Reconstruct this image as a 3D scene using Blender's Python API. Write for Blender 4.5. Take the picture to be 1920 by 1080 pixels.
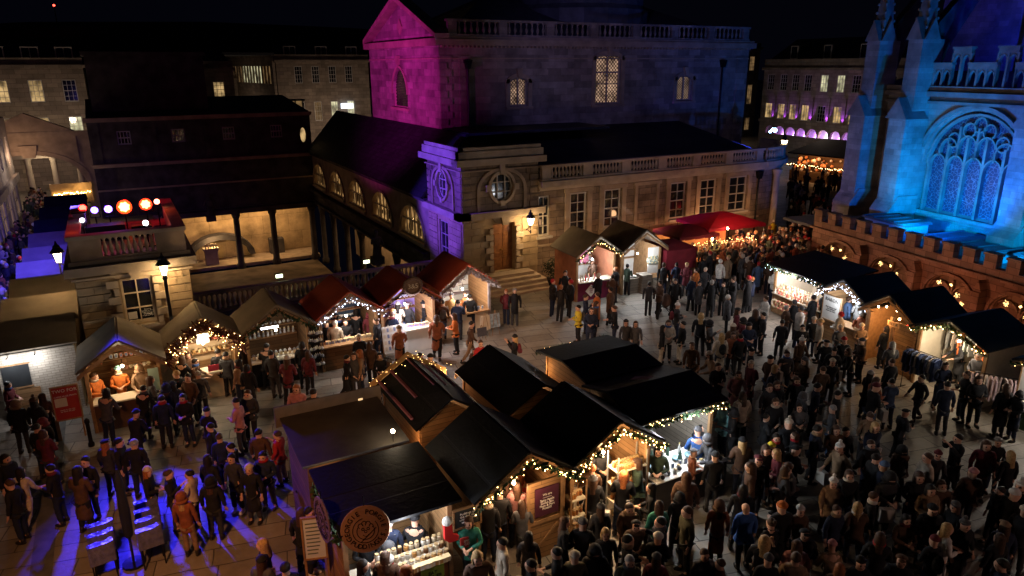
import bpy, bmesh, math, random
from mathutils import Matrix, Vector
for _o in list(bpy.data.objects): bpy.data.objects.remove(_o)
S = bpy.context.scene; C = S.collection; rnd = random.Random(7)
rad = math.radians
# ---------- camera ----------
cam = bpy.data.objects.new('camera', bpy.data.cameras.new('camera')); C.objects.link(cam); S.camera = cam
cam.data.sensor_width = 36; cam.data.lens = 1348/1920*36; cam.data.clip_start = .3; cam.data.clip_end = 900
_h, _p, _r = rad(28.73), rad(17.22), rad(-.217)
_F = Vector((math.sin(_h)*math.cos(_p), math.cos(_h)*math.cos(_p), -math.sin(_p)))
_A = Vector((math.cos(_h), -math.sin(_h), 0)); _U = _A.cross(_F)
_A2 = _A*math.cos(_r)+_U*math.sin(_r); _U2 = _U*math.cos(_r)-_A*math.sin(_r)
_m = Matrix((_A2, _U2, -_F)).transposed().to_4x4(); _m.translation = (0, 0, 11); cam.matrix_world = _m
def G(px, py, z=0.):   # ground position of a thing seen in the photograph
    d = _A2*(px-960)/1348 - _U2*(py-540)/1348 + _F
    t = (z-11)/d.z; return (d.x*t, d.y*t)
# ---------- sky, exposure ----------
W = bpy.data.worlds.new('World'); S.world = W; W.use_nodes = True
_bg = W.node_tree.nodes['Background']; _bg.inputs[0].default_value = (.14, .16, .40, 1); _bg.inputs[1].default_value = .006
S.view_settings.view_transform = 'Standard'; S.view_settings.look = 'None'; S.view_settings.exposure = 0; S.view_settings.gamma = 1
S.cycles.use_denoising = True; S.cycles.max_bounces = 4; S.cycles.diffuse_bounces = 2; S.cycles.glossy_bounces = 2
S.cycles.transmission_bounces = 2; S.cycles.sample_clamp_indirect = 3; S.cycles.use_light_tree = True
def lamp(kind, loc, col, power, target=None, size=.1, angle=60, blend=.5, name=None, sx=None):
    l = bpy.data.lights.new(name or 'lamp_light', kind); l.color = col; l.energy = power
    if kind == 'SPOT': l.spot_size = rad(angle); l.spot_blend = blend; l.shadow_soft_size = size
    elif kind == 'POINT': l.shadow_soft_size = size
    else:
        l.shape = 'RECTANGLE'; l.size = sx or size; l.size_y = size
    o = bpy.data.objects.new(name or 'lamp_light', l); C.objects.link(o); o.location = loc
    if target is not None: o.rotation_euler = (Vector(target)-Vector(loc)).to_track_quat('-Z', 'Y').to_euler()
    return o
WARM = (1, .62, .28); WHITE = (1, .93, .86); COOL = (.72, .84, 1)
# coloured stage lights of the festival, mostly on roofs; the violet wash is an added floating spot
lamp('SPOT', (-.9, 33.0, 6.6), (.95, .03, .70), 20000, (17.2, 46.4, 10.2), .12, 40, 1, 'magenta_stage_light')
lamp('SPOT', (-.4, 33.2, 6.7), (.16, .055, 1), 19000, (14.7, 34.4, 4.6), .12, 28, .5, 'violet_stage_light')
lamp('SPOT', (-1.35, 27.0, 6.15), (.035, .025, 1), 12000, (.3, 15.6, 0), .25, 40, .8, 'blue_stage_light')
lamp('SPOT', (-1.95, 32.5, 6.8), (.11, .08, 1), 2000, (-3.4, 39, 2.6), .12, 84, .8, 'blue_street_light')
lamp('SPOT', (-2.2, 33.5, 6.8), (.06, .04, 1), 4200, (-7.5, 40, 1), .12, 80, .8, 'blue_street_light')
lamp('SPOT', (0., 30.4, 6.2), (1, .03, .04), 110, (-2.0, 27.8, 5.5), .1, 80, .8, 'red_stage_light')
lamp('SPOT', (.1, 30.9, 6.3), (1, .02, .05), 220, (3., 44., 4.2), .1, 90, .9, 'red_back_light')
_az = rad(9.7); _AM = Matrix.Translation((33.51, 25.89, 0)) @ Matrix.Rotation(-math.pi/2-_az, 4, 'Z')
lamp('SPOT', tuple(_AM @ Vector((4.6, .75, 3.5))), (.0, .42, 1), 1900, tuple(_AM @ Vector((3.2, 5.2, 5.2))), .08, 100, .8, 'cyan_stage_light')
lamp('SPOT', tuple(_AM @ Vector((7.0, .75, 3.5))), (.0, .14, 1), 3000, tuple(_AM @ Vector((3., 5.2, 8.0))), .08, 130, .6, 'blue_stage_light')
lamp('SPOT', tuple(_AM @ Vector((11.5, .75, 3.5))), (.0, .36, 1), 1600, tuple(_AM @ Vector((9, 5.2, 5.0))), .08, 120, .6, 'cyan_stage_light')
lamp('SPOT', tuple(_AM @ Vector((8.0, 6.0, 9.9))), (.012, .035, 1), 2600, tuple(_AM @ Vector((6, 9.8, 13.5))), .12, 120, .7, 'deep_blue_roof_light')
lamp('SPOT', (57.5, 52.0, 6.0), (.03, .07, 1), 13000, (40.8, 40, 10.0), .2, 36, .9, 'blue_corner_light')
lamp('SPOT', (14., 24., 12.5), (.40, .32, 1), 1700, (30, 40, 10.6), .3, 56, 1, 'violet_hall_fill')  # added spot hanging in the air to wash the hall, no fixture
# one street lamp out of frame, then added fill spots; far street lamps last
lamp('SPOT', (-3, 9.5, 8.5), (1, .40, .14), 2600, (1.0, 16.5, 0), .15, 74, 1, 'street_and_fill_light')
lamp('SPOT', (20., -9., 7.5), (1, .60, .46), 1350, (15., 7.5, 0.), .25, 52, 1, 'street_and_fill_light')  # added fill from the camera side to bring out faces
lamp('SPOT', (4., 14., 13), (1, .50, .26), 5600, (15.2, 24.3, 0), .2, 34, 1, 'street_and_fill_light')  # added spot high over the square to warm the paving, no lamp there
lamp('SPOT', (17., 12., 13), (.95, .86, .82), 1400, (21.5, 21.5, 0), .2, 40, 1, 'street_and_fill_light')  # added overhead fill for the square, no lamp there
for _p, _e in (((-8.5, 75, 5), 170), ((-3, 75.5, 6), 160), ((21, 85, 4), 280), ((27, 84, 5), 230), ((14.5, 98, 4), 160), ((66, 60, 5.5), 110), ((66.5, 53, 5.5), 110), ((77, 78, 5), 160)): lamp('POINT', _p, (1, .74, .56), _e, size=.3, name='street_and_fill_light')

# ---------- materials ----------
MATS = {}
def nd(t, k, **kw):
    n = t.nodes.new(k)
    for a, b in kw.items():
        if hasattr(n, a): setattr(n, a, b)
    return n
def mat(name, col, rough=.8, var=.18, vscale=3., bump=.0, bscale=30., metal=0., spec=.3, emit=None, estr=0., coat=0.):
    if name in MATS: return MATS[name]
    m = bpy.data.materials.new(name); m.use_nodes = True; t = m.node_tree; b = t.nodes['Principled BSDF']
    b.inputs['Roughness'].default_value = rough; b.inputs['Metallic'].default_value = metal
    b.inputs['Specular IOR Level'].default_value = spec
    c4 = (*col, 1)
    if var > 0:
        tc = nd(t, 'ShaderNodeTexCoord'); n = nd(t, 'ShaderNodeTexNoise'); n.inputs['Scale'].default_value = vscale; n.inputs['Detail'].default_value = 4
        t.links.new(tc.outputs['Object'], n.inputs['Vector'])
        r = nd(t, 'ShaderNodeValToRGB'); r.color_ramp.elements[0].position = .3; r.color_ramp.elements[1].position = .7
        r.color_ramp.elements[0].color = (*[x*(1-var) for x in col], 1); r.color_ramp.elements[1].color = (*[min(1, x*(1+var)) for x in col], 1)
        t.links.new(n.outputs['Fac'], r.inputs[0]); t.links.new(r.outputs[0], b.inputs['Base Color'])
        if bump > 0:
            n2 = nd(t, 'ShaderNodeTexNoise'); n2.inputs['Scale'].default_value = bscale; t.links.new(tc.outputs['Object'], n2.inputs['Vector'])
            bp = nd(t, 'ShaderNodeBump'); bp.inputs['Strength'].default_value = bump; bp.inputs['Distance'].default_value = .03
            t.links.new(n2.outputs['Fac'], bp.inputs['Height']); t.links.new(bp.outputs[0], b.inputs['Normal'])
    else: b.inputs['Base Color'].default_value = c4
    if emit: b.inputs['Emission Color'].default_value = (*emit, 1); b.inputs['Emission Strength'].default_value = estr
    m.diffuse_color = c4; MATS[name] = m; return m
def ashlar(name, col, bw=.85, bh=.36, mortar=.012, var=.22, stain=.5, rough=.9, horizontal=False, rot=0., mcol=.35, bump=.5, tint=None):
    m = bpy.data.materials.new(name); m.use_nodes = True; t = m.node_tree; b = t.nodes['Principled BSDF']; L = t.links.new
    b.inputs['Roughness'].default_value = rough; b.inputs['Specular IOR Level'].default_value = .25
    g = nd(t, 'ShaderNodeNewGeometry'); s = nd(t, 'ShaderNodeSeparateXYZ'); L(g.outputs['Position'], s.inputs[0])
    cb = nd(t, 'ShaderNodeCombineXYZ')
    if horizontal:
        vr = nd(t, 'ShaderNodeVectorRotate'); vr.rotation_type = 'Z_AXIS'; vr.inputs['Angle'].default_value = rot; L(g.outputs['Position'], vr.inputs['Vector'])
        nw = nd(t, 'ShaderNodeTexNoise'); nw.inputs['Scale'].default_value = .35; L(g.outputs['Position'], nw.inputs['Vector'])
        mx = nd(t, 'ShaderNodeVectorMath', operation='MULTIPLY_ADD'); L(nw.outputs['Color'], mx.inputs[0]); mx.inputs[1].default_value = (.35, .35, 0); L(vr.outputs[0], mx.inputs[2])
        vec = mx.outputs[0]
    else:
        a = nd(t, 'ShaderNodeMath', operation='ADD'); L(s.outputs[0], a.inputs[0]); L(s.outputs[1], a.inputs[1])
        L(a.outputs[0], cb.inputs[0]); L(s.outputs[2], cb.inputs[1]); vec = cb.outputs[0]
    br = nd(t, 'ShaderNodeTexBrick'); L(vec, br.inputs['Vector']); br.offset = .5; br.squash = 1.25 if horizontal else 1; br.squash_frequency = 2
    br.inputs['Scale'].default_value = 1; br.inputs['Brick Width'].default_value = bw; br.inputs['Row Height'].default_value = bh
    br.inputs['Mortar Size'].default_value = mortar; br.inputs['Bias'].default_value = 0
    br.inputs['Color1'].default_value = (*[x*(1-var) for x in col], 1); br.inputs['Color2'].default_value = (*[min(1, x*(1+var)) for x in col], 1)
    if tint: br.inputs['Color2'].default_value = (*tint, 1)
    br.inputs['Mortar'].default_value = (*[x*mcol for x in col], 1)
    n = nd(t, 'ShaderNodeTexNoise'); n.inputs['Scale'].default_value = .7; n.inputs['Detail'].default_value = 7; n.inputs['Roughness'].default_value = .65; L(g.outputs['Position'], n.inputs['Vector'])
    mr = nd(t, 'ShaderNodeMapRange'); mr.inputs[1].default_value = .3; mr.inputs[2].default_value = .7; mr.inputs[3].default_value = 1-stain; mr.inputs[4].default_value = 1.1; L(n.outputs['Fac'], mr.inputs[0])
    mm = nd(t, 'ShaderNodeMixRGB', blend_type='MULTIPLY'); mm.inputs[0].default_value = 1; L(br.outputs['Color'], mm.inputs[1]); L(mr.outputs[0], mm.inputs[2])
    L(mm.outputs[0], b.inputs['Base Color'])
    n2 = nd(t, 'ShaderNodeTexNoise'); n2.inputs['Scale'].default_value = 9; n2.inputs['Detail'].default_value = 5; L(g.outputs['Position'], n2.inputs['Vector'])
    ad = nd(t, 'ShaderNodeMath', operation='MULTIPLY_ADD'); L(br.outputs['Fac'], ad.inputs[0]); ad.inputs[1].default_value = -1.2; L(n2.outputs['Fac'], ad.inputs[2])
    bp = nd(t, 'ShaderNodeBump'); bp.inputs['Strength'].default_value = bump; bp.inputs['Distance'].default_value = .02; L(ad.outputs[0], bp.inputs['Height']); L(bp.outputs[0], b.inputs['Normal'])
    if horizontal:
        rr = nd(t, 'ShaderNodeMapRange'); rr.inputs[3].default_value = .38; rr.inputs[4].default_value = .8; L(n2.outputs['Fac'], rr.inputs[0]); L(rr.outputs[0], b.inputs['Roughness'])
        b.inputs['Specular IOR Level'].default_value = .5
    MATS[name] = m; return m
STONE = ashlar('bath_stone', (.33, .25, .18), stain=.65); STONE2 = ashlar('hall_stone', (.34, .29, .25), 1.0, .40, .006, .3, .6, mcol=.6)
ABBEY = ashlar('abbey_stone', (.34, .33, .30), .66, .30, .006, .18, .55, mcol=.7); REDST = ashlar('low_wall_stone', (.34, .20, .13), .7, .3, .01, .25, .45)
RUST = ashlar('rusticated_stone', (.46, .35, .22), 1.05, .40, .004, .12, .35, mcol=.7)
PLAIN = mat('plain_stone', (.36, .28, .20), .9, .25, 1.6, .25, 14); PLAIN2 = mat('pale_stone', (.44, .36, .27), .9, .2, 1.5, .2, 14)
DKST = mat('dark_stone', (.066, .060, .062), .95, .5, 1.2, .3, 12); ABP = mat('abbey_plain', (.22, .21, .19), .9, .3, 1.8, .3, 16)  # DKST is a dark mottled stone
PAVE = ashlar('paving_slabs', (.25, .22, .185), 1.25, .62, .014, .20, .42, horizontal=True, rot=rad(12), mcol=.25, bump=.6)
SLATE = ashlar('slate_roof', (.022, .022, .028), .35, .22, .01, .3, .3, rough=.6); LEAD = mat('lead_roof', (.10, .11, .13), .5, .3, 1.5, .1, 8)
FELT = ashlar('black_felt', (.006, .006, .0075), 2.4, .42, .02, .5, .6, rough=.7, mcol=1.9, bump=.6); KHAKI = mat('khaki_felt', (.19, .16, .12), .9, .15, 2, .3, 60)
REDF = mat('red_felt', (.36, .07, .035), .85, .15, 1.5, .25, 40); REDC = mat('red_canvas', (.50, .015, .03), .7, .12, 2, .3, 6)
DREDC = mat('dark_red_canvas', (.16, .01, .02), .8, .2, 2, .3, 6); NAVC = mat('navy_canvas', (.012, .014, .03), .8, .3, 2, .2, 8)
def planks(name, col, w=.14, axis=0):
    m = ashlar(name, col, 3.0, w, .006, .25, .35, .75, mcol=.3, bump=.3); return m
WOODL = planks('warm_timber', (.34, .19, .085)); WOODD = planks('dark_timber', (.14, .075, .035)); WOODG = planks('grey_timber', (.20, .17, .14))
TRIM = mat('timber_trim', (.30, .17, .08), .7, .25, 6, .15, 30); CREAMW = mat('cream_panel', (.62, .55, .44), .7, .1); WHITEP = mat('white_paint', (.72, .70, .66), .6, .06)
WBRICK = ashlar('painted_brick', (.50, .44, .36), .23, .085, .008, .1, .2, mcol=.6); BROWNP = mat('brown_panel', (.10, .05, .03), .7)
FRAME = mat('sash_paint', (.46, .42, .36), .5, .05); BLACKM = mat('black_iron', (.012, .012, .014), .45, .2, 8, metal=.4); DOORW = mat('oak_door', (.26, .11, .04), .45, .3, 5, .1, 20)
def glass(name, col=(.012, .014, .02), emit=None, e=0, sc=1.1):
    m = mat(name, col, .08, 0, spec=.8, emit=emit, estr=e)
    if emit:   # rooms behind the panes are unevenly lit: curtains, lamps, dark furniture
        t = m.node_tree; b = t.nodes['Principled BSDF']; g = nd(t, 'ShaderNodeNewGeometry'); n = nd(t, 'ShaderNodeTexNoise'); n.inputs['Scale'].default_value = sc; n.inputs['Detail'].default_value = 3
        t.links.new(g.outputs['Position'], n.inputs['Vector']); r = nd(t, 'ShaderNodeValToRGB'); r.color_ramp.elements[0].position = .36; r.color_ramp.elements[1].position = .66
        r.color_ramp.elements[0].color = (*[x*.10 for x in emit], 1); r.color_ramp.elements[1].color = (*emit, 1); t.links.new(n.outputs['Fac'], r.inputs[0]); t.links.new(r.outputs[0], b.inputs['Emission Color'])
    return m
GDARK = glass('dark_glass'); GWARM = glass('lit_glass', (.2, .15, .08), (1, .62, .25), 1.1); GHALL = glass('lattice_glow', (.3, .2, .12), (1, .62, .40), .62, 1.6)
GYEL = glass('yellow_window', (.2, .17, .1), (1, .66, .28), .65, 1.3); GDIM = glass('dim_window', (.1, .08, .05), (1, .6, .25), .2); GPALE = glass('pale_window', (.3, .3, .2), (.95, .9, .55), .9)
GARC = glass('gallery_glow', (.3, .22, .1), (1, .56, .20), .55, 1.8); LAMPG = mat('lantern_glass', (.9, .8, .6), .4, 0, emit=(1, .74, .42), estr=14)
BULBW = mat('warm_bulbs', (.9, .7, .4), .4, 0, emit=(1, .62, .22), estr=22); BULBC = mat('cool_bulbs', (.7, .8, 1), .4, 0, emit=(.62, .74, 1), estr=16); TUBE = mat('strip_light', (.9, .9, .9), .4, 0, emit=(.93, .95, 1), estr=14)
GREEN = mat('fir_garland', (.025, .05, .02), .8, .5, 12, .4, 40)

# ---------- mesh helpers ----------
class MB:
    def __init__(s, M=None): s.v = []; s.f = []; s.mi = []; s.mats = []; s.M = M or Matrix()
    def m(s, mt):
        if mt not in s.mats: s.mats.append(mt)
        return s.mats.index(mt)
    def add(s, vs, fs, mt=None, M=None):
        k = len(s.v); T = s.M @ M if M is not None else s.M
        s.v += [tuple(T @ Vector(p)) for p in vs]; s.f += [tuple(i+k for i in f) for f in fs]
        s.mi += [s.m(mt) if mt else 0]*len(fs); return s
    def box(s, x0, x1, y0, y1, z0, z1, mt=None, M=None):
        return s.add([(x0,y0,z0),(x1,y0,z0),(x1,y1,z0),(x0,y1,z0),(x0,y0,z1),(x1,y0,z1),(x1,y1,z1),(x0,y1,z1)],
                     [(0,3,2,1),(4,5,6,7),(0,1,5,4),(1,2,6,5),(2,3,7,6),(3,0,4,7)], mt, M)
    def cyl(s, a, b, r0, r1=None, n=8, mt=None, cap=True):
        r1 = r0 if r1 is None else r1; a = Vector(a); b = Vector(b); d = (b-a).normalized()
        u = d.orthogonal().normalized(); w = d.cross(u); vs = []
        for c, r in ((a, r0), (b, r1)):
            for i in range(n):
                t = 2*math.pi*(i+.5)/n; vs.append(c+u*math.cos(t)*r+w*math.sin(t)*r)
        fs = [(i, (i+1) % n, n+(i+1) % n, n+i) for i in range(n)]
        if cap: fs += [tuple(range(n))[::-1], tuple(range(n, 2*n))]
        return s.add(vs, fs, mt)
    def lathe(s, prof, c=(0,0,0), n=10, mt=None):
        vs = []; c = Vector(c)
        for r, z in prof:
            for i in range(n):
                t = 2*math.pi*(i+.5)/n; vs.append(c+Vector((r*math.cos(t), r*math.sin(t), z)))
        k = len(prof); fs = [(j*n+i, j*n+(i+1) % n, (j+1)*n+(i+1) % n, (j+1)*n+i) for j in range(k-1) for i in range(n)]
        fs += [tuple(range(n))[::-1], tuple(range((k-1)*n, k*n))]; return s.add(vs, fs, mt)
    def prism(s, pts, y0, y1, mt=None, M=None):   # polygon in x,z pushed from y0 to y1
        n = len(pts); vs = [(x, y0, z) for x, z in pts]+[(x, y1, z) for x, z in pts]
        fs = [tuple(range(n)), tuple(range(n, 2*n))[::-1]]+[(i, n+i, n+(i+1) % n, (i+1) % n) for i in range(n)]
        return s.add(vs, fs, mt, M)
    def slab(s, pts, z0, z1, mt=None):   # polygon in x,y pushed from z0 to z1
        n = len(pts); vs = [(x, y, z0) for x, y in pts]+[(x, y, z1) for x, y in pts]
        return s.add(vs, [tuple(range(n))[::-1], tuple(range(n, 2*n))]+[(i, (i+1) % n, n+(i+1) % n, n+i) for i in range(n)], mt)
    def quad(s, a, b, c, d, t, mt=None):   # sheet a b c d with thickness t below
        a, b, c, d = map(Vector, (a, b, c, d)); n = (b-a).cross(d-a).normalized()*t
        vs = [a, b, c, d, a-n, b-n, c-n, d-n]
        return s.add(vs, [(0,1,2,3),(7,6,5,4),(0,4,5,1),(1,5,6,2),(2,6,7,3),(3,7,4,0)], mt)
    def ball(s, c, r, mt=None, n=8, k=6, sc=(1,1,1)):
        c = Vector(c); vs = [c+Vector((0,0,-r*sc[2]))]
        for j in range(1, k):
            a = -math.pi/2+math.pi*j/k
            for i in range(n):
                t = 2*math.pi*i/n; vs.append(c+Vector((r*math.cos(a)*math.cos(t)*sc[0], r*math.cos(a)*math.sin(t)*sc[1], r*math.sin(a)*sc[2])))
        vs.append(c+Vector((0,0,r*sc[2]))); e = len(vs)-1
        fs = [(0, 1+(i+1) % n, 1+i) for i in range(n)]+[(1+j*n+i, 1+j*n+(i+1) % n, 1+(j+1)*n+(i+1) % n, 1+(j+1)*n+i) for j in range(k-2) for i in range(n)]
        fs += [(e, 1+(k-2)*n+i, 1+(k-2)*n+(i+1) % n) for i in range(n)]; return s.add(vs, fs, mt)
    def mesh(s, name, smooth=False):
        me = bpy.data.meshes.new(name); me.from_pydata(s.v, [], s.f)
        for mt in s.mats: me.materials.append(mt)
        me.polygons.foreach_set('material_index', s.mi)
        if smooth: me.polygons.foreach_set('use_smooth', [True]*len(me.polygons))
        me.update(); return me
    def build(s, name, parent=None, smooth=False, mt=None, **kw):
        if mt and not s.mats: s.mats = [mt]
        return obj(name, s.mesh(name, smooth), parent, **kw)
def obj(name, me, parent=None, loc=(0,0,0), rz=0, label=None, cat=None, group=None, kind=None):
    o = bpy.data.objects.new(name, me); C.objects.link(o); o.location = loc; o.rotation_euler = (0, 0, rz)
    if parent: o.parent = parent
    return tag(o, label, cat, group, kind)
def tag(o, label=None, cat=None, group=None, kind=None):
    if label: o['label'] = label
    if cat: o['category'] = cat
    if group: o['group'] = group
    if kind: o['kind'] = kind
    return o
def thing(name, label, cat, loc=(0,0,0), rz=0, group=None, kind=None): return obj(name, None, None, loc, rz, label, cat, group, kind)
def dup(o, loc=None, rz=None, parent=None, label=None, group=None):
    c = o.copy(); C.objects.link(c); c.parent = parent
    if loc is not None: c.location = loc
    if rz is not None: c.rotation_euler = (0, 0, rz)
    if label: c['label'] = label
    if group: c['group'] = group
    for ch in list(o.children): dup(ch, parent=c)
    return c
def facade(mb, x0, x1, z0, z1, holes, th, mt, y0=0.):
    """wall from y0 inward to y0+th with openings: (xa,xb,za,zb,kind) kind r/a(rch)/p(ointed)/o(val)"""
    xs = sorted({x0, x1, *[h[0] for h in holes], *[h[1] for h in holes]}); zs = sorted({z0, z1, *[h[2] for h in holes], *[h[3] for h in holes]})
    for i in range(len(xs)-1):
        run = None
        for j in range(len(zs)-1):
            cx, cz = (xs[i]+xs[i+1])/2, (zs[j]+zs[j+1])/2
            if any(h[0] < cx < h[1] and h[2] < cz < h[3] for h in holes):
                if run is not None: mb.box(xs[i], xs[i+1], y0, y0+th, run, zs[j], mt); run = None
            elif run is None: run = zs[j]
        if run is not None: mb.box(xs[i], xs[i+1], y0, y0+th, run, zs[-1], mt)
    for h in holes:
        if h[4] == 'r': continue
        xa, xb, za, zb = h[:4]; cx = (xa+xb)/2; w = (xb-xa)/2; N = 12
        def arcz(x):
            u = min(1, abs(x-cx)/w)
            if h[4] == 'a': hz = h[5] if len(h) > 5 else w; return zb-hz+hz*math.sqrt(max(0, 1-u*u))
            if h[4] == 'p':
                hz = h[5]; k = (w*w+hz*hz)/(2*w); return zb-hz+math.sqrt(max(0, k*k-(abs(x-cx)+k-w)**2))
            hz = (zb-za)/2; return za+hz+hz*math.sqrt(max(0, 1-u*u))
        for i in range(N):
            a, b = xa+(xb-xa)*i/N, xa+(xb-xa)*(i+1)/N; p, q = arcz(a), arcz(b)
            mb.prism([(a, p), (b, q), (b, zb), (a, zb)], y0, y0+th, mt)
            if h[4] == 'o':
                cz = (za+zb)/2; mb.prism([(a, za), (b, za), (b, 2*cz-q), (a, 2*cz-p)], y0, y0+th, mt)
def arch_band(mb, cx, zs, w, hz, t, y0, y1, mt, kind='a', N=14):
    """moulding of thickness t round an arch head springing at zs"""
    def pt(a, W, H):
        if kind == 'a': return (cx+W*math.cos(a), zs+H*math.sin(a))
        k = (W*W+H*H)/(2*W); am = math.asin(min(1, H/k)); s = 1 if a < math.pi/2 else -1; f = (a if a < math.pi/2 else math.pi-a)/(math.pi/2)
        return (cx+s*((W-k)+k*math.cos(am*f)), zs+k*math.sin(am*f))
    for i in range(N):
        a, b = math.pi*i/N, math.pi*(i+1)/N
        mb.prism([pt(a, w, hz), pt(a, w+t, hz+t), pt(b, w+t, hz+t), pt(b, w, hz)], y0, y1, mt)
def sash(parent, x0, x1, z0, z1, nx, ny, y=.12, pane=GDARK, fr=FRAME, M=None, t=.045, ft=.07, sill=None, name='window'):
    mb = MB(M); a = .004
    mb.box(x0, x0+ft, y-.05, y+.03, z0, z1, fr); mb.box(x1-ft, x1, y-.05, y+.03, z0, z1, fr)
    mb.box(x0+ft, x1-ft, y-.05, y+.03, z0, z0+ft*1.3, fr); mb.box(x0+ft, x1-ft, y-.05, y+.03, z1-ft, z1, fr)
    for i in range(1, nx): cx = x0+(x1-x0)*i/nx; mb.box(cx-t/2, cx+t/2, y-.035, y+.02, z0+ft*1.3, z1-ft, fr)
    for j in range(1, ny): cz = z0+(z1-z0)*j/ny; k = t*.9 if j*2 != ny else t*1.5; mb.box(x0+ft, x1-ft, y-.03, y+.018, cz-k/2, cz+k/2, fr)
    if sill: mb.box(x0-.12, x1+.12, y-.3, y-.05, z0-.12, z0, sill)
    w = mb.build(name, parent)
    p = MB(M); p.box(x0+.01, x1-.01, y+.035, y+.05, z0+.01, z1-.01, pane); p.build('pane', w); return w
BALP = [(.07, 0), (.07, .05), (.045, .07), (.05, .1), (.085, .2), (.09, .27), (.05, .42), (.035, .5), (.04, .56), (.07, .6), (.07, .65)]
BALME = MB().lathe(BALP, n=8).mesh('baluster', True)
def baluster_mesh(mt):
    me = BALME.copy(); me.materials.clear(); me.materials.append(mt); return me
def balustrade(parent, x0, x1, y, z, bays, mt, h=.83, nper=8, bal=None, piers=None):
    """bays groups of balusters with solid dies between; x along, z base"""
    me = baluster_mesh(bal or mt); mb = MB(); L = x1-x0; pw = .55; bw = (L-pw*(bays+1))/bays
    mb.box(x0-.05, x1+.05, y-.05, y+.30, z, z+.12, mt); mb.box(x0-.08, x1+.08, y-.06, y+.31, z+h-.13, z+h, mt)
    for i in range(bays+1):
        a = x0+i*(bw+pw); mb.box(a, a+pw, y, y+.25, z+.12, z+h-.13, mt)
    mb.build('rail', parent)
    sc = (h-.25)/.65
    for i in range(bays):
        a = x0+pw+i*(bw+pw)
        for j in range(nper):
            o = obj('baluster', me, parent, (a+bw*(j+.5)/nper, y+.125, z+.12)); o.scale = (1.15, 1.15, sc)
TXT = {}
def text_mesh(s, size, mt, ext=.004, align='CENTER'):
    cu = bpy.data.curves.new('lettering', 'FONT'); cu.body = s; cu.size = size; cu.extrude = ext; cu.align_x = align; cu.align_y = 'CENTER'; cu.resolution_u = 2; cu.space_line = .9
    o = bpy.data.objects.new('lettering', cu); C.objects.link(o); bpy.context.view_layer.update()
    me = bpy.data.meshes.new_from_object(o.evaluated_get(bpy.context.evaluated_depsgraph_get())); bpy.data.objects.remove(o)
    me.materials.clear(); me.materials.append(mt); return me
def text(s, size, mt, parent, loc, rot=(math.pi/2, 0, 0), name='lettering'):
    o = bpy.data.objects.new(name, text_mesh(s, size, mt)); C.objects.link(o); o.parent = parent; o.location = loc; o.rotation_euler = rot; return o
# ================= SETTING =================
gm = MB(); X0, X1, Y0, Y1 = -260, 420, -40, 620; hx0, hx1, hy0, hy1 = 1.95, 14.35, 34.95, 61.8
xs = [X0, -20, hx0, hx1, 60, X1]; ys = [Y0, 5, hy0, hy1, 110, Y1]
for i in range(5):
    for j in range(5):
        if i == 2 and j == 2: continue
        gm.add([(xs[i], ys[j], 0), (xs[i+1], ys[j], 0), (xs[i+1], ys[j+1], 0), (xs[i], ys[j+1], 0)], [(0, 1, 2, 3)], PAVE)
gm.build('ground', kind='structure')
kb = MB(); kb.box(-3.05, -2.6, 8, 26, .004, .008, mat('kerb_strip', (.10, .095, .09), .7, .3)); kb.build('path', kind='structure')
# sunken bath terrace
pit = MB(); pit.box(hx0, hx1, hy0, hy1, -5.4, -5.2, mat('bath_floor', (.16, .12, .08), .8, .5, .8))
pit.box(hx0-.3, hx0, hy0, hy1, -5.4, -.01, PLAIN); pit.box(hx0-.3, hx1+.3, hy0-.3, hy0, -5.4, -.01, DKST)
pit.build('sunken_bath_court_terrain', kind='structure')

# ---------- assembly hall (tall) ----------
hall = thing('assembly_hall', 'tall stone hall with pointed gable, balustraded parapet and lattice windows', 'hall', (17.2, 40, 0))
mb = MB(); L = 24.5
H = [(4.65, 5.85, 8.6, 10.2, 'a', .28), (11.0, 12.95, 8.55, 11.55, 'a', .18), (17.9, 19.2, 8.6, 10.2, 'a', .28)]
facade(mb, 0, L, 4, 12.1, H, .5, STONE2)
mb.box(L-.5, L, .5, 12.6, 4, 12.1, STONE2)
mb.build('wall', hall)
gM = Matrix.Rotation(-math.pi/2, 4, 'Z')   # gable facade: local x runs toward -Y ... placed from far corner
gb = MB(Matrix.Translation((0, 12.6, 0)) @ Matrix.Rotation(-math.pi/2, 4, 'Z'))
gH = [(4.6, 7.3, 8.35, 10.9, 'p', 1.7)]
facade(gb, 0, 12.1, 4, 12.1, gH, .5, STONE2)
gb.prism([(0.2, 12.5), (12.4, 12.5), (6.3, 14.75)], .1, .5, STONE2)
gb.build('gable_wall', hall)
gc = MB(Matrix.Translation((0, 12.6, 0)) @ Matrix.Rotation(-math.pi/2, 4, 'Z'))
gc.box(-.3, 12.9, -.32, .1, 12.1, 12.5, PLAIN); gc.box(-.02, 12.6, -.07, -.001, 11.35, 11.43, PLAIN)
for sgn in (0, 1):
    a, b = ((-.3, 12.5), (6.3, 14.95)) if not sgn else ((12.9, 12.5), (6.3, 14.95))
    gc.prism([a, b, (b[0], b[1]+.32), (a[0], a[1]+.25)], -.34, .55, PLAIN)
gc.box(4.4, 7.5, -.16, .1, 8.17, 8.35, PLAIN)
arch_band(gc, 5.95, 9.2, 1.35, 1.7, .16, -.07, -.001, PLAIN, 'p')
gc.prism([(5.8, 11.05), (6.1, 11.05), (6.2, 11.6), (5.7, 11.6)], -.16, 0, PLAIN)
for a in (6.0,):   # carved cartouche in the pediment
    gc.prism([(a+.3, 12.9), (a+.72, 13.35), (a+.3, 13.85), (a-.12, 13.35)], -.0, .098, PLAIN)
gc.build('gable_moulding', hall)
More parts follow.
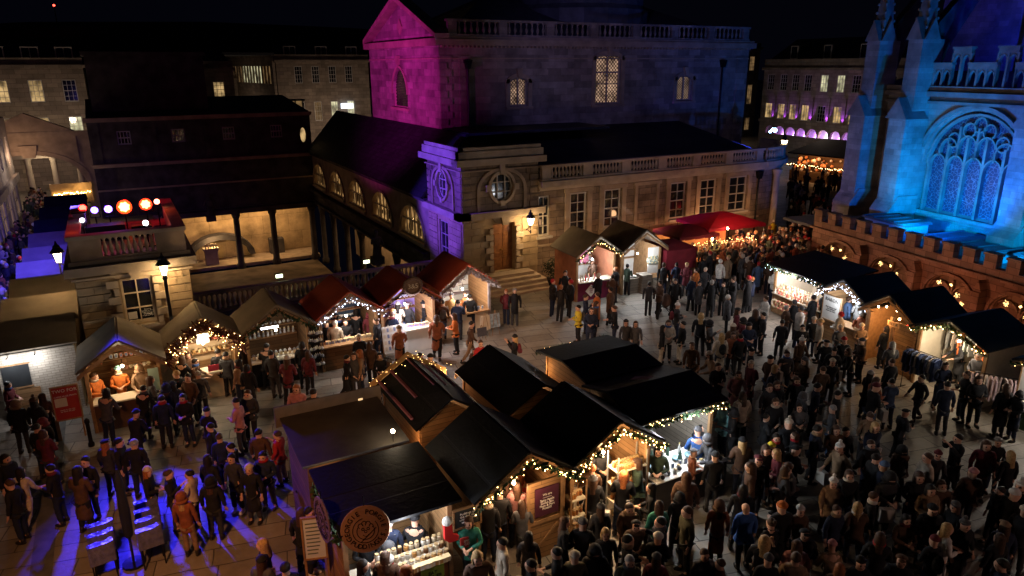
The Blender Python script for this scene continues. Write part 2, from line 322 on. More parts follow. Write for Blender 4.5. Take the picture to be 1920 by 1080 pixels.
lat = mat('lattice_lead', (.02, .018, .016), .6, 0)
def lattice_window(parent, M, x0, x1, z0, z1, rows, cols, pane, fm, mull=True, big=False):
    w = MB(M); w.box(x0, x0+.08, .1, .22, z0, z1, fm); w.box(x1-.08, x1, .1, .22, z0, z1, fm); w.box(x0, x1, .105, .215, z0, z0+.08, fm)
    cx = (x0+x1)/2
    if mull: w.box(cx-.045, cx+.045, .1, .22, z0+.08, z1, fm)
    if big: w.box(x0+.08, x1-.08, .11, .21, z0+(z1-z0)*.66-.05, z0+(z1-z0)*.66+.05, fm); w.box(x0+.08, x1-.08, .11, .21, z0+(z1-z0)*.42-.03, z0+(z1-z0)*.42+.02, fm)
    dx = (x1-x0)/cols; dz = (z1-z0)/rows
    for i in range(cols):
        for j in range(rows):
            a, b = x0+i*dx, z0+j*dz
            for (p, q) in (((a, b+dz/2), (a+dx/2, b)), ((a+dx/2, b), (a+dx, b+dz/2)), ((a+dx, b+dz/2), (a+dx/2, b+dz)), ((a+dx/2, b+dz), (a, b+dz/2))):
                w.cyl((p[0], .2, p[1]), (q[0], .2, q[1]), .022, n=4, mt=lat, cap=False)
    o = w.build('window', parent); MB(M).box(x0, x1, .24, .26, z0, z1, pane).build('pane', o); return o
lattice_window(hall, None, 4.65, 5.85, 8.6, 10.2, 7, 6, GHALL, PLAIN2, True)
lattice_window(hall, None, 11.0, 12.95, 8.55, 11.55, 12, 8, GHALL, PLAIN2, True, True)
lattice_window(hall, None, 17.9, 19.2, 8.6, 10.2, 9, 7, glass('lattice_glow_dim', (.3, .2, .12), (1, .66, .45), .33), PLAIN2, True)
lattice_window(hall, Matrix.Translation((0, 12.6, 0)) @ Matrix.Rotation(-math.pi/2, 4, 'Z'), 4.6, 7.3, 8.35, 10.9, 12, 12, glass('gable_lattice', (.08, .05, .05), (1, .5, .4), .12), PLAIN2, False)
hm = MB()
hm.box(-.3, L+.35, -.35, 0, 12.1, 12.45, PLAIN); hm.box(-.2, L+.25, -.2, 0, 12.45, 12.6, PLAIN); hm.box(0, L, -.06, -.001, 11.35, 11.43, PLAIN)
for i in range(90): hm.box(.1+i*.272, .22+i*.272, -.22, -.002, 11.98, 12.1, PLAIN)
for x0, x1, z0 in ((4.65, 5.85, 8.6), (11.0, 12.95, 8.55), (17.9, 19.2, 8.6)):
    hm.box(x0-.35, x1+.35, -.18, -.002, z0-.2, z0-.05, PLAIN)
    zt = z0+(3.0 if x1-x0 > 1.5 else 1.6)
    hm.box(x0-.32, x0-.06, -.08, -.002, z0-.05, zt, PLAIN); hm.box(x1+.06, x1+.32, -.08, -.002, z0-.05, zt, PLAIN)
    arch_band(hm, (x0+x1)/2, zt-.25, (x1-x0)/2+.06, .31, .25, -.08, -.002, PLAIN)
    hm.prism([((x0+x1)/2-.12, zt+.1), ((x0+x1)/2+.12, zt+.1), ((x0+x1)/2+.2, zt+.62), ((x0+x1)/2-.2, zt+.62)], -.2, -.002, PLAIN)
for cx in (0.02, 1.25, 7.0, 16.2, 23.4):      # long-and-short quoins
    for j in range(17):
        w = .75 if j % 2 else .45; z = 5.2+j*.4
        if z < 11.3: hm.box(cx if cx < 2 or cx > 20 else cx-w/2, (cx+w) if cx < 2 or cx > 20 else cx+w/2, -.045, -.001, z, z+.34, STONE2)
hm.build('cornice', hall)
balustrade(hall, .6, L-.2, -.05, 12.6, 7, STONE2, h=.95, nper=7)
hr = MB(); hr.quad((.6, .3, 12.7), (L, .3, 12.7), (L-6, 6.3, 15.4), (6, 6.3, 15.4), .2, LEAD); hr.quad((6, 6.3, 15.4), (L-6, 6.3, 15.4), (L, 12.3, 12.7), (.6, 12.3, 12.7), .2, LEAD)
hr.lathe([(5.2, 13.6), (5.2, 14.6), (4.9, 14.9), (4.7, 16.2), (3.0, 18.2), (.2, 19.2)], (13.5, 6.4, 0), 20, LEAD); hr.build('roof', hall)
for cx in (1.75, 21.9):   # rainwater pipes with hopper heads
    p = MB(); p.cyl((cx, -.12, 6.0), (cx, -.12, 10.9), .065, n=8, mt=BLACKM); p.prism([(cx-.1, 10.8), (cx+.1, 10.8), (cx+.25, 11.3), (cx-.25, 11.3)], -.3, -.02, BLACKM); p.build('drainpipe', hall)

# ---------- low wing with sash windows, entrance block, gallery ----------
wing = thing('pump_room_wing', 'long low stone wing with tall sash windows and balustraded roof', 'building', (19.1, 32, 0))
WZ = [(0, .75), (2.0, 3.1), (4.25, 5.4), (8.95, 10.15), (11.25, 12.55), (13.6, 15.1)]
holes = [(a, b, 2.28, 4.45, 'r') for a, b in WZ if a > 0]+[(-.0, .72, 2.28, 4.45, 'r')]
mb = MB(); facade(mb, 0, 16.3, 0, 4.95, holes, .35, STONE)
mb.box(0, 16.3, .35, 2.0, 4.7, 5.25, STONE)
N = 10; R = 4.2                       # quadrant corner
pts = [(16.3+R*math.sin(math.pi/2*i/N), R*(1-math.cos(math.pi/2*i/N))) for i in range(N+1)]
def curve_band(mb, off0, off1, z0, z1, mt, i0=0, i1=N):
    for i in range(i0, i1):
        a0, a1 = math.pi/2*i/N, math.pi/2*(i+1)/N
        f = lambda a, o: (16.3+(R+o)*math.sin(a)*1.0, R-(R+o)*math.cos(a))
        mb.slab([f(a0, off0), f(a1, off0), f(a1, off1), f(a0, off1)][::-1], z0, z1, mt)
curve_band(mb, -.4, 0, 0, .95, STONE); curve_band(mb, -.4, 0, .95, 4.7, STONE, 0, 3); curve_band(mb, -.4, 0, .95, 4.7, STONE, 6, N); curve_band(mb, -.4, 0, 4.2, 4.7, STONE, 3, 6)
mb.build('wall', wing)
mb = MB(); mb.box(.0, 16.3, -.42, .35, 4.95, 5.25, PLAIN2); mb.box(0, 16.3, -.2, -.002, 4.75, 4.95, PLAIN2); mb.box(0, 16.3, -.07, -.002, 1.72, 1.84, PLAIN)
curve_band(mb, -.4, .45, 4.95, 5.25, PLAIN2); curve_band(mb, -.3, .2, 4.7, 4.95, PLAIN2)
for a, b in WZ:
    if a == 0: continue
    mb.box(a-.32, a-.04, -.07, -.002, 2.1, 4.5, PLAIN); mb.box(b+.04, b+.32, -.07, -.002, 2.1, 4.5, PLAIN); mb.box(a-.38, b+.38, -.11, -.002, 4.5, 4.72, PLAIN); mb.box(a-.36, b+.36, -.14, -.002, 2.05, 2.2, PLAIN)
mb.box(6.35, 6.55, -.06, -.002, 2.1, 4.5, PLAIN); mb.box(7.9, 8.1, -.06, -.002, 2.1, 4.5, PLAIN); mb.box(6.25, 8.2, -.1, -.002, 4.5, 4.7, PLAIN)
mb.build('cornice', wing)
for k, (a, b) in enumerate(WZ): sash(wing, a+.03, b-.03, 2.3, 4.43, 2, 4, .1, GDARK, FRAME, sill=FRAME)
# corner window of the rounded end, seen edge on
cw = MB(Matrix.Translation((16.3+R*math.sin(.7), R-R*math.cos(.7), 0)) @ Matrix.Rotation(.7, 4, 'Z'))
sash(wing, -.55, .55, .98, 4.1, 2, 4, .12, GYEL, FRAME, M=cw.M, name='corner_window')
for a in (.28, 1.15):
    col = MB(); cx, cy = 16.3+(R+.28)*math.sin(a), R-(R+.28)*math.cos(a)
    col.lathe([(.32, 0), (.32, .25), (.24, .35), (.22, 1.5), (.19, 4.2), (.2, 4.3), (.3, 4.55), (.32, 4.69)], (cx, cy, 0), 14, PLAIN2); col.build('column', wing, True)
balustrade(wing, .1, 16.0, -.25, 5.25, 6, PLAIN2, nper=9)
bm_ = baluster_mesh(PLAIN2); cb = MB(); curve_band(cb, -.05, .3, 5.25, 5.36, PLAIN2); curve_band(cb, -.05, .3, 5.95, 6.08, PLAIN2); curve_band(cb, 0, .25, 5.36, 5.95, PLAIN2, 3, 5); curve_band(cb, 0, .25, 5.36, 5.95, PLAIN2, 8, 10); cb.build('curved_rail', wing)
for i in range(24):
    a = .03+i*.062
    if not (.44 < a < .8 or a > 1.24): obj('baluster', bm_, wing, (16.3+(R+.12)*math.sin(a), R-(R+.12)*math.cos(a), 5.36)).scale = (1.1, 1.1, .9)
rf = MB(); rf.quad((.0, .7, 5.3), (16.3, .7, 5.3), (16.3, 8, 7.2), (0, 8, 7.2), .2, SLATE)
rf.add([(16.3, .7, 5.3), (20.2, R, 5.3), (20.2, 8, 5.3), (16.3, 8, 7.2), (18.6, 1.6, 5.3)], [(0, 4, 3), (4, 1, 3), (1, 2, 3)], SLATE); rf.build('roof', wing)
p = MB(); p.cyl((15.95, -.12, 0), (15.95, -.12, 4.3), .06, mt=BLACKM); p.prism([(15.85, 4.2), (16.05, 4.2), (16.18, 4.65), (15.72, 4.65)], -.28, -.02, BLACKM); p.build('drainpipe', wing)

block = thing('entrance_block', 'square stone entrance block with round oval windows and panelled timber door', 'building', (14.73, 32, 0))
BW = 4.37
mb = MB(); facade(mb, 0, BW, 0, 3.62, [(1.72, 2.98, .7, 3.25, 'r')], .5, RUST)
facade(mb, 0, BW, 3.95, 6.3, [(1.58, 2.88, 4.4, 5.85, 'o')], .4, STONE); mb.box(.5, BW, .5, .6, 3.6, 4, STONE)
ML = Matrix.Translation((0, 4.3, 0)) @ Matrix.Rotation(-math.pi/2, 4, 'Z')    # left flank, local x from far to near
l = MB(ML); facade(l, 0, 4.3-.5, 0, 3.62, [(1.4, 2.5, 1.0, 3.2, 'r')], .4, RUST); facade(l, 0, 4.3-.4, 3.95, 6.3, [(1.4, 2.7, 4.4, 5.85, 'o')], .4, STONE)
mb.box(BW-.4, BW, .4, 4.3, 0, 6.3, STONE); mb.build('wall', block); l.build('flank_wall', block)
for M, xo, wd in ((None, 0, BW), (ML, 0, 4.3)):
    c = MB(M); cx = 2.23 if M is None else 2.05; lo = -.0
    c.box(-.3, wd+.3, -.3, .35, 3.62, 3.95, PLAIN2); c.box(-.1, wd+.1, -.12, -.002, 6.0, 6.06, PLAIN); c.box(-.36 if M is not None else -.36, wd+.3, -.36, .3, 6.3, 6.62, PLAIN2); c.box(-.2, wd+.2, -.2, .2, 6.62, 7.0, PLAIN2); c.box(-.1, wd+.1, -.1, .1, 7.0, 7.18, PLAIN2)
    arch_band(c, cx, 5.0, 1.25, .95, .17, -.09, -.002, PLAIN); c.box(cx-1.42, cx-1.25, -.09, -.002, 3.95, 5.0, PLAIN); c.box(cx+1.25, cx+1.42, -.09, -.002, 3.95, 5.0, PLAIN)
    for i in range(20):
        a, b = 2*math.pi*i/20, 2*math.pi*(i+1)/20; f = lambda t, r: (cx+(.64+r)*math.cos(t), 5.12+(.72+r)*math.sin(t)); c.prism([f(a, 0), f(a, .14), f(b, .14), f(b, 0)], -.12, -.002, PLAIN2)
    for dx, dz, w, h in ((0, .95, .13, .3), (-.8, 0, .14, .16), (.8, 0, .14, .16), (0, -.8, .13, .14)): c.box(cx+dx-w, cx+dx+w, -.17, -.002, 5.12+dz-h, 5.12+dz+h, PLAIN2)
    for side in (0.0, wd-.0):
        for j in range(6):
            w = .72 if j % 2 else .5; z = 3.98+j*.35
            c.box(side if side == 0 else side-w, w if side == 0 else side, -.05, -.002, z, z+.29, STONE)
    c.build('cornice', block)
    ov = MB(M)
    for i in range(20):
        a, b = 2*math.pi*i/20, 2*math.pi*(i+1)/20; f = lambda t, r: (cx+(.66-r)*math.cos(t), 5.12+(.73-r)*math.sin(t)); ov.prism([f(a, .1), f(a, 0), f(b, 0), f(b, .1)], .04, .14, FRAME)
    for d in (-.22, .22): ov.box(cx+d-.03, cx+d+.03, .05, .13, 4.5, 5.75, FRAME); ov.box(cx-.6, cx+.6, .055, .125, 5.12+d*1.1-.03, 5.12+d*1.1+.03, FRAME)
    ov = ov.build('oval_window', block); q = MB(M)
    q.prism([(cx+.6*math.cos(2*math.pi*i/20), 5.12+.68*math.sin(2*math.pi*i/20)) for i in range(20)][::-1], .15, .17, GDARK); q.build('pane', ov)
def blocks(mbx, x0, x1, z0, z1, h=.34, y=-.05, mt=RUST, w=.95, off=0):   # proud rusticated blocks with open joints
    z = z0; r = off
    while z+h*.6 < z1:
        x = x0-(w/2 if r % 2 else 0)
        while x < x1-.02:
            a, b = max(x, x0), min(x+w, x1)
            if b-a > .1: mbx.box(a+.012, b-.012, y, -.002, z+.015, min(z+h, z1)-.015, mt)
            x += w
        z += h; r += 1
rb = MB(); blocks(rb, 0, 1.2, .75, 3.6); blocks(rb, 3.4, BW, .75, 3.6, off=1)
for j in range(8):
    w = .42 if j % 2 else .2
    if j*.33+.95 < 3.25: rb.box(1.68-w, 1.68, -.13, -.002, .8+j*.33, 1.07+j*.33, PLAIN2); rb.box(3.02, 3.02+w, -.13, -.002, .8+j*.33, 1.07+j*.33, PLAIN2)
rb.prism([(1.9, 3.27), (2.8, 3.27), (3.05, 3.6), (1.65, 3.6)], -.06, -.002, PLAIN2); rb.prism([(2.2, 3.2), (2.5, 3.2), (2.6, 3.62), (2.1, 3.62)], -.22, -.06, PLAIN2); rb.build('rusticated_facing', block)
lb = MB(ML); blocks(lb, 0, 1.2, 0, 3.6); blocks(lb, 2.7, 4.24, 0, 3.6, off=1); lb.build('rusticated_flank', block)
sash(block, 1.43, 2.47, 1.02, 3.18, 2, 3, .12, GDARK, FRAME, M=ML)
dr = MB(); dr.box(1.72, 2.98, .3, .38, .7, 3.25, DOORW)
for cx in (1.86, 2.42):
    for z0, z1 in ((.85, 1.4), (1.5, 1.75), (1.95, 2.7), (2.82, 3.12)): dr.box(cx, cx+.42, .27, .299, z0, z1, DOORW); dr.box(cx+.08, cx+.34, .25, .27, z0+.08, z1-.08, DOORW)
d = dr.build('door', block); k = MB(); k.ball((2.32, .24, 1.82), .05, mat('brass', (.5, .35, .12), .3, 0, metal=1)); k.build('handle', d)
st = MB()
for i in range(5): st.box(1.1-.22*i, 3.75+.22*i, -.75-.32*i, -.06, .7-.15*(i+1)+.002*i, .7-.15*i if i == 0 else .7-.15*i, PLAIN2)
st.build('steps', block)

gal = thing('bath_gallery', 'stone gallery of five glowing arched windows above the sunken bath', 'building', (14.73, 36.3, 0))
MG = Matrix.Translation((0, 25.7, 0)) @ Matrix.Rotation(-math.pi/2, 4, 'Z')
GC = [25.7-(c-36.3) for c in (39.0, 44.4, 49.8, 54.9, 60.0)]
mb = MB(MG); facade(mb, 0, 25.7, 1.0, 3.9, [(c-2.0, c+2.0, 1.35, 3.25, 'a', 1.9) for c in GC], .4, PLAIN); mb.build('wall', gal)
c = MB(MG); c.box(0, 25.7, -.3, -.002, 3.9, 4.1, DKST); c.box(0, 25.7, -.45, .4, .75, 1.0, DKST); c.box(0, 25.7, -.15, .3, -.3, .75, DKST)
for g in GC: arch_band(c, g, 1.35, 2.0, 1.9, .16, -.08, -.002, PLAIN); c.box(g-2.1, g+2.1, -.16, -.002, 1.2, 1.34, PLAIN2)
c.build('cornice', gal)
for g in GC:
    w = MB(MG)
    for d in (-.66, .66): w.box(g+d-.06, g+d+.06, .1, .22, 1.36, 1.35+1.78, FRAME)
    w.box(g-1.85, g+1.85, .1, .21, 2.25, 2.35, FRAME); w.box(g-1.98, g+1.98, .1, .22, 1.36, 1.45, FRAME)
    for d in (-1.25, 0, 1.25): w.box(g+d-.02, g+d+.02, .12, .2, 1.45, 1.35+1.9*math.sqrt(1-(d/2)**2)-.02, FRAME)
    w = w.build('arched_window', gal); q = MB(MG); q.box(g-2, g+2, .3, .32, 1.34, 3.26, GARC); q.build('pane', w)
    q = MB(MG)
    for k in range(8): q.box(g-1.7+k*.45, g-1.55+k*.45, .27, .299, 1.5+rnd.random()*.2, 1.9+rnd.random()*.7, mat('gallery_silhouette', (.03, .02, .015), .9, 0))
    q.build('window_display', w)
rf = MB(); rf.quad((-.35, 0, 4.05), (0, 25.7, 4.05) if 0 else (-.35, 25.7, 4.05), (2.5, 25.7, 7.3), (2.5, 0, 7.3), .15, SLATE)
rf.quad((2.5, 0, 7.3), (2.5, 3.6, 7.3), (12, 3.6, 7.3), (12, 0, 7.3), .15, SLATE); rf.build('roof', gal)
for y in (2.2, 5.9, 9.6, 13.3, 17, 20.7, 24.2):
    q = MB(); q.lathe([(.3, -5.3), (.3, -4.9), (.22, -4.8), (.2, -1), (.3, -.5), (.32, -.3)], (.1, y, 0), 12, DKST); q.build('column', gal, True)
w = MB(); w.box(3.2, 3.5, 0, 25.6, -5.2, -.05, PLAIN); w.box(-.2, 3.5, 0, 25.6, -.3, -.05, DKST); w.build('rear_wall', gal)

# ---------- long dark range across the bath ----------
rng = thing('bath_range', 'long dark stone range with small sash windows behind the sunken bath', 'building', (-1.4, 62, 0))
WX = [(1.85, 2.75), (5.55, 6.5), (9.25, 10.15), (12.95, 13.85)]
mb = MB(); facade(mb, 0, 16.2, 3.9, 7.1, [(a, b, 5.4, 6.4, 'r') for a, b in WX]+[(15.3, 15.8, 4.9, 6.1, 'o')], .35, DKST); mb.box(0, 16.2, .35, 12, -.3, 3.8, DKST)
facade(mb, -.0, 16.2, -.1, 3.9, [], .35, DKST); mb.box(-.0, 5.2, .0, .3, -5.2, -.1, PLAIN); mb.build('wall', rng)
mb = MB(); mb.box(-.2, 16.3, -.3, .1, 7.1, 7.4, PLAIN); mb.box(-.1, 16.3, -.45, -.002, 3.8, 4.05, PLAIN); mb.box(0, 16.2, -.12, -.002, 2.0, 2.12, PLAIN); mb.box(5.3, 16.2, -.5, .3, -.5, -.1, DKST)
for x in (.4, 4.2, 7.9, 11.6): mb.box(x, x+.3, -.08, -.002, 4.05, 7.1, DKST)
mb.build('cornice', rng)
for a, b in WX: sash(rng, a, b, 5.4, 6.4, 4, 2, .1, GDARK, mat('dull_sash', (.42, .40, .42), .6, 0), name='window')
ov = MB(); ov.box(15.25, 15.85, .2, .22, 4.9, 6.1, GYEL); ov.build('oval_window', rng)
rf = MB(); rf.quad((0, 0, 7.4), (16.2, 0, 7.4), (16.2, 10, 8.4), (0, 10, 8.4), .2, SLATE); rf.box(.5, 8.8, 3, 11, 7.2, 11.8, DKST); rf.box(.3, 9.0, 2.8, 11.1, 11.8, 12.1, DKST); rf.build('roof', rng)
for x in (5.1, 9.5, 12.4, 15.7):
    q = MB(); q.box(x-.3, x+.3, -.3, .3, -.75, -.5, DKST); q.lathe([(.36, -5.2), (.36, -4.9), (.27, -4.7), (.23, -1.0), (.33, -.75)], (x, 0, 0), 14, DKST); q.build('column', rng, True)
bw = MB(); OLD = ashlar('old_plaster', (.50, .36, .20), 2.2, 1.6, .01, .12, .6)
bw.box(4.9, 16.2, 3.2, 3.5, -5.2, 0, OLD); bw.box(4.9, 16.2, .3, 3.2, -5.15, -4.9, PLAIN); bw.box(4.9, 16.2, .3, 3.2, -.1, .1, DKST); bw.build('rear_wall', rng)
ar = MB(); arch_band(ar, 8.3, -4.6, 2.3, 1.5, .45, 2.0, 3.19, DKST, N=12); ar.build('ruined_arch', rng); ar = MB(); ar.box(12.4, 13.6, 2.4, 3.19, -4.9, -3.6, DKST); ar.build('stone_block', rng)
tb = MB(); tb.box(6.9, 7.9, 1.0, 1.7, -4.9, -3.7, PLAIN2); tb.box(6.8, 8.0, .95, 1.75, -3.7, -3.5, PLAIN2)
for i in range(5): tb.box(6.95+i*.2, 7.05+i*.2, 1.0, 1.1, -3.5, -3.1, PLAIN2)
o = tb.build('stone_altar'); o.location = (-1.4, 62, 0); tag(o, 'small pale stone altar model lit by a lamp behind the dark columns', 'altar')
lamp('POINT', (6.3, 63.3, -2.9), (1, .62, .26), 130, size=.08, name='terrace_lamp_light')
lamp('AREA', (9.3, 63.4, -.35), (1, .60, .27), 330, (9.3, 64.9, -5), size=.4, sx=9, name='terrace_lamp_light')
lamp('AREA', (16.9, 50, -.4), (1, .58, .25), 340, (18.1, 50, -5), size=.4, sx=18, name='terrace_lamp_light')

# ---------- terrace balustrade in front of the bath ----------
bt = thing('terrace_balustrade', 'long stone balustrade along the edge of the sunken bath behind the stalls', 'balustrade', (1.95, 34.6, 0))
balustrade(bt, 0, 12.75, 0, 0, 4, PLAIN2, h=1.0, nper=11)
for lx, ly in ((6.3, 35.4), (10.9, 35.9)):
    t = thing('flood_lamp', 'small square white flood lamp on the terrace, '+('nearer the pavilion' if lx < 8 else 'nearer the violet lit block'), 'flood lamp', (lx, ly, .0))
    q = MB(); q.cyl((0, .05, -.02), (0, .05, 1.0), .03, mt=BLACKM); q.box(-.2, .2, -.05, .1, 1.0, 1.24, BLACKM); q.build('housing', t)
    q = MB(); q.box(-.16, .16, -.065, -.051, 1.04, 1.2, mat('flood_glass', (.9, .9, .7), .4, 0, emit=(.9, 1, .6), estr=5)); q.build('lens', t)
    lamp('POINT', (lx, ly-.35, .9), (.9, 1, .6), 6, size=.06, name='flood_lamp_light')
# statues on the terrace edge
for sx, sy, hh, lab in ((6.1, 61.0, 2.2, 'dark weathered statue of a standing figure by the far columns'), (12.9, 40.2, 2.1, 'dark standing statue on the terrace near the violet lit block'), (2.7, 58.0, 2.1, 'dark statue silhouette on the ledge behind the stage lights')):
    q = MB(); q.box(-.35, .35, -.3, .3, 0, .5, DKST); q.lathe([(.28, .5), (.24, .9), (.2, 1.2), (.27, 1.55), (.3, 1.75), (.1, 1.9), (.09, 1.97), (.13, 2.08), (.13, 2.2), (.04, 2.3)], (0, 0, 0), 12, DKST)
    q.cyl((.24, 0, 1.7), (.42, -.1, 1.2), .08, .06, mt=DKST); q.cyl((-.24, 0, 1.7), (-.36, -.18, 1.4), .08, .06, mt=DKST); o = q.build('statue', smooth=False); o.location = (sx, sy, -.3 if sy < 50 else -.8); o.scale = (1, 1, hh/2.3); tag(o, lab, 'statue')
# ---------- corner pavilion with the stage lights ----------
pav = thing('corner_pavilion', 'small rusticated stone pavilion with balustraded roof carrying coloured stage lights', 'pavilion', (-1.75, 27.3, 0))
PW, PD = 3.55, 6.4
mb = MB(); facade(mb, 0, PW, 0, 4.3, [(1.29, 2.29, 2.35, 4.02, 'r')], .3, RUST); mb.box(0, .3, .3, PD, 0, 4.3, RUST); mb.box(PW-.3, PW, .3, PD, 0, 4.3, RUST); mb.box(.3, PW-.3, PD-.3, PD, 0, 4.3, RUST); mb.build('wall', pav)
rb = MB(); blocks(rb, .02, 1.0, .1, 4.1, .29, -.06, w=.5); blocks(rb, 2.6, PW-.02, .1, 4.1, .29, -.06, w=.48)
for j in range(6):
    w = .36 if j % 2 else .16; rb.box(1.25-w, 1.25, -.14, -.002, 2.3+j*.29, 2.55+j*.29, PLAIN2); rb.box(2.33, 2.33+w, -.14, -.002, 2.3+j*.29, 2.55+j*.29, PLAIN2)
rb.prism([(1.2, 4.05), (2.4, 4.05), (2.6, 4.29), (1.0, 4.29)], -.08, -.002, PLAIN2); rb.prism([(1.7, 4.0), (1.9, 4.0), (2.0, 4.3), (1.6, 4.3)], -.2, -.08, PLAIN2); rb.box(1.1, 2.5, -.18, -.002, 2.2, 2.3, PLAIN2); rb.build('rusticated_facing', pav)
sash(pav, 1.31, 2.27, 2.36, 4.0, 2, 3, .08, GDARK, mat('pavilion_sash', (.62, .52, .38), .5, .05))
nb = MB(); nb.box(1.40, 1.68, .083, .088, 2.5, 2.76, WHITEP); nb.build('paper_notice', pav)
nt = text('Opening\nMonday to Friday\n9 am to 5 pm\nWeekends\n10 am to 4 pm', .065, WHITEP, pav, (2.02, .085, 2.68))
c = MB(); o = .26; c.box(-o, PW+o, -o, PD+o, 4.3, 4.6, PLAIN2); c.box(-.1, PW+.1, -.12, -.002, 4.12, 4.2, PLAIN2); c.box(-.1, PW+.1, -.05, PD+.1, 4.6, 4.78, PLAIN); c.build('cornice', pav)
pp = MB(); pp.box(0, .95, 0, .3, 4.78, 5.5, PLAIN); pp.box(2.6, PW, 0, .3, 4.78, 5.5, PLAIN); pp.box(.95, 2.6, 0, .3, 4.78, 4.86, PLAIN)
pp.box(0, .3, .3, PD, 4.78, 5.5, PLAIN); pp.box(PW-.3, PW, .3, PD, 4.78, 5.5, PLAIN); pp.box(-.06, PW+.06, -.06, .36, 5.5, 5.64, PLAIN2); pp.box(-.06, .36, .36, PD, 5.5, 5.64, PLAIN2); pp.box(PW-.36, PW+.06, .36, PD, 5.5, 5.64, PLAIN2); pp.build('parapet', pav)
me = baluster_mesh(PLAIN2)
for i in range(9): obj('baluster', me, pav, (1.05+i*.18, .15, 4.86)).scale = (.95, .95, .98)
# stage lights on the roof
def stage_light(x, y, z, tx, col, e, lab, r=.13, post=True):
    t = thing('stage_light', lab, 'stage light', (x, y, 4.8)); dz = z-4.8
    d = (Vector(tx)-Vector((x, y, z))).normalized(); q = MB()
    q.box(-.22, .22, -.22, .22, 0, .04, BLACKM); q.cyl((0, 0, 0), (0, 0, dz-.25), .025, mt=BLACKM); q.build('stand', t)
    q = MB(); q.cyl(Vector((0, 0, dz))-d*.28, Vector((0, 0, dz)), r*.8, r, 12, BLACKM); q.cyl((-r-.05, 0, dz-.1), (-r-.05, 0, dz-.28), .02, mt=BLACKM); q.cyl((r+.05, 0, dz-.1), (r+.05, 0, dz-.28), .02, mt=BLACKM); q.cyl((-r-.05, 0, dz-.28), (r+.05, 0, dz-.28), .02, mt=BLACKM); q.build('lamp_head', t)
    q = MB(); b = d.orthogonal().normalized(); w = d.cross(b); q.ball(Vector((0, 0, dz))+d*.03, .045 if r < .15 else r*.75, mat('stage_glow_%s' % lab.split()[0], col, .4, 0, emit=col, estr=e))
    for i in range(7): a = 2*math.pi*i/7; q.ball(Vector((0, 0, dz))+d*.02+(b*math.cos(a)+w*math.sin(a))*r*.66, .046, MATS['stage_glow_%s' % lab.split()[0]])
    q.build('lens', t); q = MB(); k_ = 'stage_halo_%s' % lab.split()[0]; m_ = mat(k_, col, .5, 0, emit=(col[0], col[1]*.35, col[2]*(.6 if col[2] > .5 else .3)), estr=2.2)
    q.cyl(Vector((0, 0, dz))+d*.005, Vector((0, 0, dz))+d*.012, r*1.2, r*1.2, 16, m_); q.build('halo_disc', t)  # added glowing disc: the glare around the lamp built as a part
CAMP = (0, 0, 11)
def onray(px, py, y):
    d = _A2*(px-960)/1348 - _U2*(py-540)/1348 + _F; t = y/d.y; return (d.x*t, y, 11+d.z*t)
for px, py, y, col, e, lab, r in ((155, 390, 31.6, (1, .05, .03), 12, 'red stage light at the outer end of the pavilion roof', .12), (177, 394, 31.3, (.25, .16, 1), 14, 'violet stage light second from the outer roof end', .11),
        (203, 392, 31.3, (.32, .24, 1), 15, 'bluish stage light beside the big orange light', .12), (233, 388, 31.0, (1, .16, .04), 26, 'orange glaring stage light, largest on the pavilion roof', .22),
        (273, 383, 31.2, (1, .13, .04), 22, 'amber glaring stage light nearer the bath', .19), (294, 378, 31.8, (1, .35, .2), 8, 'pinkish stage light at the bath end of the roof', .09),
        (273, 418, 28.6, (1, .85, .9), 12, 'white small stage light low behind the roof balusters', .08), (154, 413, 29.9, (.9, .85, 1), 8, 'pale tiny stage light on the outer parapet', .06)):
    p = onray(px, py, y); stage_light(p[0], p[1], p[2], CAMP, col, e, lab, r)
for x, y, col in ((.1, 31.0, (1, .04, .02)), (.9, 31.2, (1, .03, .02)), (-.6, 31.2, (.18, .06, 1)), (.4, 32.4, (1, .03, .03))): lamp('POINT', (x, y-.1, 6.0), col, 7, size=.05, name='stage_glow_light')
q = MB(); q.box(0, 1.3, 0, .7, 0, .55, NAVC); q.box(1.5, 2.2, .2, .9, 0, .4, BLACKM); q.build('flight_case').location = (-1.3, 30.2, 4.8); tag(C.objects['flight_case'], 'dark equipment flight cases behind the stage lights on the roof', 'flight case')
q = MB(); q.box(-.2, .2, -.2, .2, 0, .8, mat('speaker_cover', (.4, .38, .45), .7)); q.box(-.23, .23, -.23, .23, .8, .86, BLACKM); q.build('speaker_box').location = (-1.45, 31.0, 5.0); tag(C.objects['speaker_box'], 'pale covered speaker box at the outer end of the pavilion roof', 'speaker')

lamp('POINT', (-.3, 27.95, 5.85), (.3, .12, 1), 2.5, size=.03, name='stage_glow_light'); lamp('POINT', (-1.6, 28.0, 5.95), (1, .08, .03), 2.5, size=.03, name='stage_glow_light')
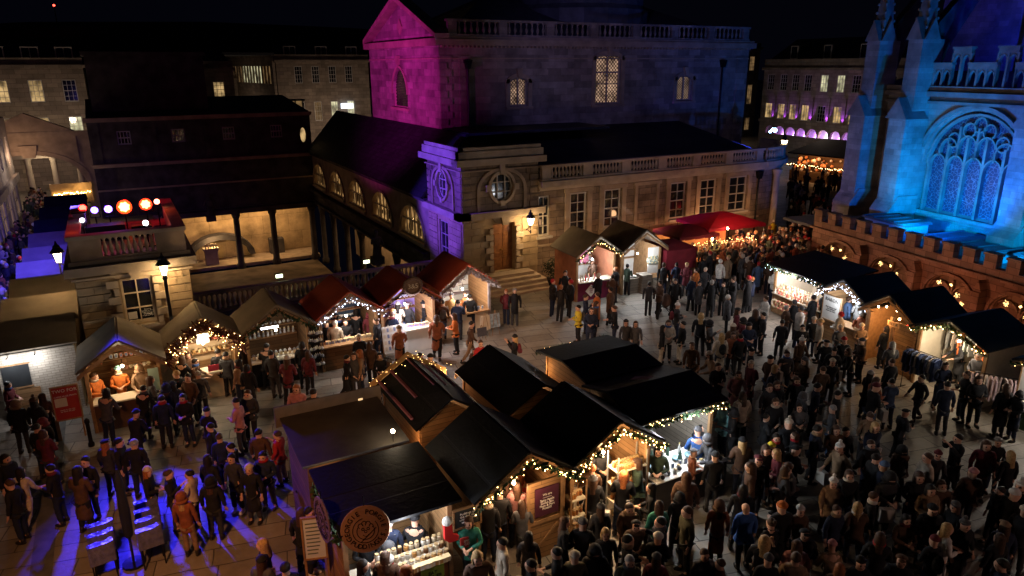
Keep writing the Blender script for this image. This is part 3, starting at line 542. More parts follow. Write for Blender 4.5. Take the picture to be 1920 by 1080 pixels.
# ---------- lanterns ----------
def lantern(name, lab, p, power, style='post', base=0, side=1, s=1.0, light=WARM):
    t = thing(name, lab, 'street lamp', (p[0], p[1], base)); z = p[2]-base; k = s
    q = MB()
    if style == 'post': q.lathe([(.13, 0), (.13, .3), (.07, .4), (.055, z-.5*k), (.09, z-.42*k), (.05, z-.3*k)], (0, 0, 0), 10, BLACKM)
    else: q.cyl((0, 0, z-.34*k), (side*.45, .0, z-.55*k), .025, mt=BLACKM); q.cyl((0, 0, z-.3*k), (0, 0, z-.75*k), .03, mt=BLACKM); q.cyl((0, 0, z-.72*k), (side*.45, 0, z-.4*k), .018, mt=BLACKM)
    q.build('lamp_post', t)
    q = MB()
    for i in range(4):
        a = math.pi/4+i*math.pi/2; q.cyl((.11*k*math.cos(a), .11*k*math.sin(a), z-.3*k), (.21*k*math.cos(a), .21*k*math.sin(a), z+.08*k), .013*k, n=4, mt=BLACKM)
    q.lathe([(.26*k, .08*k+z), (.2*k, .16*k+z), (.12*k, .26*k+z), (.13*k, .30*k+z), (.05*k, .38*k+z), (.02*k, .5*k+z)], (0, 0, 0), 8, BLACKM); q.build('lantern_frame', t)
    q = MB(); q.lathe([(.1*k, z-.29*k), (.2*k, z+.07*k)], (0, 0, 0), 4, LAMPG); q.build('lantern_glass', t)
    for dx, dy in ((-.4, -.35), ) if style != 'post' else ((.3, -.3),): pass
    lamp('POINT', (p[0], p[1], p[2]-.36*k), light, power, size=.09, name='lantern_light')
    return t
p = onray(306, 500, 26.75); lantern('street_lamp', 'black lantern on a tall post before the pavilion window', p, 300, 'post')
p = onray(108, 477, 30.3); lantern('wall_lantern', 'black bracket lantern on the pavilion side above the street stalls', p, 140, 'wall', p[2]-1, 1)
p = onray(995, 411, 31.3); lantern('wall_lantern', 'black wrought bracket lantern beside the panelled oak door', p, 180, 'wall', p[2]-1, -.6)
p = onray(1471, 265, 32.9); lantern('wall_lantern', 'bright lantern at the rounded corner of the long wing', p, 150, 'wall', p[2]-1, -1, light=(1, .72, .42))

# ---------- abbey ----------
az = rad(9.7); AB0 = Vector((33.51, 25.89, 0)); 
def amat(off=0):   # local x runs toward the camera end of the wall, y away from the square
    return Matrix.Translation(AB0+Vector((math.cos(az), -math.sin(az), 0))*off) @ Matrix.Rotation(-math.pi/2-az, 4, 'Z')
def place(o, M): o.matrix_world = M; return o
low = thing('churchyard_wall', 'low brown castellated stone wall with pointed blind arches before the blue lit abbey', 'wall')
M = amat(0); place(low, M)
AC = [1.75, 5.05, 8.4, 11.6, 14.9, 18.2]
mb = MB(); facade(mb, -.45, 24, 0, 2.75, [(a-1.2, a+1.2, .2, 1.9, 'p', 1.15) for a in AC], .35, REDST)
mb.box(-.45, -.1, .35, 5, 0, 2.75, REDST); mb.box(-.4, 24, .3, .6, 0, 2.5, REDST); mb.build('wall', low)
mb = MB(); mb.box(-.55, 24, -.16, .4, 2.3, 2.42, REDST)
for a in AC: arch_band(mb, a, .75, 1.25, 1.17, .13, -.12, -.002, REDST, 'p')
for a in (3.4, 6.7, 10, 13.25, 16.5): mb.box(a-.2, a+.2, -.5, -.002, 0, 1.7, REDST); mb.prism([(a-.2, 1.7), (a+.2, 1.7), (a, 2.2)], -.42, -.002, REDST)
mb.build('moulding', low)
for i in range(24): q = MB(); x = -.45+i*1.02; q.box(x, x+.56, 0, .35, 2.752, 3.25, REDST); q.box(x-.04, x+.6, -.06, .4, 3.25, 3.36, REDST); q.build('merlon', low)
for i, a in enumerate(AC):   # tracery behind the blind arches
    q = MB(); q.box(a-.04, a+.04, .12, .25, .2, 1.7, REDST); arch_band(q, a-.6, 1.0, .5, .5, .07, .12, .24, REDST, 'p', 8); arch_band(q, a+.6, 1.0, .5, .5, .07, .12, .24, REDST, 'p', 8); q.build('tracery', low)

abb = thing('abbey_church', 'gothic abbey flank lit bright blue with traceried window, buttresses and pinnacles', 'church'); place(abb, amat(5.2))
WC = 4.15; WW = 2.85
mb = MB(); facade(mb, -3.3, 16, 0, 9.35, [(WC-WW, WC+WW, 3.35, 8.75, 'p', 2.9)], .5, ABBEY); mb.box(-3.3, -2.8, .5, 8, 0, 9.35, ABBEY); mb.build('wall', abb)
c = MB(); c.box(-3.4, 16, -.2, -.002, 8.98, 9.12, ABP); c.box(-3.5, 16, -.35, .6, 9.35, 9.6, ABP)
arch_band(c, WC, 5.87, WW+.12, 3.0, .16, -.2, -.002, ABP, 'p', 20); arch_band(c, WC, 5.87, WW-.28, 2.62, .12, .1, .34, ABP, 'p', 20)
c.box(WC-WW-.5, WC-WW-.1, -.2, -.002, 5.72, 5.88, ABP); c.quad((WC-WW, -.1, 3.1), (WC+WW, -.1, 3.1), (WC+WW, .5, 3.5), (WC-WW, .5, 3.5), .1, ABP); c.build('moulding', abb)
def pointed(q, cx, zs, w, h, t, y0, y1, n=10): arch_band(q, cx, zs, w, h, t, y0, y1, ABP, 'p', n)
tr = MB(); lw = (2*WW-.5)/5; x0 = WC-WW+.25
for i in range(6): tr.box(x0+i*lw-.07, x0+i*lw+.07, .2, .42, 3.35, 5.95 if i in (0, 5) else (7.0 if i in (1, 4) else 7.4), ABP)
for i in range(5): pointed(tr, x0+(i+.5)*lw, 5.85, lw/2-.08, .55, .07, .2, .4)
for i in range(4): pointed(tr, x0+(i+1)*lw, 6.75 if i in (0, 3) else 6.95, lw/2-.07, .5, .07, .2, .4); tr.box(x0+(i+.5)*lw-.06, x0+(i+.5)*lw+.06, .2, .4, 6.3, 6.8, ABP); 
for i in range(1, 3): tr.box(x0+(i+.5)*lw-.06, x0+(i+.5)*lw+.06, .2, .4, 6.3, 7.9, ABP)
for dx, dz in ((-.55, 7.75), (.55, 7.75), (0, 8.05), (-1.35, 7.2), (1.35, 7.2)):
    for k in range(12):
        a, b = 2*math.pi*k/12, 2*math.pi*(k+1)/12; f = lambda t, r: (WC+dx+r*math.cos(t), dz+r*math.sin(t)*1.1); tr.prism([f(a, .3), f(a, .37), f(b, .37), f(b, .3)], .22, .38, ABP)
w = tr.build('window', abb)
sg = bpy.data.materials.new('stained_glass'); sg.use_nodes = True; t_ = sg.node_tree; b_ = t_.nodes['Principled BSDF']; g_ = nd(t_, 'ShaderNodeNewGeometry'); v_ = nd(t_, 'ShaderNodeTexVoronoi', feature='DISTANCE_TO_EDGE'); v_.inputs['Scale'].default_value = 5.5
t_.links.new(g_.outputs['Position'], v_.inputs['Vector']); r_ = nd(t_, 'ShaderNodeValToRGB'); r_.color_ramp.elements[0].position = .01; r_.color_ramp.elements[1].position = .06
r_.color_ramp.elements[0].color = (.22, .24, .3, 1); r_.color_ramp.elements[1].color = (.035, .045, .09, 1); t_.links.new(v_.outputs['Distance'], r_.inputs[0]); t_.links.new(r_.outputs[0], b_.inputs['Base Color']); b_.inputs['Roughness'].default_value = .3
q = MB(); q.box(WC-WW, WC+WW, .43, .46, 3.35, 8.8, sg); q.build('pane', w)
pr = MB(); z = 9.6; pr.box(-3.4, 16, -.2, .1, z, z+.28, ABP); x = -.2; i = 0   # pierced battlements: alternate high and low panels
while x < 15.5:
    hi = i % 2 == 0; wd = 1.0 if hi else 1.45; zt = z+2.1 if hi else z+1.35; nn = 2 if hi else 3
    pr.box(x, x+wd, -.16, .06, zt-.22, zt, ABP); pr.box(x-.05, x+wd+.05, -.22, .12, zt, zt+.1, ABP)
    for k in range(nn+1): pr.box(x+wd*k/nn-.05, x+wd*k/nn+.05, -.15, .05, z+.28, zt-.2, ABP)
    for k in range(nn): pointed(pr, x+wd*(k+.5)/nn, zt-.62, wd/nn/2-.06, .32, .06, -.13, .03, 6); pr.box(x+wd*k/nn, x+wd*(k+1)/nn, -.1, .0, zt-.32, zt-.21, ABP)
    x += wd; i += 1
pr.build('parapet', abb)
def pinnacle(q, cx, cy, z, h, w):
    q.lathe([(w, z), (w*.9, z+.1), (w*.55, z+h*.45), (w*.1, z+h)], (cx, cy, 0), 4, ABP)
    for k in range(9):
        for a in range(4): r = w*.95*(1-k/10); t = a*math.pi/2+math.pi/4*0; q.ball((cx+r*math.cos(t+math.pi/4), cy+r*math.sin(t+math.pi/4), z+.2+k*h/10.5), .09, ABP, 5, 3)
def buttress(xa, xb, dep, sh=0):
    q = MB(); cx = (xa+xb)/2
    q.box(xa-.15, xb+.15, -dep-.35, -.002, 0, 3.3, ABBEY); q.add([(xa-.15, -dep-.35, 3.3), (xb+.15, -dep-.35, 3.3), (xb+.15, -dep+.25, 4.1), (xa-.15, -dep+.25, 4.1), (xa-.15, -.002, 4.1), (xb+.15, -.002, 4.1), (xa-.15, -.002, 3.3), (xb+.15, -.002, 3.3)], [(0, 1, 2, 3), (3, 2, 5, 4), (0, 3, 4, 6), (1, 7, 5, 2)], ABBEY)
    q.box(xa-.05, xb+.05, -dep, -.002, 3.3, 8.2, ABBEY); q.prism([(xa-.2, 8.2), (xb+.2, 8.2), (cx, 9.3)], -dep-.15, -.3, ABP)
    q.box(xa+.05, xb-.05, -dep+.45, .3, 8.2, 12.2, ABBEY)
    for yy in (-dep+.3, ): q.prism([(xa, 12.2), (xb, 12.2), (cx, 13.3)], yy, -.0, ABP)
    for sx in (xa, xb): q.prism([(-dep+.45, 12.2), (-.1, 12.2), ((-dep+.35)/2, 13.3)], -.05, .05, ABP, Matrix.Translation((sx, 0, 0)) @ Matrix.Rotation(math.pi/2, 4, 'Z'))
    pinnacle(q, cx, (-dep+.4)/2, 12.6, 4.6, (xb-xa)*.55); return q.build('buttress', abb)
buttress(.25, 1.25, 1.6); buttress(-2.55, -1.55, 1.6); buttress(WC+WW+.35, WC+WW+1.4, 1.6)
up = MB(); up.box(-3, 16, 4.6, 5.0, 9.4, 22, ABBEY); up.box(2.4, 2.9, 4.3, 4.6, 9.6, 21, ABP); up.box(8.2, 8.7, 4.3, 4.6, 9.6, 21, ABP)
arch_band(up, 5.3, 12.2, 1.7, 1.9, .2, 4.45, 4.6, ABP, 'p'); up.box(4.0, 6.6, 4.52, 4.6, 10, 12.2, ABP); up.quad((-3.3, -.1, 9.62), (16, -.1, 9.62), (16, 4.6, 10.6), (-3.3, 4.6, 10.6), .1, LEAD); up.build('clerestory_wall', abb)
for bx in (.75, -2.05, 7.9):   # flying buttresses
    fb = MB(); pts = [(-.6, 11.4), (-.6, 12.3), (4.6, 18.4), (4.6, 15.2)]
    fb.prism([(-.6, 10.2), (.4, 10.2), (.9, 11.8), (2.4, 14.0), (4.6, 16.6), (4.6, 17.8), (-.4, 12.6)], -.22, .22, DKST, Matrix.Translation((bx, 0, 0)) @ Matrix.Rotation(math.pi/2, 4, 'Z') @ Matrix.Scale(1, 4)); fb.build('flying_buttress', abb)
vs = MB(); vs.box(-3.2, 16, -5.0, -.4, 2.2, 2.35, LEAD); vs.build('aisle_roof', abb)
RB = mat('roof_box_metal', (.35, .38, .42), .5, .15)
for k, (x, y, w, d, h, lab) in enumerate(((1.3, -3.4, 2.6, 1.6, .75, 'blue lit flat roofed rooftop box below the abbey window'), (5.2, -3.2, 3.6, 2.2, .5, 'wide dark ribbed roof light beside the rooftop box'), (9.6, -3.0, 3.0, 1.8, .6, 'blue rooftop plant box furthest toward the near corner'))):
    q = MB(); q.box(0, w, 0, d, 0, h, RB); q.box(-.12, w+.12, -.12, d+.12, h, h+.1, LEAD)
    for j in range(5): q.box(w*j/4-.04, w*j/4+.04, -.1, d+.1, h+.1, h+.15, LEAD)
    o = q.build('rooftop_box'); o.matrix_world = amat(5.2) @ Matrix.Translation((x, y, 2.36)); tag(o, lab, 'rooftop box')
# ---------- background streets ----------
BRN = ashlar('far_stone', (.30, .24, .18), .9, .4, .01, .2, .4); BSLT = mat('far_slate', (.03, .03, .035), .8)
def far_house(name, lab, x0, x1, y, zt, rows, nx, th=8, rz=0, z0=0, roofh=1.6, dorm=0, ww=.9, mt=BRN, extra=None, seed=1, dpale=None, mx=0):
    """terrace seen across the roofs: rows = [(z0, z1, kinds)]"""
    t = thing(name, lab, 'building', (x0, y, 0), rz); L = x1-x0; r = random.Random(seed); mb = MB(); holes = []
    st = (L-2*mx)/nx
    for za, zb, ks in rows:
        for i in range(nx): holes.append((mx+st*(i+.5)-ww/2, mx+st*(i+.5)+ww/2, za, zb, 'r'))
    facade(mb, 0, L, z0, zt, holes, .3, mt); mb.box(0, .3, .3, th, z0, zt, mt); mb.box(L-.3, L, .3, th, z0, zt, mt); mb.build('wall', t)
    c = MB(); c.box(-.2, L+.2, -.35, .2, zt, zt+.3, mt); c.box(0, L, -.06, -.002, rows[0][0]-.5, rows[0][0]-.35, mt); c.box(-.05, L+.05, .0, .3, zt+.3, zt+.9, mt); c.build('cornice', t)
    for za, zb, ks in rows:
        for i in range(nx):
            k = ks[i % len(ks)]; g = {'d': GDARK, 'y': GYEL, 'm': GDIM, 'p': GPALE}[k]
            sash(t, mx+st*(i+.5)-ww/2+.02, mx+st*(i+.5)+ww/2-.02, za+.02, zb-.02, 3, 4, .1, g, mat('far_sash', (.5, .47, .42), .6, 0), t=.035)
    rf = MB(); rf.quad((-.1, .35, zt+.5), (L+.1, .35, zt+.5), (L-.5, th/2, zt+.5+roofh), (.5, th/2, zt+.5+roofh), .2, BSLT); rf = rf.build('roof', t)
    for i in range(dorm):
        d = MB(); cx = L*(i+.5)/dorm; d.box(cx-.65, cx+.65, .7, 2.6, zt+.6, zt+1.9, BSLT); d.box(cx-.7, cx+.7, .6, .7, zt+.62, zt+1.85, mat('far_sash', (.5, .47, .42))); d.box(cx-.6, cx-.03, .585, .6, zt+.7, zt+1.75, GDARK); d.box(cx+.03, cx+.6, .585, .6, zt+.7, zt+1.75, GDARK); d.build('dormer', rf)
    return t
far_house('georgian_terrace', 'pale far terrace with lit sash windows beyond the dark range, left corner', -14.5, -1.3, 80, 10.9, [(4.8, 6.6, 'mymyp'), (7.9, 9.9, 'myyyd')], 5, dorm=5, ww=1.15, seed=3, mt=BRN, th=6)
far_house('corner_house', 'narrow far house with one bright window between the dark roofs', 8.6, 11.5, 78, 10.6, [(4.4, 6.4, 'd'), (8.0, 9.6, 'y')], 1, ww=1.1)
far_house('distant_house', 'dim distant house with orange shop light down the side street', 13.3, 20.0, 105, 9.2, [(3.2, 5., 'mym'), (6.4, 8., 'mdm')], 3, ww=.9, roofh=1.2)
far_house('town_house', 'brown far town house with pediment window and four dark upper sashes', 18.1, 29.2, 90, 11.4, [(4.6, 6.9, 'dmpp'), (9.0, 11.0, 'dddd')], 4, dorm=3, ww=.95, seed=5, th=9, mx=1.5)
sf = thing('side_facade', 'long side street facade with a row of bright thin windows', 'building', (18.0, 90, 0), rad(97)); q = MB(); hs = [(1+i*1.15, 1.75+i*1.15, 9.0, 11.0, 'r') for i in range(16)]; facade(q, 0, 24, 0, 12.2, hs, .3, BRN); q.build('wall', sf)
for i, h in enumerate(hs): q = MB(); q.box(h[0], h[1], .12, .15, 9, 11, GPALE if 2 < i < 10 else GDIM); q.build('window', sf)
q = MB(); q.box(0, 24, .0, 6, 12.2, 12.5, BSLT); q.build('roof', sf)
sg_ = thing('shop_sign', 'small glowing white shop sign in the brown far town house', 'sign', (26.1, 89.6, 6.3)); q = MB(); q.box(-.75, .75, 0, .1, -.3, .3, mat('sign_glow', (.8, .85, 1), .4, 0, emit=(.75, .85, 1), estr=2.5)); q.build('sign_board', sg_); text('OPEN', .42, BLACKM, sg_, (0, -.02, 0))
# hipped-roof kiosk glow between dark roofs
kk = thing('roof_lantern', 'low glazed roof lantern glowing yellow among dark roofs', 'roof lantern', onray(532, 203, 75)); q = MB(); q.box(-2.6, 2.6, -1, 1, 1.0, 1.2, BSLT); q.box(-2.4, 2.4, -.8, .8, -1.5, -.5, BSLT)
for i in range(6): q.box(-2.4+i*.93, -2.25+i*.93, -.85, -.7, -.5, 1.0, BSLT)
q.build('lantern_frame', kk); q = MB(); q.box(-2.3, 2.3, -.7, -.65, -.5, 1.0, GDIM); q.build('pane', kk); kk.scale = (.75, .75, .7)
# right background: terrace with uplit arcade
ar = thing('arcade_terrace', 'long classical terrace with purple lit ground floor arches and uplit pilasters', 'building')
P0 = Vector((73.4, 65.1, 0)); ang = math.atan2(-1, -.06); ar.location = P0; ar.rotation_euler = (0, 0, ang)
LILAC = mat('arch_render', (.62, .56, .62), .8, .1); NA = 9; hs = [(.2+1.69*i, 1.68+1.69*i, 2.62, 3.62, 'a', .74) for i in range(-1, NA)]
WXA = (-1.9, .2, 2.1, 4.0, 6.4, 8.7, 10.8, 13.0, 15.2)
for x in WXA: hs += [(x, x+1.15, 4.5, 6.35, 'r'), (x, x+1.1, 7.9, 9.8, 'r')]
mb = MB(); facade(mb, -2.6, 18, 0, 10.3, hs, .35, BRN); mb.box(-2.6, 18, .9, 1.1, 0, 10.3, LILAC); mb.box(-2.6, 18, .35, .9, 2.5, 2.6, LILAC); mb.box(-2.6, 18, .35, .9, 3.7, 4.4, BRN); mb.build('wall', ar)
c = MB(); c.box(-2.7, 18.1, -.35, -.002, 10.3, 10.6, BRN); c.box(-2.6, 18, -.25, -.002, 4.05, 4.35, BRN); c.box(-2.6, 18, -.05, .2, 10.6, 11.6, BRN)
PLX = (-.35, 1.62, 3.45, 5.6, 8.0, 10.25, 12.4)
for x in PLX: c.box(x-.2, x+.2, -.1, -.002, 4.4, 7.3, BRN)
c.build('cornice', ar)
for i, x in enumerate(WXA):
    for za, zb, kk_ in ((4.5, 6.35, 'yyyydyyyy'), (7.9, 9.8, 'dddpppddd')): k = kk_[i] if za < 5 else 'ddddppddd'[i]; sash(ar, x+.01, x+(1.14 if za < 5 else 1.09), za+.01, zb-.01, 3, 4, .1, {'d': GDARK, 'y': GYEL, 'm': GDIM, 'p': GPALE}[k], MATS['far_sash'], t=.03, ft=.05)
TM = Matrix.Translation(P0) @ Matrix.Rotation(ang, 4, 'Z')
for i in range(NA-1):
    p = TM @ Vector((.94+1.69*i, .62, 2.72)); lamp('POINT', p, (.60, .26, 1) if i != 4 else (.85, .6, 1), 38 if i != 4 else 90, size=.06, name='arch_uplight')
for x in PLX: p = TM @ Vector((x, -.32, 4.42)); lamp('SPOT', p, (.40, .08, 1), 300 if x > 4 else 150, tuple(TM @ Vector((x, -.06, 7))), .05, 64, .7, 'pilaster_uplight')
rf = MB(); rf.quad((-2.6, .2, 11.2), (18, .2, 11.2), (18, 5, 14), (-2.6, 5, 14), .3, BSLT); rf = rf.build('roof', ar)
for x in (.6, 5.6, 10.6): q = MB(); q.box(x, x+1.2, .9, 3, 11.5, 13.2, BSLT); q.box(x+.05, x+1.15, .8, .9, 11.6, 13.1, MATS['far_sash']); q.box(x+.15, x+1.05, .78, .8, 11.7, 13, GDARK); q.build('dormer', rf)
# big dark-roofed food stall with orange lit goods down the lane
fs = thing('food_stall', 'large dark roofed food stall with orange lit display far down the lane', 'market stall', (58.6, 46.2, 0), rad(-82)); q = MB(); q.quad((-3.4, 0, 2.75), (3.4, 0, 2.75), (3.8, 7, 3.6), (-3.8, 7, 3.6), .12, NAVC); q.build('canopy', fs)
q = MB(); q.box(-3.3, 3.3, .5, 1.0, 0, 1.0, WOODD); q.box(-3.3, 3.3, 1.8, 1.9, 0, 2.6, WOODD); q.build('counter', fs)
q = MB(); 
for i in range(60): q.ball((rnd.uniform(-3.2, 3.2), rnd.uniform(.5, 1.7), 1.05+rnd.random()*1.2), rnd.uniform(.08, .2), mat('glazed_food', (.6, .22, .08), .6, .4, 4) if i % 3 else PALE if 0 else mat('pale_goods', (.6, .5, .4), .7), 6, 4)
q.build('display_goods', fs, kind='stuff'); q = MB()
for i in range(40): q.ball((-3.3+i*.17, -.1+rnd.random()*.15, 2.5+rnd.random()*.2-1.0), .035, BULBW, 4, 2)
q.build('fairy_lights', fs, kind='stuff')
lamp('AREA', tuple(Matrix.Translation((58.6, 46.2, 0)) @ Matrix.Rotation(rad(-82), 4, 'Z') @ Vector((0, .2, 2.5))), (1, .5, .22), 110, tuple(Matrix.Translation((58.6, 46.2, 0)) @ Matrix.Rotation(rad(-82), 4, 'Z') @ Vector((0, 1.3, 1.2))), .4, sx=6, name='stall_light')
for k, (x, y, w) in enumerate(((1444, 247, 0), (1449, 243, 1), (1453, 244, 2))):
    p = onray(x, y, 58); o = MB().ball((0, 0, 0), .12+.1*w/2, mat('blue_stage_glow', (.5, .8, 1), .4, 0, emit=(.35, .6, 1), estr=40)).build('stage_lamp'); o.location = p; tag(o, 'blue white stage lamp glaring beyond the rounded corner, '+['smallest', 'middle', 'brightest'][k]+' of three', 'stage light')
far_house('shop_row', 'dark far building with yellow lit windows between the hall and the purple arcade', 72, 90, 84, 13.2, [(1, 3, 'pym'), (5.0, 8, 'ymydym'), (10.0, 12.2, 'mmddym')], 6, ww=1.1, seed=9, mt=DKST, th=6)
# arch over York Street, shop fronts on the left
br = thing('street_arch', 'stone street arch with pediment spanning the left street', 'arch', (-10.6, 66, 0)); q = MB(); facade(q, 0, 10.4, 0, 5.9, [(.9, 8.5, -.1, 4.6, 'a', 2.2)], .8, PLAIN); q.box(-.2, 10.6, -.25, 0, 5.9, 6.3, PLAIN); q.prism([(2.0, 6.3), (8.2, 6.3), (5.1, 7.7)], -.2, .6, PLAIN)
for x in (1.6, 7.9): q.box(x, x+.35, -.15, 0, 3.9, 5.9, PLAIN)
q.prism([(4.6, 4.4), (5.4, 4.4), (5.6, 5.3), (4.4, 5.3)], -.2, 0, PLAIN); arch_band(q, 4.7, 2.4, 3.85, 2.25, .3, -.1, 0, PLAIN); q.build('arch_wall', br)
lamp('POINT', (-6.2, 64, 4.8), (1, .6, .35), 75, size=.15, name='arch_lantern_light'); lamp('POINT', (-5.5, 72, 3.5), (1, .7, .45), 120, size=.2, name='street_and_fill_light'); lamp('POINT', (-7.2, 53, 3.4), (1, .7, .45), 90, size=.2, name='street_and_fill_light')
for k, (yy, n) in enumerate(((65.8, 3), (57.8, 3))):
    t = thing('street_house', ['grey shop fronted house nearest the street arch', 'grey shop fronted house at the left edge of the street'][k], 'house', (-6.7, yy, 0), rad(90)); q = MB()
    q.M = Matrix.Rotation(math.pi, 4, 'Z'); q.M = Matrix.Translation((0, 0, 0)); facade(q, -7.8, 0, 0, 7.5, [(-7.2, -5.2, .5, 2.6, 'r'), (-4.8, -3.6, 0, 2.6, 'r'), (-3.2, -.6, .5, 2.6, 'r'), (-6.8, -5.8, 4.2, 6.2, 'r'), (-4.5, -3.5, 4.2, 6.2, 'r'), (-2.2, -1.2, 4.2, 6.2, 'r')], .3, mat('shop_paint', (.32, .30, .30), .7)); q.box(-7.8, 0, -.25, 0, 2.9, 3.4, MATS['shop_paint']); q.build('wall', t)
    for (a, b, c0, c1) in ((-7.2, -5.2, .5, 2.6), (-4.8, -3.6, 0, 2.6), (-3.2, -.6, .5, 2.6), (-6.8, -5.8, 4.2, 6.2), (-4.5, -3.5, 4.2, 6.2), (-2.2, -1.2, 4.2, 6.2)): sash(t, a, b, c0+.01, c1-.01, 2, 2 if c1 < 3 else 4, .1, GDIM if c1 < 3 else GDARK, MATS['far_sash'])
cn = thing('portico', 'pale columned portico glimpsed under the street arch', 'portico', (-8.4, 70.5, 0)); q = MB(); q.box(0, 6.4, -.3, 3, 3.9, 4.5, PLAIN2); q.build('lintel', cn)
for i in range(4): q = MB(); q.lathe([(.34, 0), (.34, .2), (.26, .3), (.22, 3.6), (.33, 3.9)], (.4+i*1.8, 0, 0), 12, PLAIN2); q.build('column', cn, True)
lamp('POINT', (-5., 69.3, 3.6), (1, .8, .55), 60, size=.1, name='portico_light'); lamp('POINT', (-5.2, 60, 4.2), (1, .75, .6), 60, size=.1, name='street_and_fill_light')
for i in range(2): q = MB(); q.box(-.35, .35, 0, .1, 0, .6, mat('screen_glow', (.5, .8, .8), .4, 0, emit=(.5, .95, .9), estr=1.2)); o = q.build('lit_sign'); o.location = onray(121+i*14, 279-i*1, 74); tag(o, 'small pale green lit sign under the street arch, '+('nearer the shops' if i == 0 else 'nearer the range'), 'sign')
# red aircraft warning light on the hill
hl = MB(); hl.ball((0, 0, 0), 1, mat('hill_ground', (.01, .012, .01), 1, .3), 24, 8, (260, 120, 42)); hl.build('hills', kind='structure').location = (60, 480, -6)
mst = thing('radio_mast', 'thin far radio mast with one red warning light on the hill', 'mast', (onray(101, 10, 420)[0], 420, 20)); zz = onray(101, 10, 420)[2]; q = MB(); q.cyl((0, 0, 0), (0, 0, zz-20), .4, .15, 5, BLACKM); q.build('mast_pole', mst); q = MB(); q.ball((0, 0, zz-20), .5, mat('warning_glow', (1, .1, .05), .4, 0, emit=(1, .05, .03), estr=9)); q.build('warning_light', mst)
# ================= MARKET STALLS =================
JAR = lambda m, lid=None: MB().lathe([(.05, 0), (.055, .02), (.055, .1), (.04, .12)], n=8, mt=m).lathe([(.047, .12), (.047, .145)], n=8, mt=lid or m)
def gmesh(kind, m, m2=None):
    q = MB(); m2 = m2 or m
    if kind == 'jar': JAR(m, m2) and q.lathe([(.05, 0), (.055, .02), (.055, .1), (.04, .12)], n=8, mt=m).lathe([(.047, .12), (.047, .145)], n=8, mt=m2)
    elif kind == 'bottle': q.lathe([(.04, 0), (.042, .02), (.042, .19), (.016, .25), (.016, .32)], n=8, mt=m).lathe([(.018, .3), (.018, .33)], n=6, mt=m2)
    elif kind == 'mug': q.lathe([(.045, 0), (.05, .1)], n=8, mt=m).cyl((.05, 0, .03), (.085, 0, .05), .012, n=4, mt=m).cyl((.085, 0, .05), (.05, 0, .08), .012, n=4, mt=m)
    elif kind == 'bauble': q.ball((0, 0, .06), .06, m, 8, 6).cyl((0, 0, .12), (0, 0, .145), .014, n=5, mt=m2)
    elif kind == 'box': q.box(-.09, .09, -.06, .06, 0, .1, m).box(-.095, .095, -.065, .065, .1, .12, m2).box(-.015, .015, -.067, .067, 0, .123, m2)
    elif kind == 'figurine': q.lathe([(.05, 0), (.055, .03), (.03, .1), (.045, .14), (.03, .17)], n=8, mt=m).ball((0, 0, .2), .035, m2, 6, 5)
    elif kind == 'picture': q.box(-.16, .16, -.012, .012, 0, .24, m).box(-.13, .13, -.016, -.012, .03, .21, m2)
    elif kind == 'card': q.box(-.05, .05, -.006, .006, 0, .15, m).box(-.035, .035, -.009, -.006, .02, .13, m2)
    elif kind == 'bowl': q.lathe([(.05, 0), (.12, .05), (.14, .09), (.12, .085), (.04, .03)], n=12, mt=m)
    elif kind == 'basket': q.lathe([(.12, 0), (.16, .12), (.17, .13)], n=10, mt=m); [q.ball((rnd.uniform(-.09, .09), rnd.uniform(-.09, .09), .14), .045, m2, 6, 4) for _ in range(9)]
    elif kind == 'hat': q.lathe([(.13, 0), (.135, .05), (.09, .15), (.02, .18)], n=10, mt=m).ball((0, 0, .2), .035, m2, 6, 4)
    elif kind == 'wreath':
        for i in range(14): a = 2*math.pi*i/14; q.ball((.17*math.cos(a), 0, .2+.17*math.sin(a)), .05, m if i % 3 else m2, 6, 4)
    elif kind == 'heart': q.prism([(0, 0), (.06, .07), (.045, .11), (.02, .115), (0, .095), (-.02, .115), (-.045, .11), (-.06, .07)], -.012, .012, m)
    elif kind == 'lantern': q.box(-.06, .06, -.06, .06, 0, .02, m).box(-.045, .045, -.045, .045, .02, .15, m2).lathe([(.08, .15), (.02, .22)], n=4, mt=m)
    elif kind == 'tree': q.cyl((0, 0, 0), (0, 0, .06), .015, n=5, mt=m2).lathe([(.08, .05), (.05, .13), (.065, .13), (.03, .22), (.045, .22), (.005, .34)], n=8, mt=m)
    elif kind == 'loaf': q.ball((0, 0, .05), .09, m, 8, 5, (1.2, .7, .6))
    return q.mesh(kind, kind in ('bauble', 'bottle', 'bowl'))
GC_ = {}
def goods(M, kind, n, x0, x1, y, z, cols, lab, grp, jitter=.0, spread=.0, rz=0):
    """one shared mesh per colour, every item its own object"""
    ms = []
    for c in cols:
        key = (kind, c)
        if key not in GC_: GC_[key] = gmesh(kind, mat('goods_%02d%02d%02d' % tuple(int(v*99) for v in c[:3]), c[:3], .4, 0), mat('goods_trim_%s' % kind, {'jar': (.42, .30, .16), 'bottle': (.6, .5, .2), 'picture': (.45, .5, .5), 'card': (.2, .25, .4)}.get(kind, (.75, .6, .35)), .4, 0))
        ms.append(GC_[key])
    for i in range(n):
        x = x0+(x1-x0)*(i+.5)/n+rnd.uniform(-jitter, jitter); p = M @ Vector((x, y+rnd.uniform(-spread, spread), z))
        obj(kind, ms[rnd.randrange(len(ms))], None, p, rz+M.to_euler().z+rnd.uniform(-.2, .2), lab, kind, grp)
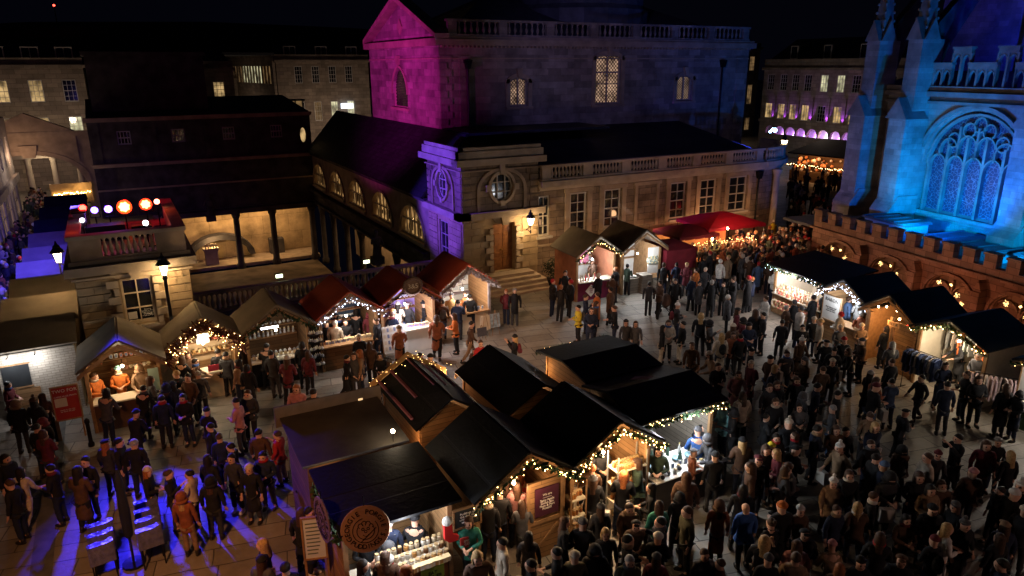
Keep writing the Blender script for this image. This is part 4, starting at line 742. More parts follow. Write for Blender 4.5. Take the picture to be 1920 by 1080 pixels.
def bulbs(pts, n, r, mt, j=.05):
    q = MB(); L = [0]
    for a, b in zip(pts, pts[1:]): L.append(L[-1]+(Vector(b)-Vector(a)).length)
    for i in range(n):
        s = L[-1]*(i+.5)/n; k = max(j_ for j_ in range(len(pts)-1) if L[j_] <= s); t = (s-L[k])/(L[k+1]-L[k]); p = Vector(pts[k]).lerp(Vector(pts[k+1]), t)
        q.ball(p+Vector((rnd.uniform(-j, j), rnd.uniform(-j, j), rnd.uniform(-j*1.6, j*1.2))), r*rnd.uniform(.45, 1), mt, 4, 2)
    return q
def garland(pts, w, mt, n=60):
    q = MB(); L = [0]
    for a, b in zip(pts, pts[1:]): L.append(L[-1]+(Vector(b)-Vector(a)).length)
    for i in range(n*3):
        s = L[-1]*rnd.random(); k = max(j_ for j_ in range(len(pts)-1) if L[j_] <= s); t = (s-L[k])/(L[k+1]-L[k]); p = Vector(pts[k]).lerp(Vector(pts[k+1]), t)
        d = Vector((rnd.gauss(0, 1), rnd.gauss(0, 1), rnd.gauss(0, 1))).normalized(); u = d.orthogonal().normalized()*.03; e = p+d*rnd.uniform(.5, 1)*w
        q.add([p-u, p+u, e+u*.6, e-u*.6], [(0, 1, 2, 3)], mt)
    return q
def stall(name, lab, x, y, w, d, eave=2.2, ridge=3.0, rz=0, roof=FELT, wall=WOODL, gable=True, over=.22, fo=.35, bo=.1, light=WHITE, power=60, counter=.95, cz=1.0, closed=False, garl=None, bulb=None, nb=90, bsz=.016, shelves=2, sidewall=None, lz=1.85, roofM=None, trim=TRIM, ridge_x=False, cfront=None, inner=None, leftopen=False, spill=.55):
    t = thing(name, lab, 'market stall', (x, y, 0), rz); h = w/2; M = Matrix.Translation((x, y, 0)) @ Matrix.Rotation(rz, 4, 'Z'); sw = sidewall or wall
    R = MB()
    if gable:
        for s in (-1, 1): R.quad(*[(s*(h+over), -fo, eave-.06), (0, -fo, ridge), (0, d+bo, ridge), (s*(h+over), d+bo, eave-.06)][::s], .06, roof)
    elif ridge_x:
        R.quad((-h-over, -fo, eave), (h+over, -fo, eave), (h+over, d*.5, ridge), (-h-over, d*.5, ridge), .06, roof); R.quad((-h-over, d*.5, ridge), (h+over, d*.5, ridge), (h+over, d+bo, eave), (-h-over, d+bo, eave), .06, roof)
    else: R.quad((-h-over, -fo, eave), (h+over, -fo, eave), (h+over, d+bo, ridge), (-h-over, d+bo, ridge), .06, roof)
    if gable:   # ridge cap and lap strips of the felt
        LAP = mat('felt_strip', (.022, .021, .023), .5, .4, 6); R.box(-.06, .06, -fo-.01, d+bo+.01, ridge-.02, ridge+.022, LAP if roof is FELT else roof); sl = (ridge-eave+.06)/(h+over)
        for s in (-1, 1):
            for k in (.28, .62, .96):
                x_ = s*(h+over)*k; z_ = ridge-abs(x_)*sl; R.add([(x_-.03, -fo-.01, z_+.004+.03*sl*s), (x_+.03, -fo-.01, z_+.004-.03*sl*s), (x_+.03, d+bo+.01, z_+.004-.03*sl*s), (x_-.03, d+bo+.01, z_+.004+.03*sl*s), (x_-.03, -fo-.01, z_+.022+.03*sl*s), (x_+.03, -fo-.01, z_+.022-.03*sl*s), (x_+.03, d+bo+.01, z_+.022-.03*sl*s), (x_-.03, d+bo+.01, z_+.022+.03*sl*s)], [(4, 5, 6, 7), (0, 4, 7, 3), (1, 2, 6, 5), (0, 1, 5, 4), (3, 7, 6, 2)], LAP if roof is FELT else roof)
    R.build('roof', t)
    e = eave-.12
    for s in (-1, 1):
        if s == -1 and leftopen: continue
        q = MB(); q.box(s*h-.02, s*h+.02, .0 if closed else .06, d-.02, 0, e, sw); q.build('side_wall', t)
    q = MB(); q.box(-h+.021, h-.021, d-.04, d, 0, e, wall)
    if gable: q.prism([(-h, e), (h, e), (0, ridge-.1)], d-.04, d, wall)
    elif ridge_x: [q.prism([(0, e), (d, e), (d/2, ridge-.1)], -.02, .02, wall, Matrix.Translation((s*h, 0, 0)) @ Matrix.Rotation(math.pi/2, 4, 'Z')) for s in (-1, 1)]
    q.build('back_wall', t)
    q = MB()
    if closed: q.box(-h+.021, h-.021, 0, .04, 0, e, wall); q.prism([(-h, e), (h, e), (0, ridge-.1)], 0, .04, wall) if gable else None; q.build('front_wall', t)
    else:
        for s in (-1, 1): q = MB(); q.box(s*h-.05, s*h+.05, -.02, .06, 0, e, trim); q.build('corner_post', t)
        if gable:
            q = MB(); k = ridge-.08; q.prism([(-h-over, e+.02), (-h-over, e-.12), (0, k-.12), (0, k)], -fo-.03, -fo, trim); q.prism([(h+over, e+.02), (0, k), (0, k-.12), (h+over, e-.12)], -fo-.03, -fo, trim); q.build('gable_board', t)
        if counter: q = MB(); q.box(-h+.06, h-.06, .0, .05, 0, cz-.05, cfront or wall); q.box(-h+.05, h-.05, -.16, .45, cz-.05, cz, TRIM if cfront is None else CREAMW); q.build('counter', t)
        if inner: q = MB(); q.box(-h+.03, h-.03, d-.07, d-.042, .9, e, inner); q.build('lining', t)
        if shelves:
            q = MB()
            for i in range(shelves): z = cz+.25+i*.42; q.box(-h+.08, h-.08, d-.36, d-.08, z, z+.03, trim)
            q.build('shelf', t)
        if power:
            p = M @ Vector((0, d*.16, lz)); lamp('POINT', p, light, power, size=.07, name='stall_light')
            lamp('POINT', M @ Vector((0, -.5 if spill < 2 else -.9, eave-.15)), light, power*spill, size=.12, name='stall_spill_light')  # unseen lamp before the eave, adds stall and fairy-light glow to the paving
            q = MB(); q.ball((0, d*.16, lz+.1), .045, mat('stall_bulb_%d' % int(light[2]*100), light, .4, 0, emit=light, estr=45), 8, 5); q.cyl((0, d*.16, lz+.14), (0, d*.16, e+.1), .01, n=4, mt=BLACKM); q.build('lamp_bulb', t)
    gp = [(-h-over, -fo-.05, e-.05), (0, -fo-.05, ridge-.18), (h+over, -fo-.05, e-.05)] if gable else [(-h-over, -fo-.04, eave-.1), (h+over, -fo-.04, eave-.1)]
    if garl: garland(gp, .16, garl, 70).build('fir_garland', t)
    if bulb: bulbs(gp, nb, bsz, bulb, .07).build('fairy_lights', t, kind='stuff')
    return t, M
def board(name, lab, cat, M, x, y, z, w, h, m, tilt=0, rz=0, frame=None, th=.03):
    t = obj(name, None, None, (0, 0, 0), 0, lab, cat); t.matrix_world = M @ Matrix.Translation((x, y, z)) @ Matrix.Rotation(rz, 4, 'Z') @ Matrix.Rotation(tilt, 4, 'X')
    q = MB(); q.box(-w/2, w/2, 0, th, 0, h, m)
    if frame: q.box(-w/2-.04, -w/2, -.015, th+.01, -.04, h+.04, frame); q.box(w/2, w/2+.04, -.015, th+.01, -.04, h+.04, frame); q.box(-w/2, w/2, -.015, th+.01, -.04, 0, frame); q.box(-w/2, w/2, -.015, th+.01, h, h+.04, frame)
    q.build('panel', t); return t
def A_board(lab, M, x, y, rz=0, m=None):   # folding pavement sign
    t = obj('pavement_sign', None, None, (0, 0, 0), 0, lab, 'pavement sign'); t.matrix_world = M @ Matrix.Translation((x, y, 0)) @ Matrix.Rotation(rz, 4, 'Z')
    for s in (-1, 1): q = MB(Matrix.Rotation(s*.2, 4, 'X')); q.box(-.25, .25, -.15*s-.012, -.15*s+.012, .02, .85, TRIM); q.box(-.21, .21, -.15*s-.016, -.15*s+.016, .1, .8, m or mat('chalkboard', (.02, .022, .024), .8, .2)); q.build('leaf', t)
    return t
CHALK = mat('chalkboard', (.02, .022, .024), .8, .2)
PW_ = (.75, .72, .68); WHT = mat('poster_white', PW_, .7, .04)
# --- left row in front of the pavilion and the bath balustrade ---
tA, MA = stall('mug_stall', 'khaki roofed wooden stall with striped jacket seller and red poster on its side', -.72, 24.05, 2.0, 2.1, 2.2, 3.0, roof=KHAKI, wall=WOODL, light=(1, .72, .42), power=38, shelves=3, cfront=BROWNP)
goods(MA, 'mug', 9, -.4, .8, 1.85, 1.28, [(.75, .72, .65), (.6, .3, .2), (.7, .6, .4)], 'patterned mug on a shelf inside the mug stall', 'mugs in the mug stall')
goods(MA, 'card', 8, -.4, .8, 1.85, 1.70, [(.75, .72, .65), (.7, .25, .15)], 'printed card standing on the mug stall shelf', 'cards in the mug stall'); goods(MA, 'picture', 4, -.3, .8, 1.85, 2.12, [(.7, .66, .6)], 'small pale print at the top of the mug stall', 'prints in the mug stall')
RP = mat('red_poster', (.40, .035, .03), .6, .1); b = board('wall_poster', 'tall red poster board with cream print standing at the mug stall side', 'poster board', MA, -1.62, -.12, .72, .66, 1.05, RP, frame=TRIM); q = MB(); q.box(-.4, -.3, .03, .06, -.7, 0, TRIM); q.box(.3, .34, .03, .06, -.7, 0, TRIM); q.build('leg', b)
text('TWO FOR', .14, WHT, b, (0, -.006, .93)); text('CARDS MUGS PRINTS', .062, WHT, b, (0, -.006, .75)); text('made in the city\nby hand all year', .06, WHT, b, (.0, -.006, .28)); q = MB(); q.box(-.3, .02, -.006, -.001, .42, .7, CREAMW); q.build('print_patch', b)
board('stall_poster', 'slim pale green poster on the inner post of the mug stall', 'poster', MA, .82, -.1, 1.0, .3, .85, mat('mint_poster', (.35, .5, .42), .6, .1), frame=None)
q = bulbs([(-1.1, -.38, 2.05), (0, -.38, 2.8), (1.1, -.38, 2.05), (2.2, -.2, 2.2)], 14, .02, mat('bunting', (.6, .1, .06), .7, 0), .02); q.build('bunting', tA)
tB, MB_ = stall('fairy_light_stall', 'khaki roofed stall whose gable is thick with warm fairy lights and brown garland', 1.75, 24.95, 2.0, 1.5, 2.2, 3.05, roof=KHAKI, light=(1, .78, .5), power=70, garl=mat('brown_garland', (.10, .035, .02), .8, .4), shelves=3, inner=mat('buff_panel', (.55, .42, .28), .7, .1), cfront=mat('buff_panel', (.55, .42, .28), .7, .1))
g = MB(); gp = [(-1.2, -.4, 1.7), (-.95, -.42, 2.15), (0, -.42, 2.85), (.95, -.42, 2.15), (1.2, -.4, 1.7)]; garland(gp, .34, MATS['brown_garland'], 150).build('brown_garland', tB); bulbs(gp, 98, .019, BULBW, .2).build('fairy_lights', tB, kind='stuff')
goods(MB_, 'jar', 10, -.85, .85, 1.25, 1.28, [(.5, .3, .12), (.6, .5, .3)], 'small jar on the fairy light stall shelf', 'jars in the fairy light stall'); goods(MB_, 'box', 7, -.8, .8, 1.25, 1.70, [(.6, .5, .4), (.5, .1, .08)], 'gift box on the fairy light stall shelf', 'gift boxes in the fairy light stall')
board('stall_notice', 'white square notice hanging in the fairy light stall', 'notice', MB_, .05, .8, 1.75, .42, .36, WHT); board('price_card', 'maroon and white price card on the fairy light stall counter', 'price card', MB_, .2, -.1, 1.02, .35, .22, mat('maroon_card', (.25, .02, .04), .6))
tC, MC = stall('silverware_stall', 'dark stall with khaki roof crowded with silver trinkets and hanging wreaths', 4.2, 25.0, 2.1, 1.9, 2.2, 3.05, roof=KHAKI, wall=WOODD, light=(1, .85, .65), power=16, garl=GREEN, bulb=None, cfront=BLACKM)
q = MB(); q.box(-.5, .1, .3, .36, 2.05, 2.1, TUBE); q.build('strip_light', tC)
SIL = [(.5, .5, .52), (.25, .25, .28), (.6, .58, .5)]
for z, k in ((1.0, 'lantern'), (1.28, 'figurine'), (1.70, 'bauble')): goods(MC, k, 12, -.95, .95, .2 if z == 1.0 else 1.7, z, SIL, 'silver %s crowded among others in the silverware stall' % k, 'silver %ss in the silverware stall' % k, spread=.08)
for i in range(5): goods(MC, 'bauble', 6, 1.05, 1.5, -.15, .5+i*.3, SIL, 'shiny ornament on the rack beside the silverware stall', 'ornaments beside the silverware stall', spread=.1)
q = MB(); [q.cyl((1.05+i*.15, -.15, .3), (1.05+i*.15, -.15, 2.1), .012, n=4, mt=BLACKM) for i in range(4)]; [q.box(1.0, 1.55, -.25, -.05, .48+i*.3, .49+i*.3, BLACKM) for i in range(5)]; q.build('side_rack', tC)
tD, MD = stall('heart_stall', 'orange red roofed stall with cool white string lights and rows of hanging hearts', 6.85, 25.25, 2.15, 2.1, 2.2, 3.05, roof=REDF, wall=WOODD, light=(1, .9, .75), power=55, garl=mat('pale_blossom', (.45, .32, .26), .8, .3), bulb=BULBC, nb=60, bsz=.022, inner=mat('navy_pegboard', (.03, .05, .09), .7))
for i in range(3): goods(MD, 'heart', 9, -.3, .8, 1.95, 1.35+i*.25, [(.75, .72, .7)], 'white heart hanging on the navy back board', 'hearts in the heart stall')
goods(MD, 'box', 8, -.9, .9, .2, 1.0, [(.6, .5, .4), (.2, .2, .3)], 'small box on the heart stall counter', 'boxes in the heart stall')
tE, ME = stall('soap_stall', 'red roofed bright white and lilac stall with a round wreath sign on its gable', 9.3, 25.5, 2.15, 2.1, 2.2, 3.05, roof=REDF, wall=CREAMW, sidewall=WOODL, light=(.97, .92, 1), power=105, spill=1.2, garl=mat('dark_garland', (.04, .02, .03), .8, .3), shelves=3, inner=mat('lilac_panel', (.38, .28, .72), .7, .05), cfront=WHITEP)
for i in range(3): goods(ME, 'card', 12, -.95, .9, 1.9, 1.28+i*.42, [(.75, .72, .78), (.5, .4, .8), (.8, .75, .6)], 'small lilac and white card on the soap stall shelves', 'cards in the soap stall')
goods(ME, 'box', 10, -1.0, .9, .15, 1.0, [(.8, .78, .75), (.5, .4, .8)], 'white soap box on the bright counter', 'soap boxes in the soap stall', spread=.1)
b = board('item_display', 'white slanted display panel of small items before the soap stall', 'display', ME, -.75, -.55, .35, .95, 1.05, WHITEP, tilt=-.25)
for r_ in range(4):
    q = MB(); [q.box(-.42+i*.14, -.34+i*.14, -.012, -.002, .12+r_*.24, .26+r_*.24, [CREAMW, mat('goods_trim_card', (.2, .25, .4), .4, 0)][i % 2]) for i in range(6)]; q.build('item_row', b)
wr = obj('wreath_sign', None, None, (0, 0, 0), 0, 'round dark wreath sign fixed on the soap stall gable peak', 'wreath sign'); wr.matrix_world = ME @ Matrix.Translation((.05, -.5, 2.85)); q = MB()
for i in range(26): a = 2*math.pi*i/26; q.ball((.33*math.cos(a), 0, .05+.3*math.sin(a)), .085, mat('wreath_brown', (.13, .08, .06), .8, .4, 20), 6, 4)
q.build('wreath_ring', wr); q = MB(); q.lathe([(.26, 0), (.26, .03)], n=20, mt=mat('wreath_board', (.16, .10, .07), .7)); o = q.build('sign_disc', wr); o.rotation_euler = (math.pi/2, 0, 0); o.location = (0, .0, .05); text('3&5', .26, CREAMW, wr, (0, -.04, .05))
tF, MF = stall('print_stall', 'red roofed stall edged with frosted garland selling framed prints beside the oak door', 12.15, 26.2, 2.2, 2.1, 2.25, 3.15, roof=REDF, wall=CREAMW, sidewall=WOODL, light=(1, .9, .78), power=100, garl=mat('frosted_garland', (.34, .31, .34), .9, .2), shelves=1, inner=WHITEP, trim=mat('frosted_trim', (.3, .26, .27), .9, .3))
garland([(-1.3, -.42, 2.1), (0, -.42, 3.0), (1.3, -.42, 2.1)], .24, MATS['frosted_garland'], 130).build('frosted_garland', tF)
goods(MF, 'picture', 5, -.2, 1.0, 1.98, 1.35, [(.7, .66, .6), (.3, .25, .2)], 'framed print on the back wall of the print stall', 'prints in the print stall'); goods(MF, 'picture', 5, -.2, 1.0, 1.98, 1.8, [(.7, .66, .6)], 'framed print on the back wall of the print stall', 'prints in the print stall')
goods(MF, 'card', 10, -.9, .9, .1, 1.0, [(.75, .72, .68), (.3, .4, .6)], 'greeting card upright on the print stall counter', 'cards in the print stall')
for k, (x, y, s_, lab) in enumerate(((.55, -.75, 1.0, 'tall pale easel board leaning before the print stall'), (1.05, -.7, 1.0, 'easel with bluish landscape print nearer the oak door steps'), (.25, -1.0, .6, 'small framed print propped low before the print stall'))):
    t = obj('easel', None, None, (0, 0, 0), 0, lab, 'easel'); t.matrix_world = MF @ Matrix.Translation((x, y, 0)); q = MB(); q.cyl((-.18, 0, 0), (-.02, .1, 1.1*s_), .012, n=4, mt=TRIM); q.cyl((.18, 0, 0), (.02, .1, 1.1*s_), .012, n=4, mt=TRIM); q.cyl((0, .35, 0), (0, .1, 1.1*s_), .012, n=4, mt=TRIM); q.build('easel_frame', t)
    q = MB(Matrix.Rotation(-.15, 4, 'X')); q.box(-.22, .22, -.03, -.01, .35*s_, .95*s_, [CREAMW, mat('landscape_print', (.3, .42, .55), .6, .5, 6), mat('dark_print', (.08, .08, .1), .6)][k]); q.build('picture_board', t)
# --- two stalls before the long wing ---
tG, MG_ = stall('pale_roof_stall', 'khaki roofed brick coloured stall with lit garland and maroon diamond banner counter', 19.72, 27.5, 2.1, 2.2, 2.35, 3.2, rz=rad(-3), roof=KHAKI, wall=WHITEP, sidewall=mat('brick_red_boards', (.34, .13, .07), .8, .2), light=(.9, .96, 1), power=120, garl=GREEN, bulb=BULBW, nb=44, bsz=.022, cfront=mat('maroon_cloth', (.14, .015, .05), .8, .1), shelves=2, inner=WHITEP)
goods(MG_, 'bottle', 7, -.9, .1, .1, 1.0, [(.7, .68, .6), (.6, .1, .1)], 'small bottle on the white lit counter by the banner', 'bottles in the pale roof stall', spread=.1); goods(MG_, 'jar', 8, -.9, .9, 1.9, 1.28, [(.8, .78, .7), (.5, .1, .2)], 'jar on the back shelf of the pale roof stall', 'jars in the pale roof stall')
b = MB(Matrix.Rotation(math.pi/4, 4, 'Y')); b.box(-.22, .22, -.02, -.005, -.22, .22, WHITEP); o = b.build('banner_diamond', tG); o.location = (-.25, .0, .48); text('THE\nGIN\nCO', .1, MATS['maroon_cloth'], tG, (-.25, -.026, .48))
board('red_white_poster', 'red and white poster inside the pale roofed stall by the lit wall', 'poster', MG_, .45, 1.8, 1.4, .5, .6, mat('pink_poster', (.6, .2, .3), .6, .3, 12))
tH, MH = stall('ceramics_stall', 'dark brown roofed bright stall of ceramics with dark slatted counters beside the red tents', 22.35, 27.3, 2.2, 2.3, 2.35, 3.25, rz=rad(-4), roof=mat('brown_felt', (.10, .075, .055), .9, .2), wall=WHITEP, sidewall=TRIM, light=(.93, .97, 1), power=130, counter=0, inner=WHITEP, shelves=2)
q = MB(); q.box(-.6, .2, .0, .5, 0, .75, WOODG); q.box(-.1, .5, -.3, .3, 0, .95, WOODG); q.box(.55, .95, -.6, -.1, 0, .7, WOODG); q.box(1.0, 1.3, -.7, -.35, 0, .65, WOODG); q.box(.97, 1.33, -.73, -.32, .65, .68, WHITEP); q.build('display_plinths', tH)
goods(MH, 'bowl', 4, -.5, .15, .2, .75, [(.8, .78, .75)], 'white bowl on the grey slatted plinth', 'bowls in the ceramics stall', spread=.1); goods(MH, 'mug', 8, -.9, .2, 2.05, 1.28, [(.8, .78, .75), (.5, .3, .2)], 'cup on the ceramics stall shelf', 'cups in the ceramics stall'); goods(MH, 'bowl', 4, -.8, .2, 2.05, 1.70, [(.8, .78, .75), (.4, .5, .5)], 'bowl on the ceramics stall upper shelf', 'bowls on the upper shelf'); 
q = MB(); q.box(.42, 1.08, .05, .07, .9, 2.25, WHITEP); q.build('white_panel', tH); goods(MH @ Matrix.Translation((0, .03, 0)), 'wreath', 3, .45, 1.05, .0, 1.4, [(.3, .35, .3)], 'small wreath on the white front panel', 'wreaths on the ceramics stall')
# red tents
def tent(name, lab, x, y, w, d, z0, z1, rz, m, hip=True, val=.18, leg=True):
    t = thing(name, lab, 'canopy', (x, y, 0), rz); q = MB(); a, b = w/2, d/2; c = .02 if hip else a
    k = [(-a, -b), (a, -b), (a, b), (-a, b)]; n = 8
    for i in range(4):
        p, r = k[i], k[(i+1) % 4]
        for j in range(n):
            u, v = j/n, (j+1)/n; P = (p[0]+(r[0]-p[0])*u, p[1]+(r[1]-p[1])*u); Q = (p[0]+(r[0]-p[0])*v, p[1]+(r[1]-p[1])*v); s1 = .06*math.sin(math.pi*u); s2 = .06*math.sin(math.pi*v)
            q.add([(P[0], P[1], z0-s1*.4), (Q[0], Q[1], z0-s2*.4), (Q[0]*.5, Q[1]*.5, z0+(z1-z0)*.6), (P[0]*.5, P[1]*.5, z0+(z1-z0)*.6), (0, 0, z1)], [(0, 1, 2, 3), (3, 2, 4)], m)
            q.add([(P[0], P[1], z0-s1*.4), (Q[0], Q[1], z0-s2*.4), (Q[0]*1.01, Q[1]*1.01, z0-val*(1 if j % 2 else .8)), (P[0]*1.01, P[1]*1.01, z0-val)], [(0, 1, 2, 3)], m)
    q.build('canopy_cloth', t)
    for sx, sy in k: r_ = MB(); r_.cyl((sx*.97, sy*.97, 0), (sx*.97, sy*.97, z0), .02, n=6, mt=BLACKM); r_.build('leg', t)
    return t
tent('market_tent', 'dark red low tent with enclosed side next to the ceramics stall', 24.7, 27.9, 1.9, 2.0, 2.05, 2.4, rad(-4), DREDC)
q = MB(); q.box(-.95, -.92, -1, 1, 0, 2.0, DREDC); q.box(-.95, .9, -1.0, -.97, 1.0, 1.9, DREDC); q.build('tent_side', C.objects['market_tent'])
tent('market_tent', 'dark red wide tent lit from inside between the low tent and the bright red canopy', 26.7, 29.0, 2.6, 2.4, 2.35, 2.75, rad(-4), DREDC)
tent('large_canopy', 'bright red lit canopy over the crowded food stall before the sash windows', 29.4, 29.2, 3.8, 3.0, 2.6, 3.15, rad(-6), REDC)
fd = thing('food_counter', 'warm lit food counter under the red canopies with wreaths and trays', 'food stall', (27.4, 27.8, 0), rad(-5)); q = MB(); q.box(-2.4, 2.6, -.3, .1, 0, 1.0, WOODL); q.box(-2.5, 2.7, -.45, .2, 1.0, 1.05, TRIM); q.build('counter', fd); q = MB(); q.box(-2.4, 2.6, 1.9, 1.95, 0, 2.1, mat('orange_panel', (.5, .25, .1), .7, .2)); q.build('back_panel', fd)
MFD = Matrix.Translation((27.4, 27.8, 0)) @ Matrix.Rotation(rad(-5), 4, 'Z'); goods(MFD, 'wreath', 14, -2.3, 2.3, -.35, 1.5, [(.3, .35, .15), (.5, .3, .15)], 'decorated wreath hanging along the warm food counter', 'wreaths along the food counter', jitter=.1); goods(MFD, 'loaf', 14, -2.3, 2.3, -.1, 1.05, [(.5, .28, .1)], 'bun on the food counter', 'buns on the food counter', spread=.12)
bulbs([(-2.5, -.5, 1.9), (0, -.5, 2.05), (2.6, -.5, 2.0)], 60, .02, BULBW, .1).build('fairy_lights', fd, kind='stuff')
for x, p_ in ((-1.3, 90), (1.3, 130), (3.4, 70)): lamp('POINT', tuple(MFD @ Vector((x, .5, 2.1))), (1, .58, .28), p_, size=.08, name='stall_light')
for x, y, z in ((-.4, -.6, 2.25), (3.6, .3, 2.5), (3.9, .4, 2.5), (.9, -.2, 2.6)): q = MB(); q.ball((x, y, z), .06, mat('naked_bulb', (1, .8, .5), .4, 0, emit=(1, .72, .4), estr=70), 6, 4); q.build('bulb', fd)
lamp('POINT', tuple(MFD @ Vector((2., .4, 2.55))), (1, .25, .12), 90, size=.2, name='stall_light')
for x_, y_, e_ in ((22., 30.3, 20), (25.4, 30.4, 26), (30.6, 31.0, 36), (34., 30.6, 28), (20.3, 30.4, 10)): lamp('POINT', (x_, y_, 2.6), (1, .52, .24), e_, size=.2, name='wall_bounce_fill')  # added lamps without fixtures, stand in for stall light bounced onto the wing
lamp('POINT', tuple(MFD @ Vector((1.6, -.6, 3.9))), (1, .3, .2), 60, size=.2, name='stall_light')
# barrels + olive tree near the door
tr = thing('potted_bush', 'dark rounded potted bush beside the oak door steps', 'bush', (19.0, 30.3, 0)); MB().lathe([(.2, 0), (.28, .4), (.3, .45)], n=12, mt=BLACKM).build('pot', tr); q = MB()
for i in range(420): d = Vector((rnd.gauss(0, 1), rnd.gauss(0, 1), rnd.gauss(0, 1))).normalized(); p = Vector((0, 0, 1.0))+d*rnd.uniform(.25, .62); u = d.orthogonal().normalized()*.05; v = d.cross(u); q.add([p-u, p+v, p+u, p-v], [(0, 1, 2, 3)], mat('bush_leaf', (.03, .04, .02), .7, .5, 20))
q.build('foliage', tr)
# --- street row of stalls on the left ---
RW = [('street_stall', 'khaki roofed white brick stall end with chalkboard hatch and two lamps', 26.4, KHAKI), ('street_stall', 'khaki roofed street stall, second from the white brick end', 29.3, KHAKI), ('street_stall', 'street stall roof half khaki half violet beside the pavilion lantern', 32.2, KHAKI),
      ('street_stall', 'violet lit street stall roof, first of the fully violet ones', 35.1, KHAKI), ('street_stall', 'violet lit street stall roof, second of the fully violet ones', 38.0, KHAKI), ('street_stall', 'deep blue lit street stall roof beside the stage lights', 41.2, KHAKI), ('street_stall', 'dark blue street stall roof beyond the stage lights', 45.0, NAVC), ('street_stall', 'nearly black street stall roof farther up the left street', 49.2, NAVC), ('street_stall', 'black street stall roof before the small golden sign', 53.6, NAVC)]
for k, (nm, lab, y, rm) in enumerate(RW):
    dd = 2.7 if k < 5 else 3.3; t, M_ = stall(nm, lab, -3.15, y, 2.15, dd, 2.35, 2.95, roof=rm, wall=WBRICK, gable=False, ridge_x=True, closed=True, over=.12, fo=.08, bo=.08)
    if k == 0:
        q = MB(); q.box(-1.0, -.25, -.03, -.001, 1.1, 1.85, CHALK); q.box(-1.05, -.2, -.045, -.03, 1.05, 1.1, TRIM); q.box(-1.05, -.2, -.045, -.03, 1.85, 1.9, TRIM); q.build('hatch_board', t)
        q = MB(); q.box(-.85, -.05, -.035, -.001, .05, 1.0, WOODL); q.box(-.85, -.05, -.045, -.035, .5, .56, TRIM); q.build('door', t)
        for lx in (-.75, -.0): q = MB(); q.cyl((lx, -.02, 2.15), (lx, -.35, 2.2), .015, n=5, mt=BLACKM); q.ball((lx, -.38, 2.12), .06, mat('stall_bulb_86', WHITE, .4, 0, emit=WHITE, estr=45), 8, 5); q.build('wall_lamp', t); lamp('POINT', tuple(M_ @ Vector((lx, -.42, 2.0))), (.9, .93, 1), 22, size=.05, name='stall_light')
    else: q = MB(); q.box(-1.2, -1.1, .3, dd-.3, 1.0, 1.06, TRIM); q.build('counter', t); lamp('POINT', tuple(M_ @ Vector((-1.5, dd/2, 2.0))), (1, .8, .6), 9, size=.06, name='stall_light')
    if k in (1, 2, 3): bulbs([(-1.25, 0, 2.25), (-1.25, dd, 2.25)], 16, .02, BULBW, .03).build('fairy_lights', t, kind='stuff')
gs = thing('golden_sign', 'golden lit board with small white lights at the end of the street stalls', 'sign', (-3.0, 60.5, 0)); q = MB(); q.box(-1.3, 1.3, 0, .2, 1.6, 3.0, mat('gold_board', (.4, .26, .1), .6, .2)); q.build('sign_board', gs); bulbs([(-1.2, -.1, 2.3), (1.2, -.1, 2.35)], 30, .05, BULBW, .05).build('fairy_lights', gs, kind='stuff'); lamp('POINT', (-2.4, 59.9, 2.7), (1, .65, .3), 25, size=.05, name='sign_light')
# --- central island of dark roofed stalls ---
tK, MK = stall('pudding_stall', 'dark roofed pudding stall at the front with two round hanging signs', 4.0, 12.15, 2.25, 1.95, 2.45, 2.62, roof=FELT, wall=WOODL, gable=False, light=(.95, .97, 1), power=95, shelves=3, over=.15, lz=2.1, cfront=mat('brick_cloth', (.35, .12, .06), .8))
PUD = [(.12, .05, .02), (.6, .5, .35), (.5, .25, .08), (.75, .7, .6)]
for i in range(3): goods(MK, 'jar', 13, -.6, 1.05, 1.72, 1.28+i*.42, PUD, 'wrapped pudding on the bright back shelves', 'puddings on the back shelves')
for i in range(3): goods(MK, 'jar', 12, -.5, 1.05, -.05+i*.16, 1.0+i*.09, PUD, 'wrapped pudding on the counter of the pudding stall', 'puddings on the counter', jitter=.02)
goods(MK, 'box', 6, .0, 1.0, -.22, 1.0, PUD, 'pudding box at the front of the counter', 'pudding boxes')
SGN = mat('sign_tan', (.42, .24, .15), .7, .12); SGM = mat('sign_mauve', (.16, .10, .14), .7, .12); INK = mat('sign_ink', (.015, .01, .008), .7, 0)
